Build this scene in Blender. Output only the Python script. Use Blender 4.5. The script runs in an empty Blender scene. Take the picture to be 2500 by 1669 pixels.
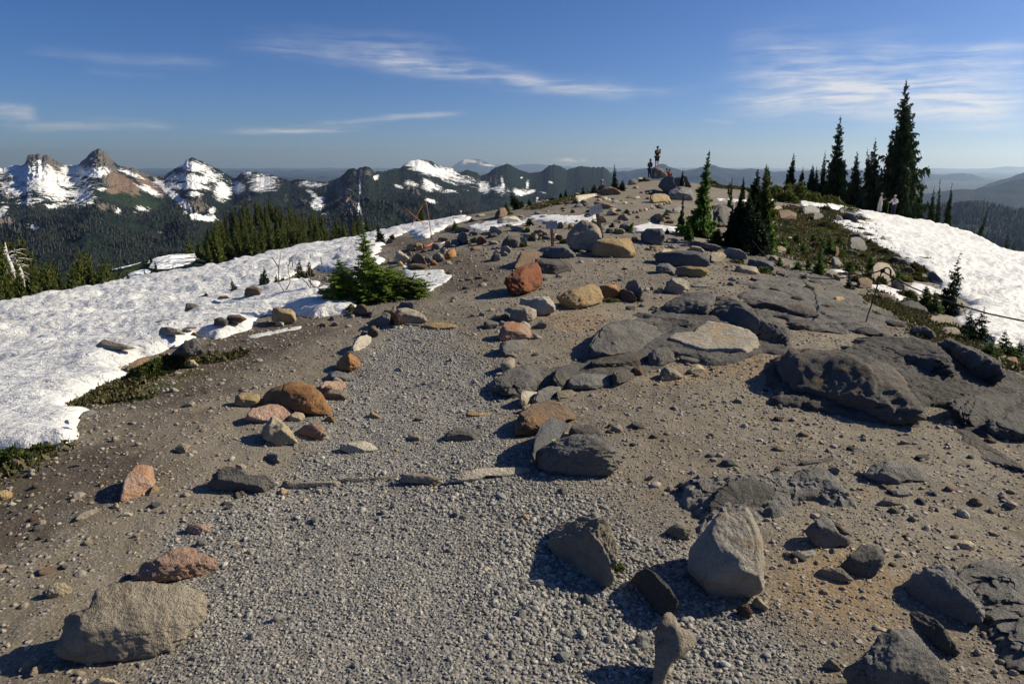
import bpy, math, random
import numpy as np
from mathutils import Vector

scene = bpy.context.scene
R = math.radians
# ------------------------------------------------------------------ camera
F_PX, CX, CY, PITCH, EYE = 1667.0, 1250.0, 834.5, R(14.6), 1.6
cam_d = bpy.data.cameras.new("camera")
cam = bpy.data.objects.new("camera", cam_d)
scene.collection.objects.link(cam)
cam_d.sensor_width = 36.0
cam_d.lens = 36.0 * F_PX / 2500.0
cam_d.clip_start, cam_d.clip_end = 0.05, 300000.0
cam.location = (0, 0, EYE)
cam.rotation_euler = (math.pi / 2 - PITCH, 0, 0)
scene.camera = cam
# ------------------------------------------------------------------ light
SUN_AZ, SUN_EL = R(74), R(32)
S = Vector((math.sin(SUN_AZ) * math.cos(SUN_EL), math.cos(SUN_AZ) * math.cos(SUN_EL), math.sin(SUN_EL)))
sun_d = bpy.data.lights.new("sun", 'SUN')
sun_d.energy, sun_d.angle, sun_d.color = 5.0, R(0.5), (1.0, 0.90, 0.70)
sun = bpy.data.objects.new("sun", sun_d)
scene.collection.objects.link(sun)
sun.rotation_euler = S.to_track_quat('Z', 'Y').to_euler()
scene.view_settings.view_transform = 'Standard'
scene.view_settings.look = 'None'
scene.view_settings.exposure = 0.42
scene.view_settings.gamma = 1.0
scene.cycles.max_bounces = 5
scene.cycles.diffuse_bounces = 2
scene.cycles.glossy_bounces = 1
scene.cycles.transparent_max_bounces = 4
scene.cycles.volume_bounces = 0
scene.cycles.use_denoising = True


# ------------------------------------------------------------------ node maths helper
class E:
    """a tiny expression wrapper round shader math nodes"""
    def __init__(s, nt, out):
        s.nt, s.out = nt, out

    def _m(s, op, *a, clamp=False):
        n = s.nt.nodes.new('ShaderNodeMath')
        n.operation, n.use_clamp = op, clamp
        for k, v in enumerate((s,) + a):
            if isinstance(v, E):
                s.nt.links.new(v.out, n.inputs[k])
            else:
                n.inputs[k].default_value = v
        return E(s.nt, n.outputs[0])
    def __add__(s, o): return s._m('ADD', o)
    __radd__ = __add__
    def __sub__(s, o): return s._m('SUBTRACT', o)
    def __mul__(s, o): return s._m('MULTIPLY', o)
    __rmul__ = __mul__
    def __truediv__(s, o): return s._m('DIVIDE', o)
    def __rsub__(s, o): return (s * -1.0) + o
    def pow(s, o): return s._m('POWER', o)
    def max(s, o): return s._m('MAXIMUM', o)
    def min(s, o): return s._m('MINIMUM', o)
    def exp(s): return s._m('EXPONENT')
    def atan2(s, o): return s._m('ARCTAN2', o)
    def asin(s): return s._m('ARCSINE')
    def clamp(s): return s._m('ADD', 0.0, clamp=True)

    def ramp(s, a, b, lo=0.0, hi=1.0):
        n = s.nt.nodes.new('ShaderNodeMapRange')
        n.interpolation_type = 'SMOOTHSTEP'
        s.nt.links.new(s.out, n.inputs[0])
        for k, v in zip((1, 2, 3, 4), (a, b, lo, hi)):
            n.inputs[k].default_value = v
        return E(s.nt, n.outputs[0])


def tex(nt, kind, vec=None, scale=1.0, detail=4.0, rough=0.55, dist=0.0, out=0, **kw):
    n = nt.nodes.new('ShaderNodeTex' + kind)
    if vec is not None:
        nt.links.new(vec, n.inputs['Vector'])
    n.inputs['Scale'].default_value = scale
    if kind == 'Noise':
        n.inputs['Detail'].default_value = detail
        n.inputs['Roughness'].default_value = rough
        n.inputs['Distortion'].default_value = dist
    if kind == 'Voronoi':
        n.inputs['Randomness'].default_value = kw.get('rnd', 1.0)
        if 'feature' in kw: n.feature = kw['feature']
    return E(nt, n.outputs[out])


def mapv(nt, vec, scale=(1, 1, 1), rot=(0, 0, 0), loc=(0, 0, 0)):
    n = nt.nodes.new('ShaderNodeMapping')
    nt.links.new(vec, n.inputs[0])
    n.inputs['Scale'].default_value = scale
    n.inputs['Rotation'].default_value = rot
    n.inputs['Location'].default_value = loc
    return n.outputs[0]


def mix(nt, fac, a, b, mode='MIX'):
    n = nt.nodes.new('ShaderNodeMix')
    n.data_type, n.blend_type = 'RGBA', mode
    for sock, v in ((n.inputs[0], fac), (n.inputs[6], a), (n.inputs[7], b)):
        if isinstance(v, E): nt.links.new(v.out, sock)
        elif hasattr(v, 'is_linked'): nt.links.new(v, sock)
        elif isinstance(v, (int, float)): sock.default_value = v
        else: sock.default_value = (*v, 1.0)
    return n.outputs[2]


def attr(nt, name, kind='GEOMETRY'):
    n = nt.nodes.new('ShaderNodeAttribute')
    n.attribute_name, n.attribute_type = name, kind
    return n


def sep(nt, sock):
    n = nt.nodes.new('ShaderNodeSeparateXYZ')
    nt.links.new(sock, n.inputs[0])
    return [E(nt, o) for o in n.outputs]


def coord(nt, which='Object'):
    return nt.nodes.new('ShaderNodeTexCoord').outputs[which]


def new_mat(name):
    m = bpy.data.materials.new(name)
    m.use_nodes = True
    nt = m.node_tree
    b = nt.nodes['Principled BSDF']
    b.inputs['Specular IOR Level'].default_value = 0.25
    b.inputs['Roughness'].default_value = 0.9
    return m, nt, b


def bump(nt, bsdf, h, dist=0.02, strength=1.0):
    n = nt.nodes.new('ShaderNodeBump')
    n.inputs['Distance'].default_value = dist
    n.inputs['Strength'].default_value = strength
    nt.links.new(h.out if isinstance(h, E) else h, n.inputs['Height'])
    nt.links.new(n.outputs[0], bsdf.inputs['Normal'])
    return n


# ------------------------------------------------------------------ pixels <-> places
sP, cP = math.sin(PITCH), math.cos(PITCH)


def ray(u, v):
    """direction through a photo pixel, scaled so that its y is 1"""
    dv = (v - CY) / F_PX
    du = (u - CX) / F_PX
    y = cP - dv * sP
    return du / y, 1.0, (-sP - dv * cP) / y


REG = {'C1': (0, 300, 3.136), 'C2': (625, 300, 3.136), 'C3': (1250, 300, 3.136), 'C4': (1875, 170, 3.136),
       'C5': (0, 600, 3.136), 'C6': (625, 600, 3.136), 'C7': (1250, 600, 3.136), 'C8': (1875, 600, 3.136),
       'D1': (0, 1000, 2.3433), 'D2': (833, 1000, 2.3433), 'D3': (1666, 1000, 2.344),
       'E4': (1300, 340, 5.22), 'E5': (900, 450, 4.698), 'S': (0, 0, 1.0),
       'G1': (1640, 360, 5.227), 'G4': (0, 540, 7.128), 'G5': (560, 560, 6.533), 'G8': (1900, 560, 5.2275)}


def PX(reg, pts):
    ox, oy, s = REG[reg]
    return [(ox + x / s, oy + y / s) for x, y in pts]


# ------------------------------------------------------------------ world: sky and thin cirrus
world = bpy.data.worlds.new("World")
scene.world = world
world.use_nodes = True
wn = world.node_tree
bg = wn.nodes['Background']
sky = wn.nodes.new('ShaderNodeTexSky')
sky.sky_type = 'NISHITA'
sky.sun_disc = False
sky.sun_elevation, sky.sun_rotation = SUN_EL, SUN_AZ
sky.altitude, sky.air_density, sky.dust_density, sky.ozone_density = 2500.0, 0.85, 3.6, 3.4
gx, gy, gz = sep(wn, coord(wn, 'Generated'))
az, el = gx.atan2(gy), gz.asin()


def azel(u, v):
    x, y, z = ray(u, v)
    return math.atan2(x, y), math.atan2(z, math.hypot(x, y))


def comb(nt, x, y, z=0.0):
    n = nt.nodes.new('ShaderNodeCombineXYZ')
    for k, v in enumerate((x, y, z)):
        if isinstance(v, E): nt.links.new(v.out, n.inputs[k])
        else: n.inputs[k].default_value = v
    return n.outputs[0]


warp = tex(wn, 'Noise', comb(wn, az * 2.2, el * 7.0), 1.6, 3) - 0.5
el_w = el + warp * 0.035
streak = tex(wn, 'Noise', comb(wn, az * 2.6 + warp * 0.6, el_w * 34.0), 2.4, 7, 0.62)
streak = streak.ramp(0.36, 0.78)
wisp = tex(wn, 'Noise', comb(wn, az * 5.0 + el * 5.0, el_w * 16.0 - az * 1.2), 3.2, 6, 0.6).ramp(0.35, 0.75)
cloud = None
for (u0, v0, u1, v1, w, amp) in (
        (60, 122, 560, 165, 9, .30), (200, 170, 420, 195, 6, .10), (560, 118, 1180, 128, 16, .20), (640, 128, 1180, 175, 10, .42),
        (880, 135, 1330, 200, 17, .75), (1240, 195, 1560, 226, 13, .8), (1480, 218, 1760, 226, 7, .55),
        (1740, 232, 2560, 278, 24, 1.1), (1780, 150, 2560, 262, 46, .85), (1950, 205, 2560, 225, 20, .6), (2300, 150, 2560, 172, 12, .7),
        (2080, 110, 2560, 150, 22, .35), (2350, 112, 2560, 95, 9, .4), (520, 322, 900, 304, 4.5, .85), (700, 296, 1140, 281, 4.5, .85),
        (0, 300, 430, 304, 6, .7), (-60, 275, 95, 282, 9, 1.3), (560, 90, 1100, 105, 20, .12), (1040, 326, 1100, 330, 5, .12),
        (1710, 293, 1800, 297, 4, .35), (150, 285, 380, 288, 4, .3)):
    a0, e0 = azel(u0, v0)
    a1, e1 = azel(u1, v1)
    am, ha, sl = (a0 + a1) / 2, abs(a1 - a0) / 2, (e1 - e0) / (a1 - a0)
    we = w / F_PX * 1.25
    d = (el_w - ((az - am) * sl + (e0 + e1) / 2)) / we
    g = (d * d * -1.0).exp() * ((az - am)._m('ABSOLUTE').ramp(ha * 0.55, ha * 1.12, 1.0, 0.0)) * amp
    cloud = g if cloud is None else cloud + g
cloud = (cloud * (streak * 0.66 + wisp * 0.30)).min(0.8)
puff = None
for (u, v, w, h, amp) in ((1362, 392, 10, 2.6, .5), (1385, 391, 12, 4.5, .9), (1402, 394, 9, 2.5, .6), (1424, 391, 6, 2.6, .6), (1515, 391, 11, 2, .5),
                          (1582, 391, 10, 1.6, .4), (1418, 394, 11, 1.5, .4), (1318, 394, 6, 2, .25)):
    a0, e0 = azel(u, v)
    dx, dy = (az - a0) / (w / F_PX), (el - e0) / (h / F_PX)
    g = ((dx * dx + dy * dy) * -1.0).exp() * amp
    puff = g if puff is None else puff + g
puffn = tex(wn, 'Noise', comb(wn, az * 60, el * 120), 2.0, 3).ramp(0.3, 0.7, 0.5, 1.2)
cloud = (cloud + puff * puffn).min(0.9)
skyc = wn.nodes.new('ShaderNodeHueSaturation')
skyc.inputs['Saturation'].default_value = 1.18
wn.links.new(sky.outputs[0], skyc.inputs['Color'])
tint = mix(wn, 1.0, skyc.outputs[0], (0.74, 0.82, 1.04), 'MULTIPLY')
wn.links.new(mix(wn, cloud, tint, (9.4, 9.2, 9.2)), bg.inputs['Color'])
bg.inputs['Strength'].default_value = 0.068


# ------------------------------------------------------------------ numpy noise
def _hash(ix, iy, iz, s):
    h = (ix.astype(np.uint32) * np.uint32(0x8da6b343)) ^ (iy.astype(np.uint32) * np.uint32(0xd8163841)) \
        ^ (iz.astype(np.uint32) * np.uint32(0xcb1ab31f)) ^ np.uint32((s * 0x9E3779B1 + 77) & 0xffffffff)
    h ^= h >> np.uint32(15); h *= np.uint32(0x2c1b3c6d)
    h ^= h >> np.uint32(12); h *= np.uint32(0x297a2d39); h ^= h >> np.uint32(15)
    return h.astype(np.float64) / 4294967295.0 * 2 - 1


def vnoise(p, s=0):
    i = np.floor(p).astype(np.int64)
    f = p - i
    w = f * f * f * (f * (f * 6 - 15) + 10)
    i = (i & 0xffffffff).astype(np.uint32)
    x0, y0, z0 = i[:, 0], i[:, 1], i[:, 2]
    one = np.uint32(1)
    wx, wy, wz = w[:, 0], w[:, 1], w[:, 2]
    def L(a, b, t): return a + (b - a) * t
    c = [[[_hash(x0 + one * np.uint32(a), y0 + one * np.uint32(b), z0 + one * np.uint32(c_), s) for c_ in (0, 1)] for b in (0, 1)] for a in (0, 1)]
    return L(L(L(c[0][0][0], c[1][0][0], wx), L(c[0][1][0], c[1][1][0], wx), wy),
             L(L(c[0][0][1], c[1][0][1], wx), L(c[0][1][1], c[1][1][1], wx), wy), wz)


_rot = np.array([[0.36, 0.48, -0.8], [-0.8, 0.6, 0.0], [0.48, 0.64, 0.6]])


def fbm(p, octv=4, gain=0.5, s=0, ridged=False):
    t, a, q = 0.0, 1.0, np.array(p, float) @ _rot + 5.3
    for k in range(octv):
        n = vnoise(q, s + k)
        t = t + a * ((1 - 2 * np.abs(n)) if ridged else n)
        a *= gain
        q = q @ _rot * 2.03 + 11.7
    return t


def P3(x, y, z=0.0):
    x = np.asarray(x, float)
    return np.stack([x, np.asarray(y, float) + 0 * x, np.asarray(z, float) + 0 * x], -1)


def sstep(a, b, x):
    t = np.clip((x - a) / (b - a), 0, 1)
    return t * t * (3 - 2 * t)


def poly_sdf(x, y, poly):
    """signed distance to a polygon, positive inside"""
    P = np.array(poly, float)
    d = np.full(x.shape, 1e18)
    inside = np.zeros(x.shape, bool)
    for k in range(len(P)):
        ax, ay = P[k]
        bx, by = P[(k + 1) % len(P)]
        ex, ey = bx - ax, by - ay
        t = np.clip(((x - ax) * ex + (y - ay) * ey) / (ex * ex + ey * ey + 1e-12), 0, 1)
        d = np.minimum(d, (x - ax - t * ex) ** 2 + (y - ay - t * ey) ** 2)
        c = ((ay > y) != (by > y))
        inside ^= c & (x < (bx - ax) * (y - ay) / ((by - ay) if by != ay else 1e-12) + ax)
    return np.where(inside, 1, -1) * np.sqrt(d)


# ------------------------------------------------------------------ terrain height
def _cp(u, v, y):
    x, _, z = ray(u, v)
    return (x * y, y, EYE + z * y)


CTRL = [(0, 0, 0), (-1.2, 2, 0), (1.5, 2, 0), (0, 4, 0), (2.5, 4, .02), (0, 6, 0), (0, 8, 0), (1, 10, 0), (0, 12, -.02), (2, 8, .02),
        (-5, -5, -.6), (5, -5, -.5), (0, -8, 0), (0, 15, -.1), (3, 14, -.1), (5.5, 2, -.3), (-6, 1, -.75), (3.9, 6.3, 0), (3.2, 9, 0), (-2.6, 3.6, -.06)]
CTRL += [_cp(*c) for c in [
    (0, 1150, 3.5), (0, 900, 8), (0, 740, 22), (300, 689, 26), (625, 627, 32), (861, 579, 38), (1097, 540, 48), (625, 700, 14.3),
    (350, 800, 9.6), (300, 740, 15), (900, 640, 14), (900, 750, 8.6), (1250, 560, 18), (1000, 600, 19), (1004, 553, 44), (860, 640, 17), (1040, 620, 16.5),
    (2500, 860, 9), (2500, 700, 18), (2500, 618, 45), (2250, 541, 58), (2150, 528, 64), (2100, 620, 25), (2200, 700, 15), (2000, 650, 14),
    (1990, 496, 62), (1880, 487, 50), (1750, 470, 52), (2440, 612, 46), (2350, 566, 54), (1900, 560, 25), (1800, 520, 32), (1650, 500, 35),
    (1550, 470, 45), (1400, 500, 32), (1300, 496, 42), (1409, 475, 48), (1461, 463, 52), (1530, 445, 58), (1578, 441, 64), (1650, 441, 64),
    (1250, 530, 30), (1100, 560, 28), (1350, 545, 24), (1450, 590, 15), (1700, 590, 16), (1200, 525, 46)]]
CTRL = np.array(CTRL)
_s = 0.1


def _phi(d2): return 0.5 * d2 * np.log(d2 + 1e-12)


_NC = len(CTRL)
_D = ((CTRL[:, None, :2] - CTRL[None, :, :2]) ** 2).sum(-1) * _s ** 2
_A = np.zeros((_NC + 3, _NC + 3))
_A[:_NC, :_NC] = _phi(_D) + np.eye(_NC) * 0.02
_A[:_NC, _NC] = 1; _A[:_NC, _NC + 1:] = CTRL[:, :2] * _s
_A[_NC:, :_NC] = _A[:_NC, _NC:].T
_W = np.linalg.solve(_A, np.concatenate([CTRL[:, 2], np.zeros(3)]))
_EU = np.array([(-4000, 9), (-1200, 16), (0, 22), (300, 26), (625, 32), (860, 38), (1004, 44), (1100, 47), (1150, 47), (1200, 46), (1300, 43),
                (1409, 50), (1530, 59), (1578, 66), (1650, 66), (1750, 62), (1880, 72), (2000, 76), (2150, 72), (2250, 62), (2350, 56), (2430, 49),
                (2500, 46), (3200, 34), (6000, 12)], float)
_EAZ = np.concatenate([[-math.pi], np.arctan((_EU[:, 0] - 1250) / F_PX / .985), [math.pi]])
_ER = np.concatenate([[14], _EU[:, 1] / np.cos(np.arctan((_EU[:, 0] - 1250) / F_PX / .985)), [14]])


def ground_z(x, y, fine=True):
    x = np.atleast_1d(np.asarray(x, float)); y = np.atleast_1d(np.asarray(y, float))
    z = np.zeros_like(x)
    r = np.hypot(x, y)
    q = 80.0 / np.maximum(r, 80.0)
    xc, yc = x * q * _s, y * q * _s
    for a in range(0, x.size, 60000):
        sl = slice(a, a + 60000)
        d2 = (xc[sl, None] - CTRL[None, :, 0] * _s) ** 2 + (yc[sl, None] - CTRL[None, :, 1] * _s) ** 2
        z[sl] = _phi(d2) @ _W[:_NC] + _W[_NC] + xc[sl] * _W[_NC + 1] + yc[sl] * _W[_NC + 2]
    az_ = np.arctan2(x, y)
    d = np.maximum(r - np.interp(az_, _EAZ, _ER) * .94, 0)
    z = z - 0.60 * d * d / (d + 4.5)
    if fine:
        near = 1 / (1 + (r / 40) ** 2)
        z = z + fbm(P3(x * .45, y * .45), 3, s=5) * .035 + fbm(P3(x * 2.3, y * 2.3), 3, s=9) * .012 * near + fbm(P3(x * 11, y * 11), 2, s=19) * .004 * near
        z = z + fbm(P3(x * .05, y * .05), 4, s=15) * 1.5 * sstep(60, 200, r)
    far = fbm(P3(x * .0012, y * .0012), 4, s=25) * 45 - 470
    return np.logaddexp(z / 12, far / 12) * 12 if np.any(z < -300) else z


def hit(u, v, tmax=140.0, h=0.0):
    """where the ray through a photo pixel meets the ground (x, y, z)"""
    dx, _, dz = ray(u, v)
    EY = EYE - h
    t = np.exp(np.linspace(math.log(1.0), math.log(tmax), 500))
    g = EY + dz * t - ground_z(dx * t, t, False)
    k = np.where(g < 0)[0]
    if len(k) == 0:
        k = [int(np.argmin(g))]
        tt = t[k[0]]
        return dx * tt, tt, float(ground_z(dx * tt, tt)[0])
    a, b = (t[k[0] - 1], t[k[0]]) if k[0] else (0.5, t[0])
    tt = np.linspace(a, b, 40)
    gg = EY + dz * tt - ground_z(dx * tt, tt, False)
    kk = int(np.argmax(gg < 0)) or 1
    a, b = tt[kk - 1], tt[kk]
    a, b = (a + b) / 2 - (b - a) - .06 * a, (a + b) / 2 + (b - a) + .06 * b
    tt = np.linspace(a, b, 24)
    gg = EY + dz * tt - ground_z(dx * tt, tt)
    kk = int(np.argmax(gg < 0))
    if kk:
        b = tt[kk - 1] + (tt[kk] - tt[kk - 1]) * gg[kk - 1] / (gg[kk - 1] - gg[kk])
    return dx * b, b, EYE + dz * b


# ------------------------------------------------------------------ mesh helpers
COL = scene.collection


def tag(o, label=None, cat=None, group=None, kind=None):
    if label: o['label'] = label
    if cat: o['category'] = cat
    if group: o['group'] = group
    if kind: o['kind'] = kind
    return o


def mesh_np(name, V, Fq, mat=None, smooth=False, parent=None, attrs=None, link=True):
    """V (n,3), Fq (m,3|4) int arrays -> ONE mesh object"""
    me = bpy.data.meshes.new(name)
    V = np.asarray(V, np.float32); Fq = np.asarray(Fq, np.int32)
    k = Fq.shape[1]
    me.vertices.add(len(V)); me.vertices.foreach_set('co', V.ravel())
    me.loops.add(Fq.size); me.loops.foreach_set('vertex_index', Fq.ravel())
    me.polygons.add(len(Fq))
    me.polygons.foreach_set('loop_start', np.arange(0, Fq.size, k, dtype=np.int32))
    me.polygons.foreach_set('loop_total', np.full(len(Fq), k, np.int32))
    me.polygons.foreach_set('use_smooth', np.full(len(Fq), smooth, bool))
    if attrs:
        for an, arr in attrs.items():
            arr = np.asarray(arr, np.float32)
            if arr.ndim == 1:
                a = me.attributes.new(an, 'FLOAT', 'POINT'); a.data.foreach_set('value', arr)
            else:
                a = me.attributes.new(an, 'FLOAT_COLOR', 'POINT'); a.data.foreach_set('color', arr.ravel())
    me.update(calc_edges=True)
    if mat: me.materials.append(mat)
    o = bpy.data.objects.new(name, me)
    if link: COL.objects.link(o)
    if parent: o.parent = parent
    return o


def empty(name, loc=(0, 0, 0), rz=0.0):
    o = bpy.data.objects.new(name, None)
    o.location, o.rotation_euler = loc, (0, 0, rz)
    o.empty_display_size = 0.1
    COL.objects.link(o)
    return o


def copy_tree(o, parent=None):
    c = o.copy(); COL.objects.link(c); c.parent = parent
    for ch in list(o.children): copy_tree(ch, c)
    return c


class MB:
    """collects boxes, tubes and the like into one mesh (triangles and quads)"""
    def __init__(s): s.v, s.f = [], []

    def add(s, V, Fs):
        b = len(s.v); s.v += [tuple(p) for p in V]; s.f += [tuple(b + i for i in f) for f in Fs]; return s

    def box(s, c, d, rot=None):
        V = [Vector(((i & 1) * 2 - 1, ((i >> 1) & 1) * 2 - 1, ((i >> 2) & 1) * 2 - 1)) for i in range(8)]
        V = [Vector((p.x * d[0] / 2, p.y * d[1] / 2, p.z * d[2] / 2)) for p in V]
        if rot is not None: V = [rot @ p for p in V]
        return s.add([p + Vector(c) for p in V], [(0, 2, 3, 1), (4, 5, 7, 6), (0, 1, 5, 4), (2, 6, 7, 3), (0, 4, 6, 2), (1, 3, 7, 5)])

    def tube(s, pts, rad, n=6):
        pts = [Vector(p) for p in pts]
        if not hasattr(rad, '__len__'): rad = [rad] * len(pts)
        base = len(s.v)
        for i, p in enumerate(pts):
            d = (pts[min(i + 1, len(pts) - 1)] - pts[max(i - 1, 0)]).normalized()
            a = d.cross(Vector((.31, .87, .38))).normalized(); b = d.cross(a)
            for k in range(n):
                t = 2 * math.pi * k / n
                s.v.append(tuple(p + (a * math.cos(t) + b * math.sin(t)) * rad[i]))
        for i in range(len(pts) - 1):
            for k in range(n):
                k2 = (k + 1) % n
                s.f.append((base + i * n + k, base + i * n + k2, base + (i + 1) * n + k2, base + (i + 1) * n + k))
        s.f.append(tuple(base + k for k in range(n))[::-1]); s.f.append(tuple(base + (len(pts) - 1) * n + k for k in range(n)))
        return s

    def build(s, name, mat, parent=None, smooth=False, link=True):
        me = bpy.data.meshes.new(name); me.from_pydata(s.v, [], s.f)
        me.polygons.foreach_set('use_smooth', [smooth] * len(me.polygons)); me.update()
        me.materials.append(mat)
        o = bpy.data.objects.new(name, me)
        if link: COL.objects.link(o)
        if parent: o.parent = parent
        return o


# ------------------------------------------------------------------ the ground sheet
_az = np.concatenate([np.arange(-180, -57, 3.0), np.arange(-55, -42, .25), np.arange(-42, 42.01, 0.115), np.arange(42.25, 55, .25), np.arange(57, 180, 3.0)]) * math.pi / 180
_r = np.concatenate([np.exp(np.arange(math.log(.45), math.log(11), .0052)), np.exp(np.arange(math.log(11), math.log(110), .011)),
                     np.exp(np.arange(math.log(110), math.log(90000), .09))])
NA, NR = len(_az), len(_r)
GA, GR = np.meshgrid(_az, _r)
GX, GY = (GR * np.sin(GA)).ravel(), (GR * np.cos(GA)).ravel()
GZ = ground_z(GX, GY)


def grid_faces():
    i = np.arange(NR - 1)[:, None] * NA; j = np.arange(NA)[None, :]; j2 = (j + 1) % NA
    return np.stack([i + j, i + NA + j, i + NA + j2, i + j2], -1).reshape(-1, 4)[:, ::-1]


GF = grid_faces()


def world_poly(reg, pts, extra=()):
    """photo outline -> outline on the ground; extra = points already in metres"""
    return [hit(*p)[:2] for p in PX(reg, pts)] + list(extra)


def zone(polys, soft, amp, seed):
    m = np.zeros(GX.size)
    n = fbm(P3(GX * 1.2, GY * 1.2), 4, s=seed) * amp
    for P in polys:
        A = np.array(P)
        k = np.where((GX > A[:, 0].min() - 3) & (GX < A[:, 0].max() + 3) & (GY > A[:, 1].min() - 3) & (GY < A[:, 1].max() + 3))[0]
        d = poly_sdf(GX[k], GY[k], P) + n[k]
        m[k] = np.maximum(m[k], sstep(-soft, soft, d))
    return m


GRAVEL = [world_poly('S', [(330, 1300), (640, 1180), (700, 1010), (860, 860), (910, 800), (1080, 790), (1200, 870), (1230, 1000), (1330, 1120),
                           (1540, 1190), (1720, 1300), (1980, 1560), (2100, 1669), (1400, 1700), (500, 1700), (400, 1500), (210, 1380), (90, 1330), (150, 1250)]),
          world_poly('S', [(560, 1120), (620, 1040), (690, 1000), (700, 1100)])]
DAMP = [world_poly('C2', [(950, 1060), (1100, 980), (960, 930), (1100, 870), (1270, 885), (1330, 960), (1600, 1000), (1900, 1130), (1760, 1260), (1500, 1330), (1340, 1330), (1450, 1160)]),
        world_poly('S', [(0, 1120), (180, 1090), (300, 950), (460, 850), (620, 790), (830, 770), (850, 800), (640, 900), (560, 980), (380, 1060), (200, 1240), (60, 1340), (110, 1440), (140, 1560), (0, 1669), (-200, 1669)])]
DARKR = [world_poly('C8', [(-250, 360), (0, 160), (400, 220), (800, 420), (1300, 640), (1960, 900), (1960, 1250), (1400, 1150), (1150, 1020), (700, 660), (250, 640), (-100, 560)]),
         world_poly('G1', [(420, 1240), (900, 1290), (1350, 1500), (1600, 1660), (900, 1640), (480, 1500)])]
OCHRE = [world_poly('C7', [(330, 560), (700, 480), (900, 520), (620, 700), (520, 800), (350, 760)]),
         world_poly('C7', [(920, 980), (1300, 880), (1560, 860), (1930, 790), (2200, 820), (2100, 960), (1860, 1020), (1400, 1090), (1000, 1080)]),
         world_poly('D3', [(560, 500), (640, 620), (980, 700), (1250, 900), (1150, 1200), (700, 1150), (500, 950), (480, 620)])]
MOSS = [world_poly('C5', [(600, 1250), (980, 1000), (1600, 850), (1900, 830), (1700, 960), (1100, 1120), (800, 1200)]),
        world_poly('D1', [(-40, 330), (0, 220), (250, 210), (160, 330), (0, 400)]),
        world_poly('C4', [(-60, 1180), (30, 1060), (400, 1060), (780, 1160), (1000, 1420), (1300, 1560), (700, 1560), (200, 1500), (-60, 1400)]),
        world_poly('C8', [(820, 330), (1000, 430), (1280, 560), (1500, 740), (1960, 900), (1900, 960), (1500, 800), (1000, 560)]),
        world_poly('C3', [(130, 640), (330, 600), (500, 540), (640, 500), (600, 560), (400, 620), (150, 680)]),
        world_poly('C3', [(1500, 440), (1900, 470), (1960, 520), (1600, 500)])]
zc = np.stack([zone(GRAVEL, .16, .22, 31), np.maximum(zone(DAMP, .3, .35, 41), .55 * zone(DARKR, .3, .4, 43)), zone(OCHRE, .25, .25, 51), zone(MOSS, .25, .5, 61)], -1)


def ground_material():
    m, nt, b = new_mat("ground_soil")
    co = coord(nt)
    z = attr(nt, 'zone')
    zr = nt.nodes.new('ShaderNodeSeparateColor'); nt.links.new(z.outputs['Color'], zr.inputs[0])
    gravel, damp, ochre = [E(nt, o) for o in zr.outputs]
    moss = E(nt, z.outputs['Alpha'])
    big = tex(nt, 'Noise', co, 0.8, 5, 0.6)
    mid = tex(nt, 'Noise', co, 6.0, 5, 0.6)
    fine = tex(nt, 'Noise', co, 60.0, 4, 0.7)
    vn = nt.nodes.new('ShaderNodeTexVoronoi'); nt.links.new(co, vn.inputs['Vector']); vn.inputs['Scale'].default_value = 75
    vd, vc = E(nt, vn.outputs['Distance']), sep(nt, vn.outputs['Color'])[0]
    vn2 = nt.nodes.new('ShaderNodeTexVoronoi'); nt.links.new(co, vn2.inputs['Vector']); vn2.inputs['Scale'].default_value = 24
    vd2, vc2 = E(nt, vn2.outputs['Distance']), sep(nt, vn2.outputs['Color'])[0]
    soil = mix(nt, big.ramp(.3, .7), (.150, .124, .088), (.225, .192, .142))
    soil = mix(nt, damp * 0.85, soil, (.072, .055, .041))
    soil = mix(nt, ochre * mid.ramp(.35, .65, .4, 1), soil, (.30, .195, .09))
    soil = mix(nt, mid.ramp(.45, .75) * 0.4, soil, (.15, .125, .10))
    chip = mix(nt, vc, (.10, .10, .102), (.34, .32, .295))
    chips = (vd.ramp(.35, .55, 1, 0)) * (mid + fine * .35).ramp(.52, .72) * (1 - damp * .6)
    base = mix(nt, (chips * 0.8).max(gravel * .8), soil, chip)
    chip2 = (vc2.ramp(.80, .86)) * vd2.ramp(.18, .4, 1, 0)
    base = mix(nt, chip2 * 0.8, base, (.38, .355, .315))
    mossc = mix(nt, fine.ramp(.4, .6), (.018, .026, .008), (.085, .08, .025))
    base = mix(nt, moss * (mid + fine * .5).ramp(.62, .85), base, mossc)
    gx_, gy_, gz_ = sep(nt, co)
    far = (gx_ * gx_ + gy_ * gy_)._m('SQRT').ramp(75, 130)
    base = mix(nt, far, base, mix(nt, mid, (.016, .024, .012), (.03, .042, .018)))
    nt.links.new(base, b.inputs['Base Color'])
    b.inputs['Specular IOR Level'].default_value = 0.15
    h = (1 - vd) * .35 * (gravel * .8 + .35) + fine * .35 + mid * .8 + chip2 * .9
    bump(nt, b, h, 0.018, 0.9)
    return m


M_GROUND = ground_material()
ground = mesh_np("ground", P3(GX, GY, GZ), np.concatenate([GF]), M_GROUND, True, attrs={'zone': zc})
tag(ground, kind='structure')


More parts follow.
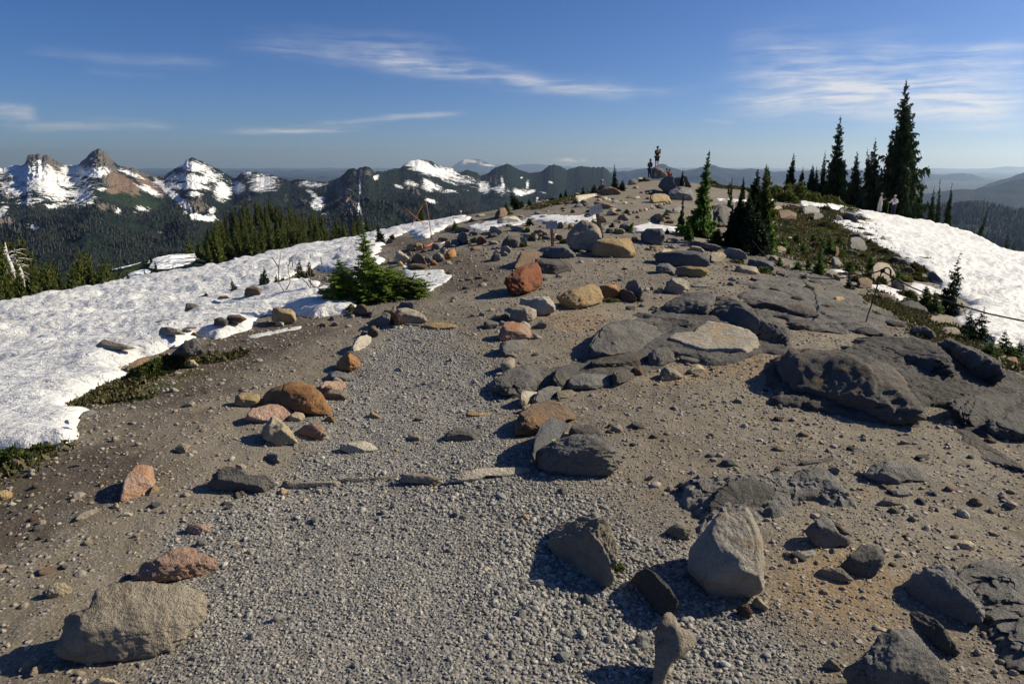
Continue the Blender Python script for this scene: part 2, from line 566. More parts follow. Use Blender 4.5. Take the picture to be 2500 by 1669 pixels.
# ------------------------------------------------------------------ snow
def snow_material():
    m, nt, b = new_mat("old_snow")
    co = coord(nt)
    n1 = tex(nt, 'Noise', mapv(nt, co, (1, 2.2, 1)), 1.6, 5, .6)
    n2 = tex(nt, 'Noise', co, 9, 5, .65)
    n3 = tex(nt, 'Noise', co, 120, 3, .7)
    c = mix(nt, n1.ramp(.45, .72) * .5, (.76, .76, .755), (.60, .57, .52))
    c = mix(nt, n2.ramp(.6, .75) * .35, c, (.50, .46, .41))
    c = mix(nt, n3.ramp(.68, .74) * .5, c, (.22, .20, .18))
    nt.links.new(c, b.inputs['Base Color'])
    b.inputs['Roughness'].default_value = 0.55
    b.inputs['Specular IOR Level'].default_value = 0.35
    n6 = tex(nt, 'Noise', mapv(nt, co, (1.0, 1.8, 1), (0, 0, .35)), 4.5, 4, .6, .5)
    bump(nt, b, n2 * .45 + n3 * .10 + n1 * .5 + n6 * 1.0, 0.08, 1.0)
    return m


M_SNOW = snow_material()


def snow(name, poly, thick, seed, rough=.12, cup=.05, holes=()):
    A = np.array(poly)
    pad = 1.0
    k = (GX > A[:, 0].min() - pad) & (GX < A[:, 0].max() + pad) & (GY > A[:, 1].min() - pad) & (GY < A[:, 1].max() + pad)
    idx = np.where(k)[0]
    sd = np.full(GX.size, -9.0)
    x, y = GX[idx], GY[idx]
    r = np.hypot(x, y)
    sd[idx] = poly_sdf(x, y, poly) + fbm(P3(x * 1.7, y * 1.7), 4, s=seed) * rough * np.clip(r / 6, .5, 2)
    for hp in holes:
        sd[idx] = np.minimum(sd[idx], -poly_sdf(x, y, hp) + fbm(P3(x * 2.5, y * 2.5), 3, s=seed + 40) * .18)
    V = sd > -0.12
    F = GF[V[GF].any(1)]
    used = np.unique(F)
    remap = np.full(GX.size, -1); remap[used] = np.arange(len(used))
    x, y, s = GX[used], GY[used], sd[used]
    r = np.hypot(x, y)
    lip = np.where(s > 0, thick * (1 - np.exp(-np.maximum(s, 0) / (thick * .8 + .02))), s * 1.3)
    cups = fbm(P3(x * .75 + y * .3, y * 1.9 - x * .35, seed), 4, .5, s=seed + 3)
    cups2 = fbm(P3(x * 1.7 + y * .8, y * 4.2 - x * .9, seed), 3, .5, s=seed + 8, ridged=True)
    amp = cup * np.clip(r / 9, .75, 2.0) * sstep(0, .5, s)
    z = GZ[used] + lip + amp * (cups * .8 - np.abs(cups2) * .28)
    o = mesh_np(name, P3(x, y, z), remap[F], M_SNOW, True)
    return tag(o, kind='structure')


_left = world_poly('C5', [(-300, 1640), (0, 1560), (170, 1560), (350, 1535), (470, 1530), (560, 1480), (585, 1450), (555, 1390), (600, 1330), (700, 1250), (612, 1225), (700, 1180), (780, 1140),
                          (740, 1110), (900, 1040), (985, 990), (960, 940), (1110, 850), (1350, 770), (1430, 740), (1530, 700), (1640, 720), (1750, 690), (1900, 650)]) \
    + world_poly('C6', [(60, 540), (220, 500), (300, 500), (440, 555), (560, 535), (680, 500), (780, 430), (800, 360), (860, 260), (950, 170), (940, 60), (960, -20)]) \
    + world_poly('C2', [(900, 940), (1070, 872), (1170, 835), (1290, 885), (1350, 850), (1460, 790), (1560, 762), (1640, 745)]) \
    + [(-4.5, 55), (-9, 60), (-16, 56), (-24, 46), (-30, 30), (-28, 14), (-20, 5), (-9, 2.2)]
_isle = world_poly('G5', [(380, 1000), (700, 910), (870, 810), (1000, 730), (1400, 590), (1720, 700), (1960, 860), (1960, 940), (1500, 930), (1340, 880), (1150, 815), (900, 890), (640, 960)])
snow("snow_field", _left, .13, 101, .10, .075, holes=[_isle])
_right = world_poly('C4', [(-20, 1016), (60, 1014), (180, 1012), (250, 1042), (400, 1072), (560, 1074), (640, 1092), (770, 1148), (700, 1165), (480, 1165), (540, 1195), (600, 1235), (650, 1255),
                           (740, 1295), (860, 1370), (950, 1425), (1090, 1495), (1190, 1550)]) \
    + world_poly('C8', [(1330, 290), (1480, 440), (1500, 560), (1600, 700), (1720, 755), (1960, 800)]) \
    + [(22, 14), (40, 22), (48, 40), (44, 62), (38, 76), (28, 78), (22, 70)] + world_poly('C4', [(700, 1060), (550, 1020), (390, 1005), (200, 985), (-20, 975)])
snow("snow_slope", _right, .16, 202, .10, .06)
for nm, reg, pts, t in (
        ("snow_patch", 'E5', [(1140, 480), (1300, 430), (1470, 420), (1740, 430), (1850, 360), (2150, 345), (2349, 350), (2560, 360), (2620, 400), (2520, 470), (2349, 480), (2160, 440), (1800, 430), (1620, 490), (1520, 470), (1380, 520), (1300, 535), (1160, 515)], .08),
        ("snow_patch", 'C6', [(1120, 140), (1200, 190), (1430, 178), (1510, 230), (1430, 300), (1330, 345), (1240, 330), (1200, 250), (1120, 220)], .035),
        ("snow_patch", 'C3', [(930, 800), (1050, 765), (1180, 795), (1270, 800), (1260, 845), (1100, 825), (950, 845)], .07),
        ("snow_patch", 'C3', [(1560, 575), (1700, 585), (1960, 590), (1960, 608), (1700, 606), (1580, 598)], .06),
        ("snow_patch", 'C8', [(490, 190), (560, 185), (690, 245), (640, 262), (560, 235)], .08),
        ("snow_patch", 'C8', [(785, 305), (860, 300), (1000, 345), (1150, 380), (1145, 430), (1000, 418), (900, 380), (800, 345)], .08),
        ("snow_patch", 'C8', [(1060, 330), (1120, 290), (1200, 300), (1400, 360), (1420, 400), (1250, 370), (1150, 380)], .07),
        ("snow_patch", 'C4', [(20, 1360), (130, 1405), (220, 1440), (200, 1455), (110, 1425), (20, 1385)], .05),
        ("snow_patch", 'C6', [(-20, 690), (100, 665), (300, 630), (310, 640), (120, 680), (-20, 705)], .03)):
    snow(nm, world_poly(reg, pts), t * .45, 303 + int(pts[0][0]), .05 if reg != 'E5' else .12, .03)


# ------------------------------------------------------------------ mountains
def at_px(u, v, y):
    dx, _, dz = ray(u, v)
    return dx * y, y, EYE + dz * y


def mountain_material(name, far=False):
    m, nt, b = new_mat(name)
    co = coord(nt)
    a = attr(nt, 'zone')
    sc_ = nt.nodes.new('ShaderNodeSeparateColor'); nt.links.new(a.outputs['Color'], sc_.inputs[0])
    snw, rock, scree = [E(nt, o) for o in sc_.outputs]
    lush = E(nt, a.outputs['Alpha'])
    n1 = tex(nt, 'Noise', co, .004, 6, .6)
    n2 = tex(nt, 'Noise', co, .03, 5, .65)
    n3 = tex(nt, 'Noise', mapv(nt, co, (.55, 1, 1.5)), .011, 6, .72, .6)
    n5 = tex(nt, 'Noise', mapv(nt, co, (.7, 1, 1.6)), .05, 5, .75)
    v = tex(nt, 'Voronoi', co, .055)
    forest = mix(nt, n2.ramp(.35, .65), (.007, .013, .012), (.018, .028, .020))
    forest = mix(nt, lush * n1.ramp(.3, .7, .3, 1), forest, (.035, .055, .02))
    rk = mix(nt, n2.ramp(.3, .7), (.075, .068, .062), (.17, .155, .14))
    c = mix(nt, (rock + (n3 - .5) * .9).ramp(.42, .6), forest, rk)
    c = mix(nt, (scree + (n2 - .5) * .9).ramp(.42, .62), c, mix(nt, n2, (.13, .075, .052), (.24, .19, .145)))
    s = (snw + (n3 - .5) * 2.2 + (n5 - .5) * 1.7).ramp(.43, .54) * snw.ramp(.10, .3)
    c = mix(nt, s, c, (.82, .83, .85))
    nt.links.new(c, b.inputs['Base Color'])
    b.inputs['Specular IOR Level'].default_value = 0.05
    if not far:
        bump(nt, b, (1 - v) * 9.0 * (1 - s) + n2 * 14.0 + n3 * 20.0, 1.0, 0.9)
    return m


M_MTN = mountain_material("mountain_forest_rock_snow")


def lerp_tab(tab, x):
    t = sorted(tab)
    return np.interp(x, [p[0] for p in t], [p[1] for p in t])


def range_mesh(name, sil, vbot, D0, D1, du=2.0, rows=150, g=.8, relief=60, jag=1.0, seed=1, blobs=(), dtab=None, mat=None, freq=1 / 420., back=.5, ridge=.6, crag=0.0):
    u = np.arange(sil[0][0], sil[-1][0] + .01, du)
    vt = lerp_tab(sil, u)
    kern = np.exp(-np.linspace(-2.2, 2.2, int(90 / du) | 1) ** 2); kern /= kern.sum()
    pad_ = len(kern) // 2
    vsm = np.convolve(np.pad(vt, pad_, 'edge'), kern, 'valid')
    vj0 = vt - vsm
    vj = jag * (fbm(P3(u * .22, 0, seed), 3, s=seed) + (.9 * fbm(P3(u * .11, 3, seed), 3, .6, s=seed + 2) * (u < 340) if crag else 0))
    s = np.concatenate([np.linspace(0, 1, rows), [1.04, 1.1, 1.25, 1.5]])
    U, Sx = np.meshgrid(u, s)
    VT = np.broadcast_to(vsm, U.shape)
    vb = np.broadcast_to(lerp_tab(vbot, u) if hasattr(vbot, '__len__') else np.full(u.shape, float(vbot)), U.shape)
    Dt = np.broadcast_to(lerp_tab(dtab, u) if dtab else np.full(u.shape, float(D1)), U.shape)
    sc_ = np.clip(Sx, 0, 1)
    Y = D0 + (Dt - D0) * Sx
    V = vb + (VT - vb) * sc_ ** g + vj[None, :] * sc_ ** 16 + vj0[None, :] * (sc_ ** g) ** 5
    dv = (V - CY) / F_PX
    y_ = cP - dv * sP
    X = (U - CX) / F_PX / y_ * Y
    Z = EYE + (-sP - dv * cP) / y_ * Y
    Z = Z - np.maximum(Sx - 1, 0) * (Dt - D0) * back
    env = np.minimum(sc_ * 3, 1) * (1 - sc_) ** 1.1 * 1.4
    env = np.where(Sx >= 1, 0, env)
    n = fbm(P3(X.ravel() * freq, Y.ravel() * freq * ridge), 6, .55, s=seed + 7, ridged=True).reshape(X.shape)
    n2 = fbm(P3(X.ravel() * freq * .35, Y.ravel() * freq * .3), 3, .5, s=seed + 17).reshape(X.shape)
    Z = Z + env * relief * ((n - .55) * .8 + n2 * .9)
    zc_ = np.zeros(U.shape + (4,))
    Upx, Vpx = U, CY + F_PX * np.tan(-np.arctan((Z - EYE) / Y) - PITCH)
    for ch, reg, cx, cy, rx, ry, ang, amp in blobs:
        (px_, py_), = PX(reg, [(cx, cy)])
        sc2 = REG[reg][2]
        ca, sa = math.cos(math.radians(ang)), math.sin(math.radians(ang))
        ddx, ddy = Upx - px_, Vpx - py_
        e = ((ddx * ca + ddy * sa) / (rx / sc2)) ** 2 + ((-ddx * sa + ddy * ca) / (ry / sc2)) ** 2
        zc_[..., ch] = np.maximum(zc_[..., ch], amp * np.clip(1.12 - e ** .5 * .62, 0, .92))
    Z = Z + crag * (fbm(P3(U.ravel() * .10, V.ravel() * .13, seed), 4, .6, s=seed + 31, ridged=True) - .5).reshape(X.shape) * np.minimum((1 - sc_) * 9, 1) * (Sx <= 1) * np.minimum(zc_[..., 1], 1)
    nr, nu = U.shape
    i = np.arange(nr - 1)[:, None] * nu; j = np.arange(nu - 1)[None, :]
    F = np.stack([i + j, i + j + 1, i + nu + j + 1, i + nu + j], -1).reshape(-1, 4)
    o = mesh_np(name, np.stack([X, Y, Z], -1).reshape(-1, 3), F, mat or M_MTN, True, attrs={'zone': zc_.reshape(-1, 4)})
    tag(o, kind='structure')
    return o, X, Y, Z, zc_, Upx, Vpx


SIL = [(-700, 420), (-300, 405)] + PX('C1', [(0, 345), (40, 345), (75, 328), (130, 325), (185, 325), (203, 290), (212, 250), (245, 243), (300, 237), (325, 252), (345, 246), (372, 248), (400, 280), (440, 292), (470, 310), (510, 325),
      (580, 325), (605, 315), (640, 282), (665, 262), (685, 235), (720, 210), (738, 204), (755, 193), (775, 203), (800, 215), (818, 230), (825, 245), (860, 280), (880, 300), (905, 325), (970, 340), (990, 350), (1010, 343), (1040, 350), (1060, 368), (1100, 380),
      (1140, 405), (1200, 412), (1260, 400), (1340, 350), (1400, 325), (1430, 280), (1470, 265), (1520, 285), (1580, 310), (1680, 360), (1780, 415), (1810, 425), (1850, 375), (1890, 368), (1960, 375)]) \
    + PX('C2', [(60, 400), (130, 400), (190, 420), (260, 445), (330, 430), (400, 440), (470, 450), (570, 445), (640, 420), (680, 385), (700, 360), (740, 345), (780, 358), (795, 345), (830, 333), (870, 340), (895, 360), (912, 382), (940, 365),
                (970, 378), (1040, 355), (1100, 345), (1140, 315), (1190, 290), (1240, 280), (1280, 282), (1310, 286), (1340, 292), (1370, 310), (1400, 325), (1500, 350), (1560, 370), (1620, 360), (1690, 380), (1720, 405), (1780, 382), (1830, 345),
                (1880, 325), (1920, 315), (1960, 325)]) \
    + PX('C3', [(40, 350), (80, 370), (150, 385), (230, 370), (280, 332), (320, 320), (370, 330), (420, 362), (470, 345), (520, 330), (600, 337), (650, 340), (700, 338), (740, 365), (760, 400), (800, 450), (900, 520), (1100, 640)])
BL = []
for a in ([0, 'C1', 60, 350, 150, 25, 0, 1], [0, 'C1', 330, 420, 330, 75, 8, 1.05], [0, 'C1', 400, 520, 190, 60, 15, .95], [0, 'C1', 560, 360, 90, 40, 0, 1.1], [0, 'C1', 720, 380, 110, 32, -5, 1.1], [0, 'C1', 130, 500, 160, 60, 5, .8],
          [0, 'C1', 620, 560, 120, 70, 10, .82], [0, 'C1', 420, 640, 100, 30, -5, .66], [0, 'C1', 240, 600, 200, 40, 0, .62], [0, 'C1', 30, 690, 60, 50, 20, .7], [0, 'C1', 290, 805, 60, 18, 30, 1], [0, 'C1', 780, 510, 40, 15, 0, .8],
          [0, 'C1', 1000, 390, 90, 14, 20, .95], [0, 'C1', 1150, 520, 100, 25, 25, .8], [0, 'C1', 1080, 660, 60, 25, 10, .75], [0, 'C1', 930, 680, 30, 20, 40, .8],
          [0, 'C1', 1470, 330, 110, 40, 10, 1.05], [0, 'C1', 1480, 430, 220, 40, 5, .85], [0, 'C1', 1440, 485, 210, 26, 3, .95], [0, 'C1', 1300, 530, 150, 20, 42, 1.05], [0, 'C1', 1390, 600, 110, 20, 40, 1.05], [0, 'C1', 1620, 400, 120, 60, 30, .62],
          [0, 'C1', 1700, 520, 60, 70, -30, 1.0], [0, 'C1', 1820, 490, 50, 40, 20, .95], [0, 'C1', 1570, 725, 100, 25, 12, 1], [0, 'C1', 1640, 690, 30, 40, 0, .9], [0, 'C1', 1890, 385, 50, 18, 0, .8], [0, 'C1', 1490, 545, 60, 25, 0, .8],
          [0, 'C2', 60, 450, 110, 60, 10, .85], [0, 'C2', 20, 510, 60, 20, 0, .8], [0, 'C2', 430, 470, 120, 25, 0, .62], [0, 'C2', 480, 615, 45, 45, 10, 1], [0, 'C2', 450, 560, 60, 20, 40, .75], [0, 'C2', 540, 700, 28, 18, 20, .8],
          [0, 'C2', 797, 490, 5, 70, -2, 1.3], [0, 'C2', 798, 600, 5, 90, 4, 1.25], [0, 'C2', 815, 700, 6, 60, -15, 1.1], [0, 'C2', 920, 420, 18, 22, 20, .95],
          [0, 'C2', 1280, 340, 170, 42, 22, 1.0], [0, 'C2', 1440, 380, 130, 50, 20, .85], [0, 'C2', 1560, 430, 140, 45, 10, .62], [0, 'C2', 1190, 465, 45, 16, 15, 1.0], [0, 'C2', 1100, 490, 50, 12, 20, .8], [0, 'C2', 1320, 480, 55, 40, 50, .95],
          [0, 'C2', 1390, 500, 50, 30, 0, .7], [0, 'C2', 1345, 598, 40, 14, 20, 1], [0, 'C2', 1500, 520, 100, 18, 0, .62], [0, 'C2', 1750, 495, 50, 40, 15, .95], [0, 'C2', 1870, 520, 60, 30, 10, .75], [0, 'C2', 1890, 470, 12, 50, -10, .8],
          [0, 'C3', 60, 530, 45, 25, 10, .9], [0, 'C3', 120, 470, 14, 35, 0, .8], [0, 'C3', 140, 530, 35, 14, -20, .8], [0, 'C3', 300, 458, 18, 8, 25, .8], [0, 'C3', 250, 540, 30, 8, 20, .7], [0, 'C3', 75, 420, 10, 8, 0, .9], [0, 'C3', 195, 580, 8, 20, 10, .7],
          [0, 'C1', 300, 300, 22, 14, -25, 1.2], [0, 'C1', 705, 278, 14, 6, 0, 1], [0, 'C1', 720, 320, 12, 8, 0, 1],
          [1, 'C1', 290, 300, 100, 75, 0, 1.3], [1, 'C1', 430, 305, 80, 40, 20, 1.1], [1, 'C1', 740, 280, 110, 80, 0, 1.4], [1, 'C1', 840, 400, 60, 80, -10, 1.2], [1, 'C1', 1030, 375, 100, 22, 15, 1.3], [1, 'C1', 250, 405, 90, 25, 0, .9],
          [1, 'C1', 450, 445, 60, 25, 0, 1], [1, 'C1', 850, 650, 70, 30, 10, .9], [1, 'C1', 1500, 390, 200, 110, 0, .6], [1, 'C1', 1510, 640, 110, 90, 0, .75], [1, 'C1', 1900, 600, 60, 90, 0, .6], [1, 'C1', 80, 560, 80, 40, 0, .7],
          [1, 'C1', 60, 770, 110, 45, 12, 1], [1, 'C1', 150, 800, 60, 50, 30, 1.0],
          [1, 'C2', 640, 520, 30, 90, -10, 1.0], [1, 'C2', 720, 600, 60, 120, -15, .9], [1, 'C2', 820, 380, 100, 50, 0, .65], [1, 'C2', 560, 470, 60, 60, 0, .7], [1, 'C2', 1250, 300, 120, 25, 0, .8], [1, 'C2', 1200, 510, 90, 18, 35, 1], [1, 'C2', 230, 580, 30, 60, 0, .6],
          [1, 'C2', 370, 600, 30, 20, 30, .8], [1, 'C2', 1820, 440, 100, 50, 30, .6],
          [2, 'C1', 950, 470, 130, 55, 30, 1.15], [2, 'C1', 1150, 480, 150, 40, 35, .95], [2, 'C1', 870, 520, 60, 30, 0, .9], [2, 'C1', 1230, 460, 60, 30, 40, .8], [2, 'C1', 1540, 600, 20, 60, 0, .8], [2, 'C1', 1500, 670, 70, 25, 10, .9],
          [2, 'C2', 650, 520, 14, 70, -10, .9], [2, 'C2', 730, 620, 25, 90, -20, .8], [2, 'C1', 1250, 840, 40, 10, 10, .7],
          [3, 'C1', 1050, 600, 250, 90, 15, .9], [3, 'C1', 1300, 620, 120, 60, 30, .8], [3, 'C1', 40, 720, 90, 70, 0, .8], [3, 'C1', 800, 580, 120, 60, 0, .6], [3, 'C1', 330, 620, 300, 60, 0, .4]):
    BL.append(a)
MT = range_mesh("mountain_range", SIL, [(-700, 800), (0, 760), (700, 720), (1100, 700), (1700, 640)], 1500, 5600, du=1.6, rows=300, g=.72, relief=85, jag=1.3, crag=10.0, seed=3, blobs=BL,
                dtab=[(-700, 5200), (300, 5200), (560, 5600), (760, 4700), (900, 4300), (1000, 5200), (1250, 6200), (1400, 7000), (1700, 7500)], freq=1 / 520., back=.4)

# the ranges behind, each one a ridge at its own distance
M_FAR = mountain_material("distant_mountain_forest", True)
FAR = [
    ("distant_range", 0, PX('C1', [(-1500, 440), (0, 420), (1140, 410), (1700, 385), (1790, 365), (1880, 362), (1960, 368)]) + PX('C2', [(60, 372), (130, 378), (190, 368), (250, 372), (320, 360), (420, 374), (560, 376), (690, 360), (800, 372), (960, 370),
     (1010, 358), (1100, 372), (1500, 385), (1700, 395), (1960, 400)]), 42000, 450, 36000),
    ("distant_range", 1, PX('C2', [(100, 420), (200, 412), (280, 420), (340, 432), (440, 430), (500, 408), (580, 420), (640, 416), (760, 425), (1000, 440)]), 24000, 452, 20000),
    ("volcano", 2, PX('C2', [(1380, 395), (1440, 372), (1490, 340), (1530, 315), (1570, 290), (1590, 279), (1620, 281), (1650, 277), (1690, 275), (1720, 282), (1740, 292), (1765, 300), (1790, 318), (1860, 322), (1900, 345), (1960, 360), (2060, 380)]), 58000, 440, 50000),
    ("distant_range", 3, PX('C3', [(-300, 345), (0, 325), (60, 322), (140, 315), (210, 318), (280, 325), (340, 330), (440, 335), (600, 345), (750, 342), (830, 350), (1000, 348), (1100, 350), (1300, 345), (1960, 345)]), 60000, 440, 52000),
    ("distant_range", 4, PX('C3', [(560, 400), (700, 382), (800, 375), (850, 370), (900, 371), (960, 355), (1040, 350), (1090, 335), (1130, 315), (1155, 313), (1180, 320), (1195, 333), (1230, 345), (1260, 350), (1300, 365), (1340, 362), (1400, 352), (1460, 335), (1500, 330), (1530, 322), (1555, 325),
     (1580, 338), (1620, 345), (1680, 352), (1740, 358), (1790, 352), (1830, 350), (1900, 356), (1960, 362)]) + PX('C4', [(40, 782), (120, 778), (240, 776), (380, 770), (560, 765), (680, 768), (760, 775), (900, 790), (1100, 830), (1200, 900)]), 19000, 470, 14000),
    ("distant_range", 5, PX('C4', [(0, 790), (500, 782), (900, 768), (1130, 765), (1200, 757), (1270, 754), (1400, 758), (1560, 760), (1680, 757), (1760, 748), (1830, 740), (1880, 741), (1920, 747), (1960, 744), (2200, 735), (3200, 750)]), 52000, 450, 44000),
    ("distant_range", 6, PX('C4', [(700, 880), (1000, 830), (1130, 803), (1200, 800), (1340, 806), (1420, 797), (1500, 794), (1560, 800), (1620, 820), (1690, 850), (1760, 880), (1900, 930)]), 21000, 500, 17000),
    ("distant_range", 7, PX('C4', [(1350, 960), (1500, 935), (1600, 912), (1660, 885), (1720, 862), (1790, 842), (1850, 828), (1900, 805), (1960, 788), (2100, 740), (2400, 690), (3300, 660)]), 10500, 560, 8600),
    ("distant_range", 8, PX('C4', [(1150, 960), (1400, 922), (1480, 915), (1580, 917), (1660, 900), (1730, 890), (1800, 870), (1880, 845), (1960, 832), (2200, 780), (3300, 740)]), 7600, 590, 6000)]
for nm, i, sil, D, vb, D0 in FAR:
    bl = [(0, 'C2', 1640, 292, 50, 10, 8, 1.1), (0, 'C2', 1600, 300, 30, 18, -20, .7), (0, 'C2', 1780, 325, 60, 8, 5, .8), (0, 'C2', 1720, 310, 20, 25, 20, .5)] if i == 2 else ()
    range_mesh(nm, sil, vb, D0, D, du=2.5, rows=30, relief=(D - D0) * .035, jag=.7, seed=50 + i, mat=M_FAR, freq=1 / (D * .045), blobs=bl, back=.3)
NEARHILL = range_mesh("forested_ridge", PX('C4', [(1000, 1080), (1200, 1040), (1400, 1022), (1480, 1008), (1540, 1003), (1600, 1000), (1660, 1006), (1720, 1020), (1790, 1040), (1880, 1060), (1960, 1062), (2100, 1050), (3300, 1000)]), 760, 1300, 2900,
                      du=3, rows=60, relief=40, jag=.8, seed=77, freq=1 / 300., back=.4)
# the spur and the meadow just below the snow on the left
SPUR = range_mesh("forested_hill", PX('C1', [(1430, 1060), (1500, 1010), (1560, 960), (1640, 890), (1700, 850), (1760, 800), (1860, 760), (1960, 745)]) + PX('C2', [(60, 735), (160, 745), (260, 775), (360, 820), (470, 850), (580, 870), (700, 880), (820, 885), (1000, 900)]),
                  740, 120, 260, du=2, rows=60, relief=3, jag=1.0, seed=81, freq=1 / 40., back=.45, blobs=[(3, 'C1', 1700, 900, 300, 200, 0, .5)])
MEADOW = range_mesh("meadow_slope", PX('C1', [(600, 1200), (760, 1150), (880, 1112), (1000, 1088), (1120, 1058), (1200, 1030), (1300, 1008), (1400, 1002), (1480, 996), (1560, 1010), (1700, 1100)]),
                    740, 90, 190, du=2, rows=60, relief=1.2, jag=.5, seed=83, freq=1 / 30., back=.5,
                    blobs=[(0, 'C1', 1330, 1045, 150, 42, -8, 1.6), (0, 'C1', 970, 1095, 90, 7, -14, 1.5), (0, 'C1', 1040, 1180, 80, 30, -20, 1.7), (3, 'C1', 1000, 1120, 240, 60, -10, 1.1), (3, 'C1', 1200, 1080, 240, 40, -10, .8)])

# ------------------------------------------------------------------ the air
hz = MB().box((0, 0, 150.0), (132000, 132000, 1800.0))
M_HAZE = bpy.data.materials.new("haze_air"); M_HAZE.use_nodes = True
_nt = M_HAZE.node_tree; _nt.nodes.clear()
_o = _nt.nodes.new('ShaderNodeOutputMaterial'); _v = _nt.nodes.new('ShaderNodeVolumePrincipled')
_v.inputs['Density'].default_value = HAZE = 2.6e-5
_v.inputs['Color'].default_value = (.44, .62, 1.0, 1)
_v.inputs['Absorption Color'].default_value = (.50, .66, 1, 1)
_v.inputs['Anisotropy'].default_value = 0.55
_nt.links.new(_v.outputs[0], _o.inputs['Volume'])
haze = hz.build("haze", M_HAZE)
tag(haze, kind='stuff')


# ------------------------------------------------------------------ rock materials
def rock_material(name, a, b_, spot, spot_amt=.35, bmp=.006, dark=.55):
    m, nt, b = new_mat(name)
    co = coord(nt)
    info = nt.nodes.new('ShaderNodeObjectInfo')
    rnd = E(nt, info.outputs['Random'])
    va = nt.nodes.new('ShaderNodeVectorMath'); va.operation = 'ADD'
    nt.links.new(co, va.inputs[0]); nt.links.new(comb(nt, rnd * 37, rnd * 91, rnd * 13), va.inputs[1])
    p = va.outputs[0]
    n1 = tex(nt, 'Noise', p, 3.2, 6, .62, .4)
    n2 = tex(nt, 'Noise', p, 14, 6, .7)
    n3 = tex(nt, 'Noise', p, 85, 4, .75)
    n4 = tex(nt, 'Noise', mapv(nt, p, (1, 1, 3.0), (.4, .3, 0)), 5, 5, .6, .8)
    c = mix(nt, n1.ramp(.32, .66), a, b_)
    c = mix(nt, n4.ramp(.5, .68) * spot_amt * 1.6, c, spot)
    c = mix(nt, n2.ramp(.5, .75) * dark, c, tuple(v * .42 for v in a))
    c = mix(nt, n3.ramp(.56, .72) * .45, c, tuple(min(.6, v * 1.9 + .03) for v in b_))
    n5 = tex(nt, 'Noise', p, 260, 3, .8)
    c = mix(nt, n5.ramp(.50, .62) * .5, c, tuple(v * .55 for v in a))
    pit = tex(nt, 'Voronoi', p, 38).ramp(.0, .22, 1, 0) * n2.ramp(.5, .6)
    c = mix(nt, pit * .6, c, tuple(v * .3 for v in a))
    hs = nt.nodes.new('ShaderNodeHueSaturation')
    nt.links.new((rnd * .5 + .80).out, hs.inputs['Value']); nt.links.new(c, hs.inputs['Color'])
    nt.links.new(hs.outputs[0], b.inputs['Base Color'])
    b.inputs['Specular IOR Level'].default_value = .2
    b.inputs['Roughness'].default_value = .85
    bump(nt, b, n3 * .7 + n2 * 2.0 + n1 * 1.5 + n4 * .8 - pit * .9, bmp * 4.2, 1.0)
    return m


RM = {
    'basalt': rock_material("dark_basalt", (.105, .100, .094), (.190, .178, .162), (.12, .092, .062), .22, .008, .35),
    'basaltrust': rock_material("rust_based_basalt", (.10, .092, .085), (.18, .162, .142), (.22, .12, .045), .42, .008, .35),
    'grey': rock_material("grey_andesite", (.17, .165, .155), (.265, .25, .23), (.10, .085, .07), .3),
    'tan': rock_material("tan_andesite", (.28, .24, .185), (.39, .335, .26), (.16, .12, .08), .35),
    'pale': rock_material("pale_andesite", (.46, .41, .33), (.58, .53, .44), (.36, .25, .12), .35),
    'cream': rock_material("cream_rock", (.50, .41, .27), (.62, .53, .37), (.46, .24, .09), .5),
    'orange': rock_material("orange_rock", (.34, .165, .07), (.47, .27, .12), (.25, .105, .045), .5),
    'red': rock_material("rust_red_rock", (.17, .060, .032), (.29, .115, .055), (.11, .065, .045), .5),
    'brown': rock_material("brown_rock", (.135, .092, .065), (.21, .15, .105), (.26, .155, .075), .45),
    'pink': rock_material("pinkish_rock", (.34, .215, .16), (.45, .32, .245), (.42, .20, .09), .5),
    'yellow': rock_material("ochre_yellow_rock", (.30, .215, .115), (.42, .32, .18), (.42, .235, .08), .5),
    'slab': rock_material("grey_slab_stone", (.105, .105, .112), (.15, .15, .155), (.12, .105, .085), .15, .004, .15),
    'palerust': rock_material("pale_ledge_with_rust", (.33, .295, .24), (.46, .41, .33), (.46, .27, .10), .55, .005, .2),
}

# ------------------------------------------------------------------ rock builder
_ICO = {}


def ico(level):
    if level not in _ICO:
        import bmesh
        bm = bmesh.new(); bmesh.ops.create_icosphere(bm, subdivisions=level, radius=1.0)
        _ICO[level] = (np.array([v.co[:] for v in bm.verts]), np.array([[v.index for v in f.verts] for f in bm.faces]))
        bm.free()
    return _ICO[level]


ROCKS = []


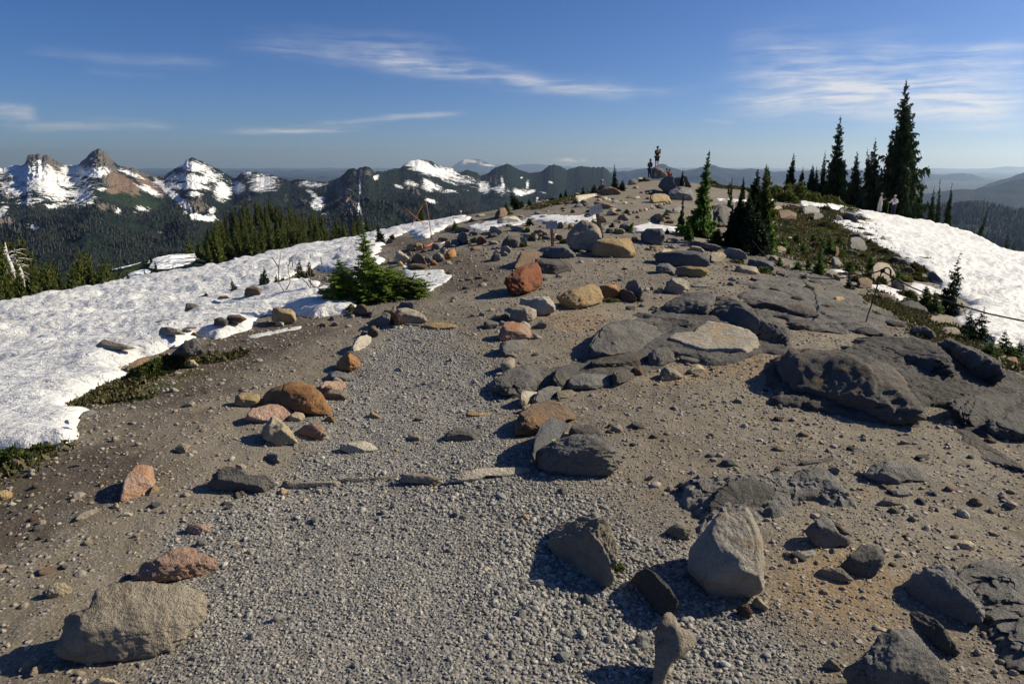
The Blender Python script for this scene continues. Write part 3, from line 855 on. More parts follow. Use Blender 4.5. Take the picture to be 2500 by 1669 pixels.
def rock(reg, pts, mat, label, kind='rock', dr=.8, soft=16, cuts=9, seed=None, rough=1.0, sink=0.0, yaw=True, Y=None, strata=0.0, push=.55, cat=None, group=None, planes=(), lift=0.0, phi=None, skip=()):
    px = np.array(PX(reg, pts), float)
    seed = seed if seed is not None else len(ROCKS) * 7 + 3
    rg = np.random.default_rng(seed)
    umin, vmin = px.min(0); umax, vmax = px.max(0)
    uc, vc = (umin + umax) / 2, (vmin + vmax) / 2

    def lower(u):                                     # lowest outline pixel in a column
        best = -1e9
        for k in range(len(px)):
            (a, b), (c, d) = px[k], px[(k + 1) % len(px)]
            if (a - u) * (c - u) <= 0 and a != c:
                best = max(best, b + (d - b) * (u - a) / (c - a))
        return best if best > -1e8 else vmax
    us = [umin + (umax - umin) * t for t in (.2, .35, .5, .65, .8)]
    if Y is None:
        ys = [hit(u, lower(u), h=lift)[1] for u in us]
        k_ = (ys[4] + ys[3] - ys[1] - ys[0]) / ((us[4] + us[3] - us[1] - us[0]) + 1e-9) if yaw else 0.0
        Y0 = float(np.median([y - k_ * (u - uc) for y, u in zip(ys, us)]))
        if not yaw: Y0 = min(ys)
        lim = Y0 * .35 / max(1.0, (umax - umin) / 2)
        k_ = max(-lim, min(lim, k_))
    else:
        Y0, k_ = Y, 0.0
    mpp = Y0 / F_PX
    W, H = (umax - umin) / 2 * mpp, (vmax - vmin) / 2 * mpp
    rx, ry, rz = ray(uc, vc)
    nn = math.sqrt(rx * rx + 1 + rz * rz)
    te = max(.03, -rz)
    if phi is None: phi = {'bedrock': .45, 'flat_stone': .42, 'boulder': .60}.get(kind, .58) + (.04 if H > W * 1.15 else 0)
    tau = min((1 - phi) * H / te, .85 * math.sqrt(W * H) * (1.5 if kind in ('bedrock', 'flat_stone') else 1.0))
    hz_ = 2 * (H - tau * te)                              # true height
    D = 1.08 * hz_ / (te + hz_ / (2 * tau)) * (dr / .85)
    Yc = Y0 + tau * .96
    lev = 6 if umax - umin > 150 else 5 if (umax - umin) > 50 else 4 if (umax - umin) > 22 else 3
    d, F = ico(lev)
    # outline radius by angle, in units of the half extents
    P = np.stack([(px[:, 0] - uc) / ((umax - umin) / 2), -(px[:, 1] - vc) / ((vmax - vmin) / 2)], -1)
    cen = P.mean(0)
    if poly_sdf(np.array([0.0]), np.array([0.0]), P)[0] > .15: cen = np.zeros(2)
    th = np.linspace(-math.pi, math.pi, 181)
    Rt = np.zeros(181)
    for i, t in enumerate(th):
        ct, st = math.cos(t), math.sin(t)
        for k in range(len(P)):
            a, b = P[k] - cen, P[(k + 1) % len(P)] - cen
            e = b - a
            den = ct * e[1] - st * e[0]
            if abs(den) < 1e-9: continue
            r_ = (a[0] * e[1] - a[1] * e[0]) / den
            w_ = (a[0] * st - a[1] * ct) / den
            if r_ > 0 and -1e-6 <= w_ <= 1 + 1e-6: Rt[i] = max(Rt[i], r_)
    Rt = np.maximum(Rt, .12)
    rad = np.interp(np.arctan2(d[:, 1], d[:, 0]), th, Rt)
    rho = np.hypot(d[:, 0], d[:, 1])
    q = 2.5 if soft < 15 else 4.0
    soft = soft * (1.8 if kind == 'bedrock' else 2.8 if soft >= 15 else 1.2)
    if kind != 'bedrock' and soft > 30: q = 3.0
    r = ((rho / rad) ** q + np.abs(d[:, 2]) ** q) ** (-1 / q)
    inv = r ** -soft
    for c in range(cuts + (6 if kind == 'bedrock' else 0)):
        n = rg.normal(size=3); n[2] = abs(n[2]) * 1.1 + .35; n[0] *= .9
        n /= np.linalg.norm(n)
        s = np.max((d * r[:, None]) @ n)
        inv += (np.maximum(d @ n, 0) / (s * rg.uniform(.62, .93))) ** soft
    # flat broken faces, set by their direction in the world: a top, a front, a sunny right side, a shaded left side
    kk = k_ * (umax - umin) / 2
    UW, VW, CW = np.array([W + rx * kk, kk, rz * kk]), np.array([rx * tau, tau, H + rz * tau]), -np.array([rx, 1, rz]) / nn * D
    jit = lambda a: rg.uniform(-a, a)
    wl = [((.10 + jit(.22), .04 + jit(.14), 1.0), .98, 1), ((jit(.35), -1.0, .18 + jit(.15)), .97, 1), ((.9, -.25 + jit(.3), .35 + jit(.2)), .93, 1), ((-.9, -.25 + jit(.3), .35 + jit(.2)), .93, 1),
          ((.45 + jit(.3), -.35 + jit(.4), .8), .93 - .06 * rg.random(), 0), ((-.45 + jit(.3), -.4 + jit(.3), .7), .93 - .06 * rg.random(), 0)]
    wl = [w_ for k__, w_ in enumerate(wl) if k__ not in skip]
    wl += [(n_, f_, 0) for n_, f_ in planes]
    for n, f_, onsil in wl:
        n = np.array(n, float); n /= np.linalg.norm(n)
        npar = np.array([n @ UW, n @ VW, n @ CW])
        if onsil: s_ = np.max((P - cen) @ npar[:2]) * f_
        else: s_ = np.max((d * (inv ** (-1 / soft))[:, None]) @ npar) * f_
        if s_ > 1e-6:
            inv = inv + (np.maximum(d @ npar, 0) / s_) ** soft
    r2 = inv ** (-1 / soft)
    q3 = d * r2[:, None]
    # relief in metres-like units
    size = (W * H * D) ** (1 / 3)
    m3 = q3 * np.array([W, H, D])
    off = rg.uniform(-50, 50, 3)
    f1 = fbm(m3 / size * 1.1 + off, 3, .5, s=seed)
    f2 = fbm(m3 / size * 4.0 + off, 4, .6, s=seed + 5)
    f3 = fbm(m3 / size * 3.0 * np.array([1, 2.6, 1]) + off, 3, .5, s=seed + 9, ridged=True)
    k = rough
    q3 = q3 * (1 + .05 * k * f1 + .045 * k * f2 + strata * f3)[:, None]
    ck = np.abs(vnoise(m3 / size * (1.3 if kind == 'bedrock' else .9) + off, seed + 41))
    q3 = q3 * (1 - (.055 if kind == 'bedrock' else .03) * np.exp(-(ck / .035) ** 2) * (lev >= 5))[:, None]
    if kind == 'bedrock':
        lay = (m3[:, 1] * 1.0 + m3[:, 2] * .5 + m3[:, 0] * .12) / size * 4.5 + f1 * 1.3
        q3 = q3 * (1 + .022 * (sstep(.35, .65, lay - np.floor(lay)) - (lay - np.floor(lay))))[:, None]
    if lev >= 5:
        q3 = q3 * (1 + .010 * k * fbm(m3 / size * 18 + off, 3, .6, s=seed + 13))[:, None]
    for ax in (0, 1):
        lo, hi = q3[:, ax].min() + cen[ax], q3[:, ax].max() + cen[ax]
        q3[:, ax] = (q3[:, ax] + cen[ax] - (lo + hi) / 2) * (2.0 / (hi - lo)) - cen[ax]
    U = uc + (q3[:, 0] + cen[0]) * (umax - umin) / 2
    V = vc - (q3[:, 1] + cen[1]) * (vmax - vmin) / 2 + sink
    dvv = (V - CY) / F_PX
    yy = cP - dvv * sP
    Yp = Yc + k_ * (U - uc) + tau * np.clip(q3[:, 1] + cen[1], -1.1, 1.1)
    X_ = (U - CX) / F_PX / yy * Yp
    Z_ = EYE + (-sP - dvv * cP) / yy * Yp
    dd = q3[:, 2] * D / nn
    X_, Yp, Z_ = X_ - rx * dd, Yp - dd, Z_ - rz * dd
    base = (float(X_.mean()), float(Yp.mean()), float(Z_.min()))
    nm = kind
    o = mesh_np(nm, np.stack([X_ - base[0], Yp - base[1], Z_ - base[2]], -1), F, RM[mat], True)
    o.location = base
    tag(o, label, cat or {'bedrock': 'rock outcrop', 'boulder': 'boulder', 'stone': 'stone', 'flat_stone': 'stone'}.get(kind, 'rock'), group)
    ROCKS.append((o, uc, vmax, base, max(W, D)))
    return o


def ledge(reg, pts, mat, H, label, front=.7, edge=.35, rough=1.0, crack=.5, steps=0.0, seed=0, dome=.0, back=1.0):
    """bedrock: a raised patch of the ground itself; H = height of its crest, front = share of H the near face has"""
    px = PX(reg, pts)
    vs = [p[1] for p in px]; v0, v1 = min(vs), max(vs)
    us = [p[0] for p in px]
    W = [hit(u, v, h=H * back * max(0.0, min(1.0, (v1 - v) / (v1 - v0) * 1.25 - .2))) [:2] for u, v in px]
    A = np.array(W)
    x0, x1, y0, y1 = A[:, 0].min() - .05, A[:, 0].max() + .05, A[:, 1].min() - .05, A[:, 1].max() + .05
    n = 230
    st = max((x1 - x0), (y1 - y0)) / n
    gx, gy = np.meshgrid(np.arange(x0, x1 + st, st), np.arange(y0, y1 + st, st))
    sh = gx.shape
    x, y = gx.ravel(), gy.ravel()
    sz = math.sqrt((x1 - x0) * (y1 - y0))
    sd = poly_sdf(x, y, W) + fbm(P3(x / sz * 5, y / sz * 5, seed), 4, .55, s=seed) * .03 * sz * rough
    w = np.clip((y - y0) / (y1 - y0), 0, 1)
    e = edge * H
    prof = np.where(sd > 0, 1 - np.exp(-np.maximum(sd, 0) / e * 1.8), sd / (e * .5))
    big = fbm(P3(x / sz * 2.2, y / sz * 2.2, seed + 3), 3, .5, s=seed + 2)
    mid = fbm(P3(x / sz * 9, y / sz * 15, seed + 5), 5, .6, s=seed + 4)
    rid = fbm(P3((x + y * .25) / sz * 4, (y - x * .3) / sz * 11, seed), 4, .55, s=seed + 9, ridged=True)
    hh = H * (front + (1 - front) * w) * (1 + .28 * big) * (1 - dome * (1 - np.minimum(sd / (sz * .35), 1)) ** 2 * (sd > 0))
    if steps:
        q = hh / (H * steps) + mid * .35
        hh = hh * .35 + .65 * H * steps * (np.floor(q) + sstep(.55, 1, q - np.floor(q)))
    cr = np.abs(vnoise(P3(x / sz * 3.1, y / sz * 3.1, seed + 7), seed)) 
    hh = hh - crack * H * .45 * np.exp(-(cr / .035) ** 2)
    hh = hh + H * rough * (.05 * mid + .03 * np.abs(rid))
    fine = fbm(P3(x * 26, y * 26, seed), 4, .6, s=seed + 12)
    z = ground_z(x, y) + hh * prof + fine * .006 * rough * np.minimum(np.maximum(prof, 0), 1)
    i = np.arange(sh[0] - 1)[:, None] * sh[1]; j = np.arange(sh[1] - 1)[None, :]
    F = np.stack([i + j, i + j + 1, i + sh[1] + j + 1, i + sh[1] + j], -1).reshape(-1, 4)
    F = F[(sd[F] > -e * .45).any(1)]
    used = np.unique(F); rm = np.full(x.size, -1); rm[used] = np.arange(len(used))
    # jitter the steep faces sideways so that they are not a clean wall
    jx = fbm(P3(x[used] / sz * 12, z[used] / H * 1.5, y[used] / sz * 12), 3, .6, s=seed + 20) * e * .35
    b = (float(A[:, 0].mean()), float(A[:, 1].mean()), float(z[used].min()))
    o = mesh_np('bedrock', np.stack([x[used] + jx - b[0], y[used] + jx * .6 - b[1], z[used] - b[2]], -1), rm[F], RM[mat], True)
    o.location = b
    ROCKS.append((o, sum(us) / len(us), v1, b, sz))
    return tag(o, label, 'rock outcrop')

B, K, T_ = 'boulder', 'bedrock', 'stone'
# ---- foreground, left
rock('D1', [(300,1400),(310,1250),(400,1170),(520,1130),(560,1010),(620,985),(800,975),(1020,995),(1140,1020),(1190,1080),(1200,1210),(1090,1330),(1000,1400),(860,1430),(720,1450),(600,1450),(450,1460)], 'tan', "large blocky grey-tan boulder, its left end in shade, nearest the bottom left corner", B, .85, 14, 5, 11, 1.0, phi=.5, planes=(((.15,-.35,1),.84),))
rock('D1', [(760,980),(800,930),(820,880),(900,850),(960,820),(1020,785),(1120,780),(1200,820),(1250,880),(1240,930),(1100,970),(950,990),(850,985)], 'pink', "pink and orange streaked rock just behind the large blocky grey-tan boulder", 'rock', .8, 26, 9, 12, 1.3)
rock('D1', [(685,520),(700,440),(710,390),(760,340),(810,308),(850,320),(890,350),(895,420),(850,490),(790,500),(720,530)], 'pink', "upright pale orange rock casting a long shadow left beside the gravel", 'rock', .8, 30, 6, 14)
rock('D1', [(850,490),(880,430),(915,450),(905,470)], 'yellow', "small brown stone tucked behind the upright pale orange rock", T_)
rock('D1', [(1180,450),(1230,370),(1290,322),(1340,325),(1420,370),(1480,375),(1530,370),(1590,430),(1560,455),(1450,475),(1280,470)], 'basalt', "low dark grey rock with two humps at the left end of the stone step", 'rock', .7, 18, 7, 15)
rock('D1', [(1600,440),(1620,405),(1700,400),(1740,415),(1800,404),(1952,408),(1950,432),(1750,445),(1640,455)], 'tan', "long low stone half buried in the gravel as a step", 'flat_stone', .8, 16, 5, 16, phi=.8)
rock('D2', [(-10,408),(40,385),(130,392),(230,380),(330,380),(330,392),(200,402),(60,415)], 'tan', "thin pale curved stone edge continuing the gravel step", 'flat_stone', .9, 12, 3, 17, phi=.8)
rock('D1', [(1590,480),(1600,455),(1625,447),(1642,460),(1635,485),(1610,490)], 'cream', "small round cream stone in front of the gravel step", T_)
rock('D1', [(640,560),(650,535),(670,530),(682,550),(670,568)], 'cream', "small round cream stone at the foot of the upright pale orange rock", T_)
rock('D1', [(690,600),(720,582),(760,592),(755,608),(700,610)], 'pale', "small flat pale stone right of the round cream stone", T_)
rock('D1', [(430,620),(480,580),(560,565),(640,560),(600,590),(500,620),(450,635)], 'tan', "flat tan stone half buried in shadow left of the upright rock", 'flat_stone', .9)
rock('D1', [(200,650),(240,625),(265,630),(260,655),(215,662)], 'tan', "little tan stone on the brown soil below the dark humped rock's far left", T_)
rock('D1', [(260,1050),(280,1010),(320,985),(370,990),(415,1030),(405,1055),(350,1068),(280,1080)], 'cream', "cream rock left of the pink streaked rock", 'rock', .8, 26, 8)
rock('D1', [(1055,700),(1085,648),(1210,648),(1190,700),(1150,715)], 'pink', "flat-topped triangular tan stone alone in the grey gravel", 'rock', .8, 30, 5)
rock('D1', [(1110,775),(1140,740),(1175,735),(1190,760),(1150,788)], 'grey', "grey stone between the triangular stone and the pink streaked rock", T_)
rock('D1', [(1010,240),(1000,215),(1040,190),(1080,200),(1075,235),(1045,258)], 'cream', "small orange and cream stone at the tip of a long shadow", T_)
rock('D1', [(1085,248),(1110,230),(1132,245),(1100,256)], 'pale', "tiny white stone right of the small orange and cream stone", T_)
rock('D1', [(1485,140),(1500,80),(1550,35),(1590,50),(1650,100),(1680,150),(1705,195),(1620,208),(1560,215),(1510,170)], 'cream', "upright cream and orange rock in front of the big orange dome", 'rock', .8, 30, 8, 33, 1.3)
rock('D1', [(1690,130),(1740,90),(1810,65),(1850,95),(1870,150),(1830,182),(1790,160),(1700,140)], 'pink', "low pale pink rock with an orange right face beside the upright cream rock", 'rock', .8, 26, 7)
rock('D1', [(50,310),(60,285),(90,280),(125,300),(120,330),(80,338)], 'pink', "pink stone at the edge of the green shrub below the snow", T_)
rock('D1', [(-20,510),(-10,465),(40,455),(75,475),(70,500),(20,518)], 'yellow', "rounded tan rock at the left edge of the picture", T_)
rock('D1', [(40,548),(70,525),(98,535),(70,552)], 'pale', "small white stone right of the rounded tan rock at the left edge", T_)
rock('D1', [(640,175),(660,148),(680,165),(665,185)], 'cream', "small white stone on brown soil midway to the snow", T_)
rock('D1', [(105,1495),(140,1440),(200,1415),(228,1425),(220,1450),(150,1500)], 'tan', "flat stone lying in the shadow of the large blocky boulder", 'flat_stone', .9)
rock('D1', [(170,1515),(190,1475),(250,1450),(240,1490),(200,1525)], 'tan', "smaller stone beside the flat stone in the large boulder's shadow", T_)
rock('D1', [(500,1575),(560,1530),(650,1540),(690,1575),(600,1620)], 'cream', "pale stone cut by the bottom edge below the large blocky boulder", T_)
rock('D1', [(1555,1210),(1580,1160),(1605,1175),(1600,1205),(1575,1218)], 'grey', "two-toned grey pebble standing out right of the large blocky boulder", T_)
rock('D1', [(1400,820),(1430,788),(1465,795),(1450,818)], 'pale', "pale pebble right of the pink streaked rock", T_)
rock('D1', [(165,868),(195,840),(212,850),(190,878)], 'grey', "grey pebble on the brown soil above the cream rock", T_)
rock('D1', [(215,915),(235,900),(245,920),(225,938)], 'pink', "small peach pebble above the cream rock", T_)
rock('D1', [(1520,272),(1545,245),(1600,255),(1605,302),(1570,312)], 'grey', "small upright grey stone below the low pale pink rock", T_)
# ---- left edge of the path
rock('C6', [(30,1230),(40,1140),(100,1085),(200,1060),(260,1035),(340,1033),(420,1070),(480,1120),(530,1190),(580,1260),(588,1305),(540,1300),(420,1285),(300,1275),(200,1265),(100,1250)], 'orange', "big smooth orange-brown domed boulder on the left of the path", B, .9, 10, 2, 41, .5)
rock('C5', [(1790,1220),(1795,1150),(1850,1120),(1930,1125),(1995,1140),(1990,1225),(1900,1245)], 'yellow', "yellowish rock against the left end of the orange dome", 'rock', .8)
rock('C6', [(-90,1350),(-40,1270),(0,1240),(100,1215),(200,1210),(260,1240),(325,1290),(320,1330),(230,1345),(100,1340),(0,1370)], 'pink', "broad pinkish grey slab in front of the orange dome", 'rock', .8, 18, 7)
rock('C6', [(520,1330),(560,1300),(605,1310),(600,1355),(570,1362),(540,1348)], 'yellow', "small golden stone at the right foot of the orange dome", T_)
rock('C6', [(485,1090),(520,1038),(600,1032),(680,1040),(722,1065),(715,1090),(640,1105),(540,1112),(500,1130)], 'pink', "flat pink slab stone right behind the orange dome", 'flat_stone', .9, 22, 5)
rock('C6', [(510,1140),(560,1105),(640,1095),(680,1120),(712,1160),(700,1180),(600,1180),(530,1170)], 'tan', "grey-tan rock under the flat pink slab stone", 'rock', .8)
rock('C6', [(520,1030),(560,975),(620,955),(700,975),(750,1010),(750,1035),(650,1040)], 'grey', "low grey speckled rock in front of the blocky orange rock", 'rock', .8)
rock('C6', [(600,950),(620,890),(670,835),(720,815),(770,850),(800,900),(798,950),(740,968),(670,955)], 'orange', "blocky orange rock with a dark cleft at the path's left edge", 'rock', .85, 30, 8, 47, 1.4)
rock('C6', [(600,830),(650,800),(750,797),(785,815),(790,870),(740,860)], 'grey', "flat grey stone behind the blocky orange rock", 'flat_stone', .8)
rock('C6', [(722,790),(750,720),(800,690),(850,680),(885,700),(880,740),(810,808),(760,803)], 'pale', "long cream-white rock in the path's left edging", 'rock', .8)
rock('C6', [(850,665),(870,620),(910,610),(945,660),(930,692),(890,708),(860,685)], 'brown', "small brown-orange rock between the cream-white and angular rocks", 'rock', .8)
rock('C6', [(865,600),(880,570),(950,540),(985,505),(1030,520),(1015,600),(970,635),(900,618)], 'grey', "pale grey angular rock with sharp facets beside its orange neighbour", 'rock', .8, 34, 9)
rock('C6', [(960,540),(985,488),(1040,500),(1080,530),(1100,580),(1092,608),(1010,602),(1000,560)], 'orange', "bright orange-yellow pointed rock in the path's left edging", 'rock', .7, 30, 7)
rock('C6', [(1060,530),(1090,480),(1150,472),(1220,490),(1270,530),(1310,580),(1270,598),(1100,600),(1075,570)], 'tan', "broad smooth grey-tan boulder right of the bright orange pointed rock", B, .8, 12, 4)
rock('C6', [(1270,612),(1330,590),(1400,585),(1500,600),(1550,625),(1450,637),(1300,632)], 'yellow', "low buried tan stone hump across the path", 'flat_stone', .9, 12, 3)
rock('C6', [(1100,600),(1150,592),(1250,600),(1260,615),(1150,612)], 'tan', "thin buried stone rib left of the low tan hump", 'flat_stone', .9, 12, 3)
rock('C6', [(870,530),(910,480),(960,460),(1040,455),(1085,480),(1080,505),(1020,505),(980,510),(950,540),(900,548)], 'basalt', "dark grey rock right under the front of the big fir shrub", 'rock', .8)
rock('C6', [(1090,465),(1110,430),(1180,428),(1220,440),(1230,470),(1220,497),(1150,480)], 'basalt', "dark rounded rock under the right skirt of the big fir shrub", 'rock', .8)
rock('C6', [(740,510),(770,455),(820,445),(850,480),(880,510),(860,537),(800,535)], 'brown', "brown rock under the left skirt of the big fir shrub", 'rock', .8)
rock('C6', [(115,570),(118,490),(130,472),(200,480),(260,480),(295,510),(310,570),(290,592),(180,603),(130,595)], 'yellow', "squarish ochre and grey boulder at the edge of the snow", B, .85, 22, 5, 56)
rock('C6', [(145,612),(175,575),(215,590),(210,615)], 'cream', "small cream stone leaning on the squarish ochre boulder", T_)
rock('C6', [(340,340),(390,320),(450,312),(510,330),(560,380),(560,412),(500,425),(400,410),(350,380)], 'brown', "brown and rust rounded rock in the snow under bare twigs", 'rock', .8)
rock('C6', [(470,612),(500,590),(540,600),(535,620)], 'orange', "small orange stone on soil below the snow edge", T_)
rock('C6', [(570,605),(600,583),(635,598),(610,618)], 'pink', "small pinkish stone right of the small orange stone", T_)
rock('C6', [(385,530),(400,515),(425,520),(425,545)], 'grey', "small dark stone at the lip of the snow", T_)
rock('C6', [(560,562),(570,540),(595,545),(597,575)], 'brown', "tiny brown stone right under the snow lip", T_)
rock('C6', [(1060,950),(1090,928),(1118,935),(1120,962),(1090,954)], 'pale', "single pale stone lying in the middle of the path", T_)
rock('C6', [(1160,1475),(1180,1445),(1230,1440),(1265,1465),(1255,1492),(1190,1492)], 'tan', "rounded tan stone in the path left of the grey crag", T_)
rock('C6', [(1430,1475),(1480,1420),(1540,1385),(1600,1390),(1680,1400),(1720,1450),(1700,1490),(1600,1495),(1500,1500)], 'grey', "pointed grey and pale crag sticking out of the path gravel", 'rock', .8, 26, 8, 66, 1.3)
rock('C6', [(640,1520),(700,1500),(760,1500),(830,1490),(890,1520),(945,1560),(850,1575),(750,1595),(660,1565)], 'pale', "flat whitish rock breaking the path surface above the step", 'rock', .8, 22, 7)
rock('C6', [(860,1312),(885,1262),(910,1285),(965,1312),(900,1320)], 'yellow', "small pointed tan cone of stone in the path", T_, .9)
rock('C6', [(1590,1302),(1660,1255),(1710,1275),(1820,1280),(1780,1297),(1650,1304)], 'yellow', "low tan hump with a peak on the right of the path", 'flat_stone', .9)
# ---- right edge of the path
rock('C6', [(1735,615),(1745,575),(1800,570),(1860,582),(1850,630),(1780,642)], 'grey', "grey rounded stone at the head of the path's right edging", 'rock')
rock('C6', [(1790,562),(1830,525),(1900,515),(1940,540),(1900,568)], 'tan', "flat tan stone behind the grey stone of the right edging", 'rock')
rock('C6', [(1850,700),(1860,640),(1910,580),(1960,575),(2060,600),(2110,650),(2105,700),(1960,728),(1880,728)], 'pink', "peach-topped dark-sided rock in the path's right edging", 'rock', .8, 26, 8, 73)
rock('C6', [(1860,785),(1870,740),(1920,725),(1960,720),(2055,718),(2040,780),(2030,812),(1950,825),(1880,862)], 'grey', "grey rock with a white corner in the right edging", 'rock', .8, 26, 8)
rock('C6', [(1870,910),(1900,865),(1950,850),(1985,880),(1975,960),(1905,1003),(1885,960)], 'tan', "narrow upright pale rock in the right edging", 'rock', .8, 26, 7)
rock('C7', [(-65,385),(-65,300),(-40,240),(0,200),(60,160),(130,150),(160,130),(185,122),(215,170),(238,220),(235,310),(220,345),(100,370),(0,388)], 'red', "craggy rust-red boulder with a peak, the reddest of all", B, .8, 30, 9, 77, 1.6)
rock('C7', [(18,170),(30,100),(60,50),(120,35),(222,45),(200,90),(170,130),(100,155),(40,180)], 'brown', "rounded brown boulder with an orange rim behind the rust-red boulder", B, .8, 16, 5)
rock('C7', [(165,160),(180,105),(240,95),(330,98),(400,110),(450,135),(475,170),(440,190),(330,212),(230,214)], 'basalt', "long dark boulder lying right of the rust-red boulder", B, .7, 16, 6)
rock('C3', [(230,1020),(240,975),(320,935),(390,935),(440,965),(485,1000),(492,1028),(400,1038),(280,1035)], 'slab', "dark angular boulder at the foot of the upright sign", B, .7, 26, 6)
rock('C3', [(410,910),(430,850),(480,790),(540,740),(620,770),(670,810),(690,870),(680,940),(640,985),(560,992),(480,980),(440,950)], 'tan', "tallest grey-brown boulder with a pointed top between the two signs", B, .75, 22, 5, 81, .8)
rock('C3', [(610,990),(620,950),(650,895),(740,884),(900,880),(930,920),(950,990),(945,1020),(880,1032),(700,1032),(640,1012)], 'yellow', "broad tan boulder in front of the leaning sign", B, .8, 20, 5, 82, .7)
rock('C3', [(982,905),(985,835),(1020,806),(1160,808),(1173,850),(1170,900),(1150,938),(1060,925)], 'slab', "dark grey cube-shaped boulder behind the stone bench", B, .85, 30, 3, 83, 1.0)
rock('C7', [(1085,75),(1095,55),(1200,45),(1270,35),(1400,40),(1490,58),(1515,95),(1510,150),(1480,170),(1350,170),(1200,148),(1100,125)], 'slab', "thick flat grey slab laid as the seat of the stone bench", 'bench_slab', .95, 30, 1, 84, .5, push=.75, cat='stone bench seat')
rock('C7', [(1098,190),(1100,140),(1130,132),(1210,140),(1245,170),(1235,212),(1130,215)], 'slab', "rounded grey block carrying the left end of the bench slab", 'support_stone', .9, 18, 4, cat='stone')
rock('C7', [(1245,212),(1250,160),(1300,155),(1480,165),(1503,195),(1470,240),(1380,240),(1280,228)], 'yellow', "long tan block carrying the right end of the bench slab", 'support_stone', .8, 18, 4, cat='stone')
rock('C7', [(55,440),(60,390),(130,388),(280,385),(310,420),(335,480),(320,515),(210,532),(120,500)], 'pale', "flat-topped whitish slab rock in front of the rust-red boulder", 'rock', .8, 30, 4, 87)
rock('C7', [(-20,565),(-10,480),(50,450),(130,460),(190,490),(190,550),(140,582),(50,588)], 'tan', "rough grey-brown rock left of the flat-topped whitish slab rock", 'rock', .8, 24, 8)
rock('C7', [(335,430),(350,390),(450,340),(530,312),(610,290),(660,320),(705,400),(690,440),(600,467),(500,492),(420,482),(360,462)], 'yellow', "long tan-brown boulder with a pointed right shoulder", B, .8, 18, 7, 89)
rock('C7', [(662,335),(680,305),(800,295),(835,370),(800,402),(710,415),(690,375)], 'orange', "orange-red square rock right of the long tan-brown boulder", 'rock', .8, 28, 6)
rock('C7', [(862,320),(890,270),(950,260),(975,290),(1000,350),(985,402),(940,420),(890,350)], 'grey', "upright dark rock with a rounded top in the row right of the orange-red rock", 'rock', .7, 22, 6)
rock('C7', [(820,340),(860,328),(920,350),(955,390),(950,425),(890,434),(845,405)], 'brown', "low dark brown wedge between the orange-red rock and its upright neighbour", 'rock', .8, 22, 6)
rock('C7', [(1160,325),(1175,270),(1230,248),(1290,245),(1340,280),(1362,325),(1340,362),(1260,380),(1180,352)], 'pale', "rough whitish boulder in front of the stone bench", 'rock', .85, 26, 10, 93, 1.8)
rock('C7', [(1000,348),(1030,318),(1055,325),(1050,350)], 'pale', "small pale stone, leftmost of three left of the whitish boulder", T_)
rock('C7', [(1052,325),(1080,305),(1092,335),(1068,347)], 'tan', "small stone in the middle of three left of the whitish boulder", T_)
rock('C7', [(1105,340),(1120,318),(1155,330),(1160,352),(1122,357)], 'cream', "cream stone touching the whitish boulder's left side", T_)
rock('C7', [(155,628),(230,565),(272,612),(240,638)], 'grey', "small dark triangular rock inside the path's right edging", 'rock', .8, 30, 5)
rock('C7', [(605,642),(625,628),(645,640),(625,652)], 'pink', "tiny pink stone alone on the bare tan ground", T_)
rock('C7', [(1640,300),(1670,272),(1705,290),(1700,308)], 'grey', "dark little stone right of the whitish boulder", T_)
rock('C7', [(1365,300),(1400,290),(1480,300),(1530,318),(1450,322),(1380,318)], 'grey', "thin dark flat stone right of the whitish boulder", 'flat_stone', .9)
rock('C7', [(960,465),(990,440),(1015,470)], 'grey', "small grey stone before the long tan-brown boulder's right end", T_)
# ---- bedrock in the middle right
rock('C7', [(1110,520),(1200,430),(1300,375),(1400,352),(1500,355),(1570,375),(1560,450),(1480,560),(1350,560),(1250,530)], 'basalt', "smooth dark bedrock dome sloping left, behind the pale flat ledge", K, .9, 20, 7, 611, 1.2, strata=0.012)
rock('C7', [(1400,560),(1480,480),(1555,380),(1650,385),(1750,420),(1850,470),(1960,520),(2080,580),(2160,640),(2150,740),(2080,795),(1960,760),(1850,690),(1700,610),(1550,590)], 'basalt', "dark fractured bedrock running right from the smooth dome", K, .9, 20, 7, 622, 1.2, strata=0.012)
rock('C7', [(905,550),(980,505),(1080,520),(1200,530),(1330,560),(1430,575),(1390,640),(1280,652),(1200,705),(1150,645),(1050,595),(930,575)], 'basalt', "rough dark bedrock wedge below the smooth dome", K, .9, 20, 7, 633, 1.2, strata=0.012)
rock('C7', [(495,875),(590,780),(640,690),(700,620),(780,570),(900,560),(1000,580),(1100,612),(1190,700),(1190,760),(1080,795),(1000,810),(850,835),(720,855),(600,885)], 'basalt', "large dark wedge of bedrock sloping down to the left beside the tan ground", K, .8, 22, 5, 105, .8)
rock('C7', [(715,835),(725,730),(760,642),(850,640),(960,670),(1050,690),(1080,790),(980,802),(830,835)], 'basaltrust', "grey-topped block set in front of the large dark wedge", K, .6, 26, 4, 106, .8, push=.3)
rock('C7', [(1195,770),(1200,700),(1240,660),(1380,652),(1480,570),(1560,580),(1700,610),(1800,640),(1860,690),(1935,792),(1850,818),(1700,842),(1560,867),(1520,850),(1350,812),(1250,785)], 'palerust', "pale flat-topped ledge with an orange rusty side", K, .9, 30, 2, 107, .7)
rock('C7', [(560,935),(620,880),(700,840),(850,820),(1000,800),(1080,812),(1040,905),(940,945),(850,955),(700,965),(600,955)], 'basaltrust', "low rounded grey ledge below the large dark wedge", K, .9, 20, 7, 644, 1.2, strata=0.012)
rock('C7', [(1040,910),(1040,830),(1100,790),(1190,775),(1240,820),(1246,872),(1180,912),(1100,932)], 'basalt', "egg-shaped dark boulder below the pale flat-topped ledge", B, .85, 14, 5)
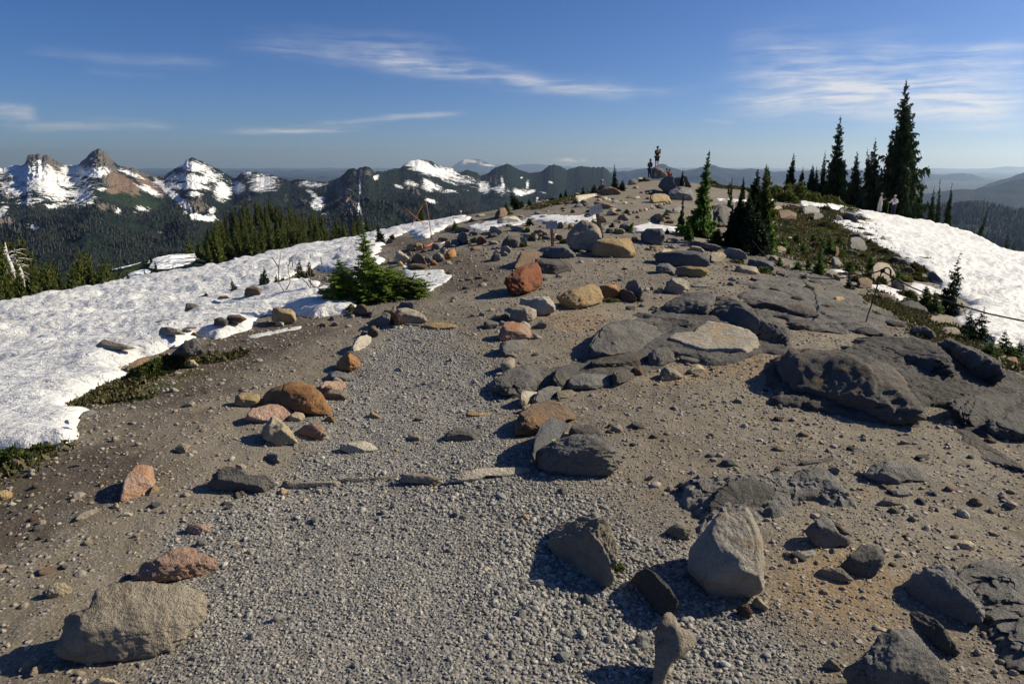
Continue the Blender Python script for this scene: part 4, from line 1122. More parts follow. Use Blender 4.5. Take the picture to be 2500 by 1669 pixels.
rock('C7', [(410,1092),(470,1000),(550,970),(650,980),(740,980),(765,1010),(760,1062),(650,1092),(500,1108)], 'grey', "grey boulder with a notched crest, lowest of the middle ledges", B, .8, 18, 7)
rock('C7', [(765,1062),(780,960),(850,935),(930,980),(942,1002),(880,1042),(820,1060)], 'basaltrust', "grey-brown fractured rock right of the notched grey boulder", 'rock', .8)
rock('C7', [(925,990),(935,925),(985,915),(1010,950),(995,990)], 'brown', "brown fractured block under the egg-shaped boulder", 'rock', .8)
rock('C7', [(1250,892),(1290,842),(1350,840),(1420,865),(1492,890),(1400,898),(1300,898)], 'basaltrust', "flat brown-grey stone under the pale ledge", 'flat_stone', .9)
rock('C7', [(1345,962),(1400,915),(1440,910),(1482,942),(1450,967),(1420,992)], 'cream', "pale cream stone out on the ochre ground", 'rock', .8, 30, 6)
rock('C7', [(1130,1035),(1130,955),(1180,928),(1250,950),(1312,1000),(1300,1018),(1210,1035)], 'tan', "rounded brown-grey rock left of the pale cream stone", 'rock', .8)
rock('C7', [(-180,1150),(-120,1040),(-50,960),(50,920),(160,905),(240,950),(280,1000),(300,1062),(150,1115),(0,1152)], 'basalt', "dark smooth bedrock back rising out of the path's right side", K, .9, 20, 7, 655, 1.2, strata=0.012)
rock('C7', [(270,1065),(280,980),(420,910),(570,880),(605,930),(520,990),(420,1070),(390,1105),(320,1075)], 'basalt', "smooth dark slab of bedrock linking up to the large wedge", K, .9, 20, 7, 666, 1.2, strata=0.012)
rock('C7', [(50,1140),(80,1110),(200,1112),(150,1200),(90,1248),(55,1180)], 'pale', "small pale angular rock beside the bedrock back", 'rock', .8, 28, 6)
rock('C7', [(150,1200),(200,1110),(280,1072),(370,1070),(382,1090),(330,1162),(200,1218)], 'grey', "rough grey rock right of the small pale angular rock", 'rock', .8, 20, 8)
rock('C7', [(330,1180),(350,1110),(450,1100),(492,1132),(470,1152),(400,1165)], 'tan', "tan-grey rock at the end of that row of edging rocks", 'rock', .8)
rock('C7', [(18,1440),(15,1370),(60,1280),(150,1210),(290,1172),(400,1220),(490,1290),(490,1325),(420,1330),(370,1395),(250,1410),(120,1452)], 'brown', "dark brown slanting boulder with a lit right ridge on the path edge", B, .85, 22, 5, 119, 1.0)
rock('D2', [(1072,310),(1080,210),(1140,90),(1200,45),(1290,75),(1298,100),(1250,165),(1220,260),(1130,310)], 'slab', "smooth dark slab leaning below the brown slanting boulder", 'rock', .6, 24, 3, 120, .6)
rock('D2', [(1300,150),(1330,90),(1370,80),(1430,85),(1500,140),(1480,170),(1360,175)], 'basaltrust', "rust-tinged rock behind the layered boulder", 'rock', .7)
rock('D2', [(1090,310),(1170,220),(1240,190),(1350,150),(1480,135),(1580,220),(1620,300),(1560,382),(1430,392),(1250,388),(1120,342)], 'grey', "wide layered grey boulder lowest on the path's right edge", B, .85, 12, 6, 122, 1.1, strata=.045)
# ---- low sheets of bedrock that join the outcrops
ledge('C7', [(500,880),(600,760),(780,590),(1000,540),(1200,430),(1560,385),(1960,510),(2180,640),(2160,810),(1930,810),(1560,875),(1200,810),(1080,920),(760,1070),(420,1115),(60,1140),(-80,1100),(60,950),(300,960)], 'basalt', .05, "low cracked bedrock sheet showing in the gaps of the middle outcrops", .6, .8, 1.2, .5, 0.0, 801, .1)
ledge('C8', [(-20,1200),(60,900),(430,770),(900,690),(1290,735),(1700,850),(1960,980),(2200,1100),(2200,1300),(1700,1480),(1340,1260),(1170,1420),(500,1300)], 'basalt', .07, "broad cracked bedrock sheet linking the big right-hand outcrops", .5, .8, 1.3, .5, 0.0, 802, .1)
ledge('C8', [(-200,400),(0,170),(200,180),(420,215),(640,330),(800,430),(1080,640),(900,690),(600,650),(350,640),(100,560),(-100,520)], 'basalt', .055, "shattered dark ledges stepping up to the right brink", .6, .8, 1.6, .8, .35, 803, .1)
ledge('D3', [(0,470),(-60,380),(100,350),(430,320),(700,300),(900,400),(980,520),(760,520),(600,520),(560,620),(330,640),(120,700),(100,560)], 'grey', .07, "low grey bedrock sheet around the rounded hump in the right foreground", .6, .8, 1.4, .5, 0.0, 804, .1)
# ---- small stones closing the gaps of the path borders
_rg = np.random.default_rng(17)
for side, line in (("left", [(985, 762), (935, 778), (895, 806), (868, 850), (846, 890), (815, 935), (785, 975), (720, 1020), (650, 1080)]),
                   ("right", [(1150, 770), (1205, 760), (1222, 790), (1236, 830), (1240, 880), (1222, 930), (1262, 965), (1300, 1000), (1275, 1050)])):
    for i in range(16):
        t = i / 15 * (len(line) - 1.001); k = int(t); f = t - k
        x = line[k][0] * (1 - f) + line[k + 1][0] * f + _rg.uniform(-9, 9); y = line[k][1] * (1 - f) + line[k + 1][1] * f + _rg.uniform(-5, 5)
        w = _rg.uniform(9, 19) * (.55 + (y - 700) / 500); h = w * _rg.uniform(.55, .85)
        rock('S', [(x - w, y + h * .5), (x - w * .7, y - h * _rg.uniform(.3, .7)), (x + w * _rg.uniform(-.3, .3), y - h), (x + w * .8, y - h * _rg.uniform(.1, .6)), (x + w, y + h * .4), (x, y + h * .75)],
             ('tan', 'grey', 'pale', 'brown', 'grey', 'pink', 'cream')[i % 7], f"small angular filler stone between the larger rocks of the path's {side} border", 'stone', .9, 24, 7, 900 + i + (40 if side == 'left' else 0), group=f"small filler stones of the path's {side} border")
# ---- big dark outcrops at the right
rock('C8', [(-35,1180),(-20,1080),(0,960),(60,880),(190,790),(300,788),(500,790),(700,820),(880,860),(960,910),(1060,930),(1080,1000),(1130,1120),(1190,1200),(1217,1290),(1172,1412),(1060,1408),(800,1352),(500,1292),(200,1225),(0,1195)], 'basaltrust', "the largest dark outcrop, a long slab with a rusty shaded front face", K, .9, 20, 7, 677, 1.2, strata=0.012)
rock('C8', [(430,792),(560,740),(690,700),(900,690),(1100,700),(1290,740),(1400,860),(1450,932),(1400,1000),(1250,1012),(1120,982),(1000,902),(880,842),(650,805)], 'basalt', "rugged dark outcrop directly behind the largest one", K, .9, 20, 7, 688, 1.2, strata=0.03)
rock('C8', [(1290,745),(1400,702),(1550,760),(1700,850),(1830,930),(1830,1000),(1750,1072),(1600,1052),(1480,992),(1400,882)], 'basalt', "dark outcrop rounding off the slope right of the rugged one", K, .9, 20, 7, 699, 1.2, strata=0.03)
rock('C8', [(1340,1200),(1400,1172),(1500,1150),(1750,1130),(1960,1112),(2150,1150),(2200,1320),(1800,1330),(1700,1450),(1500,1400),(1370,1302)], 'basalt', "long dark outcrop cut by the right edge of the picture", K, .9, 20, 7, 710, 1.2, strata=0.025)
rock('C8', [(1660,1340),(1800,1292),(1900,1250),(2050,1260),(2200,1480),(1900,1502),(1700,1482)], 'basalt', "smooth dark hump in front of the long right-edge outcrop", K, .9, 20, 7, 721, 1.2, strata=0.012)
rock('D3', [(1340,115),(1500,95),(1650,115),(1750,190),(1855,250),(1970,315),(1970,365),(1800,312),(1600,222),(1400,162)], 'basaltrust', "thin dark blade of rock running down to the right edge", K, .9, 20, 7, 732, 1.2, strata=0.012)
rock('C8', [(-205,440),(-150,395),(0,440),(100,455),(250,470),(360,500),(402,562),(330,585),(150,550),(0,545),(-120,482)], 'basaltrust', "long low dark ledge right of the bedrock dome", K, .9, 20, 7, 743, 1.2, strata=0.012)
rock('C8', [(1080,660),(1110,612),(1200,615),(1260,660),(1292,722),(1200,718)], 'basalt', "rounded dark grey boulder on the brink above the little firs", B, .85, 16, 6)
rock('C8', [(1310,665),(1350,622),(1440,620),(1477,662),(1460,702),(1390,695)], 'tan', "tan-grey rock right of the rounded dark boulder on the brink", 'rock', .8)
rock('C8', [(790,260),(800,170),(850,125),(920,130),(970,190),(987,242),(940,275),(850,285)], 'tan', "big rounded tan-grey boulder behind the hooked rope post", B, .85, 12, 4)
rock('C8', [(680,305),(690,250),(760,242),(802,262),(790,322),(720,328)], 'brown', "dark brown block left of the boulder behind the hooked post", 'rock', .8)
rock('C8', [(1230,575),(1260,537),(1400,535),(1460,570),(1440,612),(1300,615)], 'tan', "flat grey rock at the foot of the open-branched fir", 'rock', .8)
rock('C8', [(980,460),(1050,412),(1130,415),(1210,470),(1232,522),(1100,495)], 'basalt', "dark hump of rock below the small snow tongue", 'rock', .8, 12)
rock('C8', [(820,388),(850,357),(930,372),(967,432),(880,435)], 'brown', "dark brown pointed rock at the left of the small snow tongue", 'rock', .8)
rock('C8', [(1380,485),(1430,452),(1490,490),(1492,542),(1450,557),(1390,525)], 'grey', "grey boulder at the right foot of the open-branched fir", 'rock', .8)
rock('C8', [(510,425),(520,387),(560,385),(592,410),(560,437)], 'yellow', "small yellow stone on the dark ledges", T_)
ledge('C8', [(250,695),(350,652),(600,650),(720,690),(560,745),(380,725)], 'tan', 0.090, "pale tan sheet of bedrock behind the largest outcrop", 0.4, 1.2, 0.7, 0.5, 0.0, 754, 0.1)
rock('C8', [(150,600),(180,562),(300,560),(400,602),(330,645),(200,645)], 'basalt', "dark wedge between the bedrock dome and the pale tan sheet", 'rock', .8)
rock('C8', [(590,650),(650,620),(780,620),(900,670),(880,700),(700,680)], 'basalt', "rough dark strip of rock at the foot of the hooked post", K, .9, 20, 7, 765, 1.2, strata=0.012)
rock('C8', [(1750,875),(1780,830),(1830,840),(1842,877)], 'tan', "small grey-brown rock, left of the pair by the right edge", 'rock', .8)
rock('C8', [(1822,885),(1832,850),(1902,850),(1917,892),(1870,908)], 'pink', "squarish tan rock, right of the pair by the right edge", 'rock', .8)
rock('C8', [(860,560),(890,500),(930,495),(975,555),(970,575)], 'basalt', "dark pointed rock below the small snow tongue's left end", 'rock', .8)
for i, (pts, t) in enumerate([([(130,240),(170,215),(240,215),(290,250),(200,265)], "left end of the upper dark ledges"), ([(420,350),(460,310),(500,320),(545,350),(480,360)], "middle of the upper dark ledges by the yellow stone"),
                              ([(150,300),(180,285),(240,300),(225,345),(170,340)], "second row of the dark ledges"), ([(560,500),(590,465),(640,480),(670,500),(620,510)], "edge of the fine gravel right of the yellow stone"),
                              ([(300,290),(330,245),(440,235),(510,300),(420,320)], "crest of the ledges under the small dense fir"), ([(0,330),(60,300),(120,330),(100,365),(20,360)], "left of the gravel shelf among the dark ledges")]):
    rock('C8', pts, 'basalt', "angular dark ledge stone at the " + t, 'rock', .8, 22, 7, 160 + i)
# ---- foreground, right
rock('D3', [(30,885),(50,780),(130,680),(210,590),(330,592),(360,552),(420,555),(440,620),(470,700),(477,900),(470,1020),(430,1060),(360,1107),(230,1097),(170,1062),(90,982),(32,912)], 'pale', "tall upright whitish boulder, the brightest and largest loose rock in the foreground", B, .8, 26, 3, 170, .55, phi=.38, skip=(1, 3, 5), planes=(((-.14,-.10,1),.74),((.9,-.1,.6),.84)))
rock('D3', [(95,690),(140,560),(200,450),(290,402),(370,387),(470,410),(550,450),(582,512),(560,582),(440,622),(330,600),(200,630),(130,665)], 'basalt', "rounded grey bedrock hump behind the tall whitish boulder", K, .9, 20, 7, 776, 1.2, strata=0.012)
ledge('D3', [(-90,430),(-60,372),(0,380),(100,360),(300,340),(430,330),(442,380),(330,402),(220,455),(120,492),(0,465)], 'grey', 0.112, "flat grey bedrock sheet running left from the rounded hump", 0.6, 0.9, 1.2, 0.6, 0.0, 787, 0.1)
rock('D3', [(540,445),(590,402),(660,342),(760,320),(820,350),(890,420),(972,502),(920,522),(830,505),(750,500),(620,500),(560,485)], 'grey', "grey sloping rock with a rough crest right of the rounded hump", K, .9, 20, 7, 798, 1.2, strata=0.012)
rock('D3', [(470,395),(520,352),(570,350),(582,392),(530,424)], 'basalt', "small dark block in the gap behind the rounded hump", 'rock', .8)
rock('D3', [(1030,370),(1080,322),(1140,290),(1230,300),(1350,330),(1442,372),(1400,412),(1280,405),(1230,432),(1150,424),(1060,395)], 'grey', "pointed grey rock with a flat tail amid the right gravel", 'rock', .8, 22, 7, 175)
rock('D3', [(660,315),(700,290),(860,270),(872,290),(780,312)], 'basalt', "thin dark rock sliver on the gravel above the rough-crested rock", 'flat_stone', .8)
rock('D3', [(840,350),(860,317),(905,340),(890,377)], 'tan', "small tan rock right behind the rough-crested rock", 'rock', .8)
rock('D3', [(700,695),(740,650),(800,592),(850,632),(900,710),(967,742),(955,778),(860,792),(780,792),(720,742)], 'grey', "triangular brown-grey rock with a pointed top in the right foreground", 'rock', .8, 30, 6, 178)
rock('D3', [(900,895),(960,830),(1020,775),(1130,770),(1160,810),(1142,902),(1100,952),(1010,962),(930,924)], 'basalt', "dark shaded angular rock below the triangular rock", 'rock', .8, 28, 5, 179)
rock('D3', [(1115,540),(1170,492),(1250,502),(1262,542),(1180,555)], 'tan', "low tan rock amid the right gravel", 'rock', .8)
rock('D3', [(1200,485),(1220,455),(1290,455),(1322,490),(1240,502)], 'grey', "small grey rock just above the low tan rock", 'rock', .8)
rock('D3', [(1570,765),(1600,745),(1650,750),(1684,782),(1640,807),(1590,788)], 'cream', "small cream stone above the large flat right corner bedrock", T_, .8, 26)
ledge('D3', [(1400,860),(1560,812),(1700,752),(1955,792),(2150,900),(2200,1500),(1955,1520),(1800,1360),(1750,1200),(1640,1010),(1540,910)], 'grey', 0.10, "wide flat sheet of bedrock filling the right corner", .55, 1.3, .45, .12, 0.0, 865, .1)
rock('D3', [(1250,1040),(1320,952),(1420,890),(1500,885),(1560,920),(1640,1002),(1720,1112),(1737,1192),(1700,1224),(1550,1218),(1420,1152),(1280,1114)], 'grey', "pitted grey bedrock knob left of the flat sheet", K, .9, 20, 7, 820, 1.2, strata=0.012)
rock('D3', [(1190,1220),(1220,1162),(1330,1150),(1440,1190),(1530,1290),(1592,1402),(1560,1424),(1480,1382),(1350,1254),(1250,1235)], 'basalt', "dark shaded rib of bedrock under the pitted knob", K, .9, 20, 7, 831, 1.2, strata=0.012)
rock('D3', [(915,1545),(920,1490),(1050,1402),(1120,1300),(1200,1245),(1330,1250),(1420,1332),(1480,1422),(1550,1568),(1560,1680),(1300,1720),(1000,1700)], 'grey', "lit grey bedrock knob cut by the bottom edge at the right", K, .9, 20, 7, 842, 1.2, strata=0.012, Y=1.74)
rock('D3', [(800,1465),(835,1420),(912,1482),(890,1497),(812,1485)], 'tan', "small tan stone left of the bottom-edge bedrock knob", T_)
rock('D3', [(390,1115),(410,1080),(440,1070),(497,1132),(470,1153),(430,1142)], 'cream', "tan stone at the right foot of the tall whitish boulder", T_)
rock('D3', [(305,1140),(340,1115),(370,1105),(402,1152),(390,1192),(340,1195)], 'brown', "brown stone under the front of the tall whitish boulder", T_)
rock('D2', [(1772,1620),(1800,1420),(1795,1270),(1840,1170),(1880,1155),(1915,1180),(1940,1240),(2020,1290),(2035,1330),(1960,1402),(1900,1442),(1850,1522),(1830,1620)], 'tan', "pale grey-tan shard with a long tail at the bottom edge", 'rock', .6, 26, 3, 190, .6, phi=.4, skip=(3, 5), Y=1.82)
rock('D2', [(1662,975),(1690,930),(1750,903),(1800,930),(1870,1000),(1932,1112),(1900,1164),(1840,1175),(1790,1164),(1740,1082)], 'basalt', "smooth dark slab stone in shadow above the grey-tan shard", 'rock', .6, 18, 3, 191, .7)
rock('D2', [(1182,785),(1195,710),(1240,640),(1290,605),(1400,600),(1500,615),(1560,680),(1592,762),(1560,852),(1540,902),(1542,982),(1480,1024),(1400,984),(1300,902),(1210,832)], 'tan', "rough pitted tan boulder tilted on the gravel in the lower middle", B, .85, 20, 6, 192, 1.3, phi=.45, planes=(((.2,-.2,1),.80),))
rock('D2', [(1678,1305),(1720,1265),(1750,1290),(1772,1342),(1700,1354)], 'grey', "grey stone in the shade left of the grey-tan shard", T_)
rock('D2', [(1020,615),(1040,590),(1075,600),(1070,628),(1030,628)], 'cream', "cream pebble left above the rough pitted tan boulder", T_)
rock('D2', [(1100,695),(1130,672),(1153,690),(1130,712)], 'tan', "tan pebble touching the pitted tan boulder's shadow", T_)
rock('D2', [(325,410),(360,370),(470,365),(560,380),(572,412),(500,432),(380,427)], 'tan', "brownish buried slab in the middle of the stone step", 'flat_stone', .9, 14, 4, phi=.8)
rock('D2', [(600,408),(660,372),(800,332),(1000,325),(1090,335),(1092,362),(1000,382),(840,378),(800,412),(650,417)], 'pale', "long smooth whitish slab at the right end of the stone step", 'flat_stone', .9, 12, 3, phi=.8)
rock('D2', [(1850,695),(1900,650),(1980,650),(2022,692),(1990,742),(1900,734)], 'tan', "low rock left of the tall whitish boulder", 'rock', .8)
rock('D2', [(1540,115),(1560,85),(1600,85),(1614,122),(1570,137)], 'tan', "lumpy little stone right of the layered grey boulder's top", T_)
rock('D2', [(1650,95),(1670,65),(1720,75),(1742,102),(1690,112)], 'grey', "little dark-topped stone further right on the gravel", T_)
rock('D3', [(220,300),(250,275),(300,285),(312,322),(240,324)], 'grey', "small grey stone above the flat grey bedrock sheet", T_)
rock('D3', [(650,835),(690,810),(760,800),(772,832),(680,852)], 'grey', "shaded low stone beneath the triangular rock", T_)
rock('D3', [(750,940),(800,907),(900,900),(982,980),(900,985),(820,962)], 'tan', "low tan mound of rock left of the dark angular rock", 'rock', .8, 14, 4)
# ---- rocks along the middle paths
for pts, mt, lb, kd in [
    ([(290,880),(300,800),(350,755),(420,800),(480,860),(482,892),(400,907),(330,902)], 'cream', "cream log-shaped rock at the corner of the middle trail", 'rock'),
    ([(320,935),(330,890),(370,880),(402,932),(360,948)], 'yellow', "small yellow stone in front of the cream log-shaped rock", 'stone'),
    ([(485,885),(500,830),(560,785),(620,830),(662,902),(640,918),(560,912)], 'brown', "dark maroon rock right of the cream log-shaped rock", 'rock'),
    ([(640,905),(640,830),(720,820),(732,872),(700,907)], 'basalt', "dark rock squeezed between the maroon and grey pointed rocks", 'rock'),
    ([(715,855),(760,800),(810,780),(850,810),(873,867),(800,888)], 'tan', "grey pointed rock left of the orange cube-shaped rock", 'rock'),
    ([(868,855),(880,770),(980,735),(1012,812),(960,853)], 'orange', "orange cube-shaped rock on the edge of the middle trail", 'rock'),
    ([(705,925),(720,870),(760,868),(792,912),(760,937)], 'orange', "little orange block below the orange cube-shaped rock", 'stone'),
    ([(440,965),(450,920),(520,905),(600,910),(672,932),(640,972),(540,973)], 'brown', "flat brownish rock at the top edge of the small snow patch", 'rock'),
    ([(720,755),(730,680),(780,660),(840,690),(872,722),(800,748)], 'grey', "grey pointed rock beside the fallen orange pole", 'rock'),
    ([(810,765),(830,735),(890,730),(902,762),(860,792)], 'tan', "tan stone behind the orange cube-shaped rock", 'stone'),
    ([(870,695),(880,650),(930,645),(937,692),(900,712)], 'yellow', "yellow-brown stone at the end of the fallen pole", 'stone'),
    ([(940,695),(950,640),(1000,625),(1040,670),(1047,712),(1000,692)], 'slab', "bluish grey rock left of the big black rock", 'rock'),
    ([(885,720),(910,690),(980,685),(1010,705),(960,725)], 'slab', "flat bluish stone in front of the bluish grey rock", 'flat_stone'),
    ([(1010,645),(1030,580),(1070,545),(1120,555),(1152,612),(1147,682),(1070,693),(1030,672)], 'basalt', "big black rounded rock on the trail bank", 'rock'),
    ([(1225,675),(1250,620),(1290,595),(1340,620),(1362,662),(1300,693)], 'red', "reddish brown rock beside the bright green tuft", 'rock'),
    ([(1380,545),(1400,480),(1450,480),(1530,540),(1520,568)], 'pale', "pale pointed rock below the striped grey boulder", 'rock'),
    ([(1620,490),(1620,480),(1700,470),(1780,490),(1792,542),(1700,533),(1640,523)], 'grey', "grey rock with a curved top in the far row of trail rocks", 'rock'),
    ([(1468,452),(1480,410),(1560,375),(1680,362),(1740,400),(1742,422),(1600,458)], 'pale', "large grey boulder striped with pale bands beside the snow", 'boulder'),
    ([(1440,405),(1460,320),(1500,270),(1560,265),(1602,322),(1560,373)], 'brown', "dark rounded boulder wrapped by a small fir on the skyline", 'boulder'),
    ([(1518,712),(1530,660),(1600,595),(1660,590),(1730,620),(1752,682),(1740,723),(1600,743)], 'basalt', "large dark boulder on the trail bank left of the upright sign", 'boulder'),
    ([(1710,640),(1750,597),(1800,620),(1822,690),(1770,702)], 'tan', "tan rock leaning on the dark trail-bank boulder", 'rock'),
    ([(1508,765),(1530,715),(1600,705),(1637,742),(1630,783),(1570,793)], 'grey', "round grey rock just below the dark trail-bank boulder", 'rock'),
    ([(1393,885),(1410,820),(1460,785),(1500,790),(1527,842),(1490,888)], 'slab', "blue-grey rounded rock casting a long shadow on the trail", 'rock'),
    ([(1510,805),(1560,765),(1600,790),(1592,817),(1540,828)], 'tan', "little rock under the round grey rock", 'stone'),
    ([(1763,605),(1790,560),(1920,560),(1947,602),(1920,643),(1830,643)], 'grey', "speckled grey boulder with yellow grass at its foot", 'boulder'),
    ([(1880,565),(1900,525),(1950,530),(1982,592)], 'brown', "rounded brown rock behind the speckled grey boulder", 'rock'),
    ([(1930,545),(1960,515),(2050,560),(2062,588),(1980,593)], 'yellow', "smooth tan rock left of the upright sign's board", 'rock'),
    ([(1983,635),(1990,585),(2080,590),(2087,633)], 'basalt', "dark block right beside the upright sign's post", 'rock'),
    ([(2138,605),(2160,575),(2220,585),(2242,642),(2180,643)], 'brown', "brown rock right of the upright sign's post", 'rock'),
    ([(980,550),(1000,500),(1080,490),(1160,520),(1152,547),(1060,553)], 'brown', "long dark brown rock above the big black rock", 'rock'),
    ([(860,535),(880,495),(950,490),(982,522),(940,548)], 'brown', "dark rock left of the long dark brown rock", 'rock'),
    ([(955,420),(970,375),(1040,380),(1072,412)], 'yellow', "tan rock at the crest beside the half-hidden hiker", 'rock'),
    ([(1148,428),(1190,380),(1270,375),(1312,397),(1200,430)], 'basalt', "dark flat rock on the crest right of the half-hidden hiker", 'rock'),
    ([(1220,375),(1250,345),(1320,335),(1345,360),(1260,378)], 'tan', "two-part pale rock on the skyline behind the crest", 'rock'),
    ([(1358,615),(1380,560),(1460,555),(1492,592),(1420,613)], 'basalt', "low dark rock among the trail-bank rocks below the pale pointed rock", 'rock'),
    ([(1018,1114),(1060,1085),(1107,1100),(1070,1118)], 'grey', "small grey stone, left of the pair below the long shadow", 'stone'),
    ([(1085,1090),(1120,1065),(1190,1065),(1192,1097),(1110,1102)], 'grey', "flat grey stone, right of the pair below the long shadow", 'stone'),
    ([(1225,1078),(1280,1045),(1322,1067),(1290,1087)], 'grey', "dark little stone left of the rust-red boulder", 'stone'),
    ([(990,900),(1040,860),(1082,862),(1075,888)], 'brown', "flat dark stone alone on the middle trail", 'flat_stone'),
    ([(2138,1062),(2170,1025),(2215,1035),(2232,1062),(2180,1073)], 'grey', "small stone under the long dark boulder", 'stone'),
    ([(1150,565),(1180,540),(1250,545),(1262,575),(1200,585)], 'brown', "brown rock right behind the big black rock", 'rock'),
    ([(790,640),(810,605),(900,605),(920,635),(860,655)], 'brown', "flat brown rock above the fallen pole", 'flat_stone'),
    ([(200,665),(215,635),(265,630),(280,660),(240,680)], 'brown', "pink-brown stone at the foot of the small round fir", 'stone'),
    ([(200,525),(215,505),(290,508),(300,530),(250,545)], 'grey', "grey rock on the snow crest by the small round fir", 'rock'),
    ([(1795,530),(1800,495),(1840,495),(1865,530),(1840,550)], 'yellow', "ochre rock at the right end of the curved-top grey rock", 'rock'),
    ([(430,740),(440,700),(480,672),(520,690),(540,740),(500,770)], 'yellow', "lumpy ochre rock, left one of the rubble heap", 'rock'),
    ([(520,745),(530,680),(560,668),(610,680),(625,735),(570,765)], 'yellow', "lumpy ochre rock, middle one of the rubble heap", 'rock'),
    ([(600,735),(615,685),(650,690),(652,735),(620,748)], 'brown', "lumpy brown rock, right one of the rubble heap", 'rock'),
    ([(440,800),(450,765),(490,770),(500,800),(470,815)], 'yellow', "small ochre stone below the rubble heap", 'stone'),
    ([(2160,500),(2175,440),(2215,430),(2240,480),(2225,510)], 'yellow', "upright ochre rock right of the upright sign's board", 'rock'),
    ([(2280,500),(2300,455),(2349,450),(2360,495),(2320,515)], 'yellow', "squat ochre rock behind the tallest boulder's left side", 'rock'),
]:
    rock('E5', pts, mt, lb, kd, .85, 22, 7)
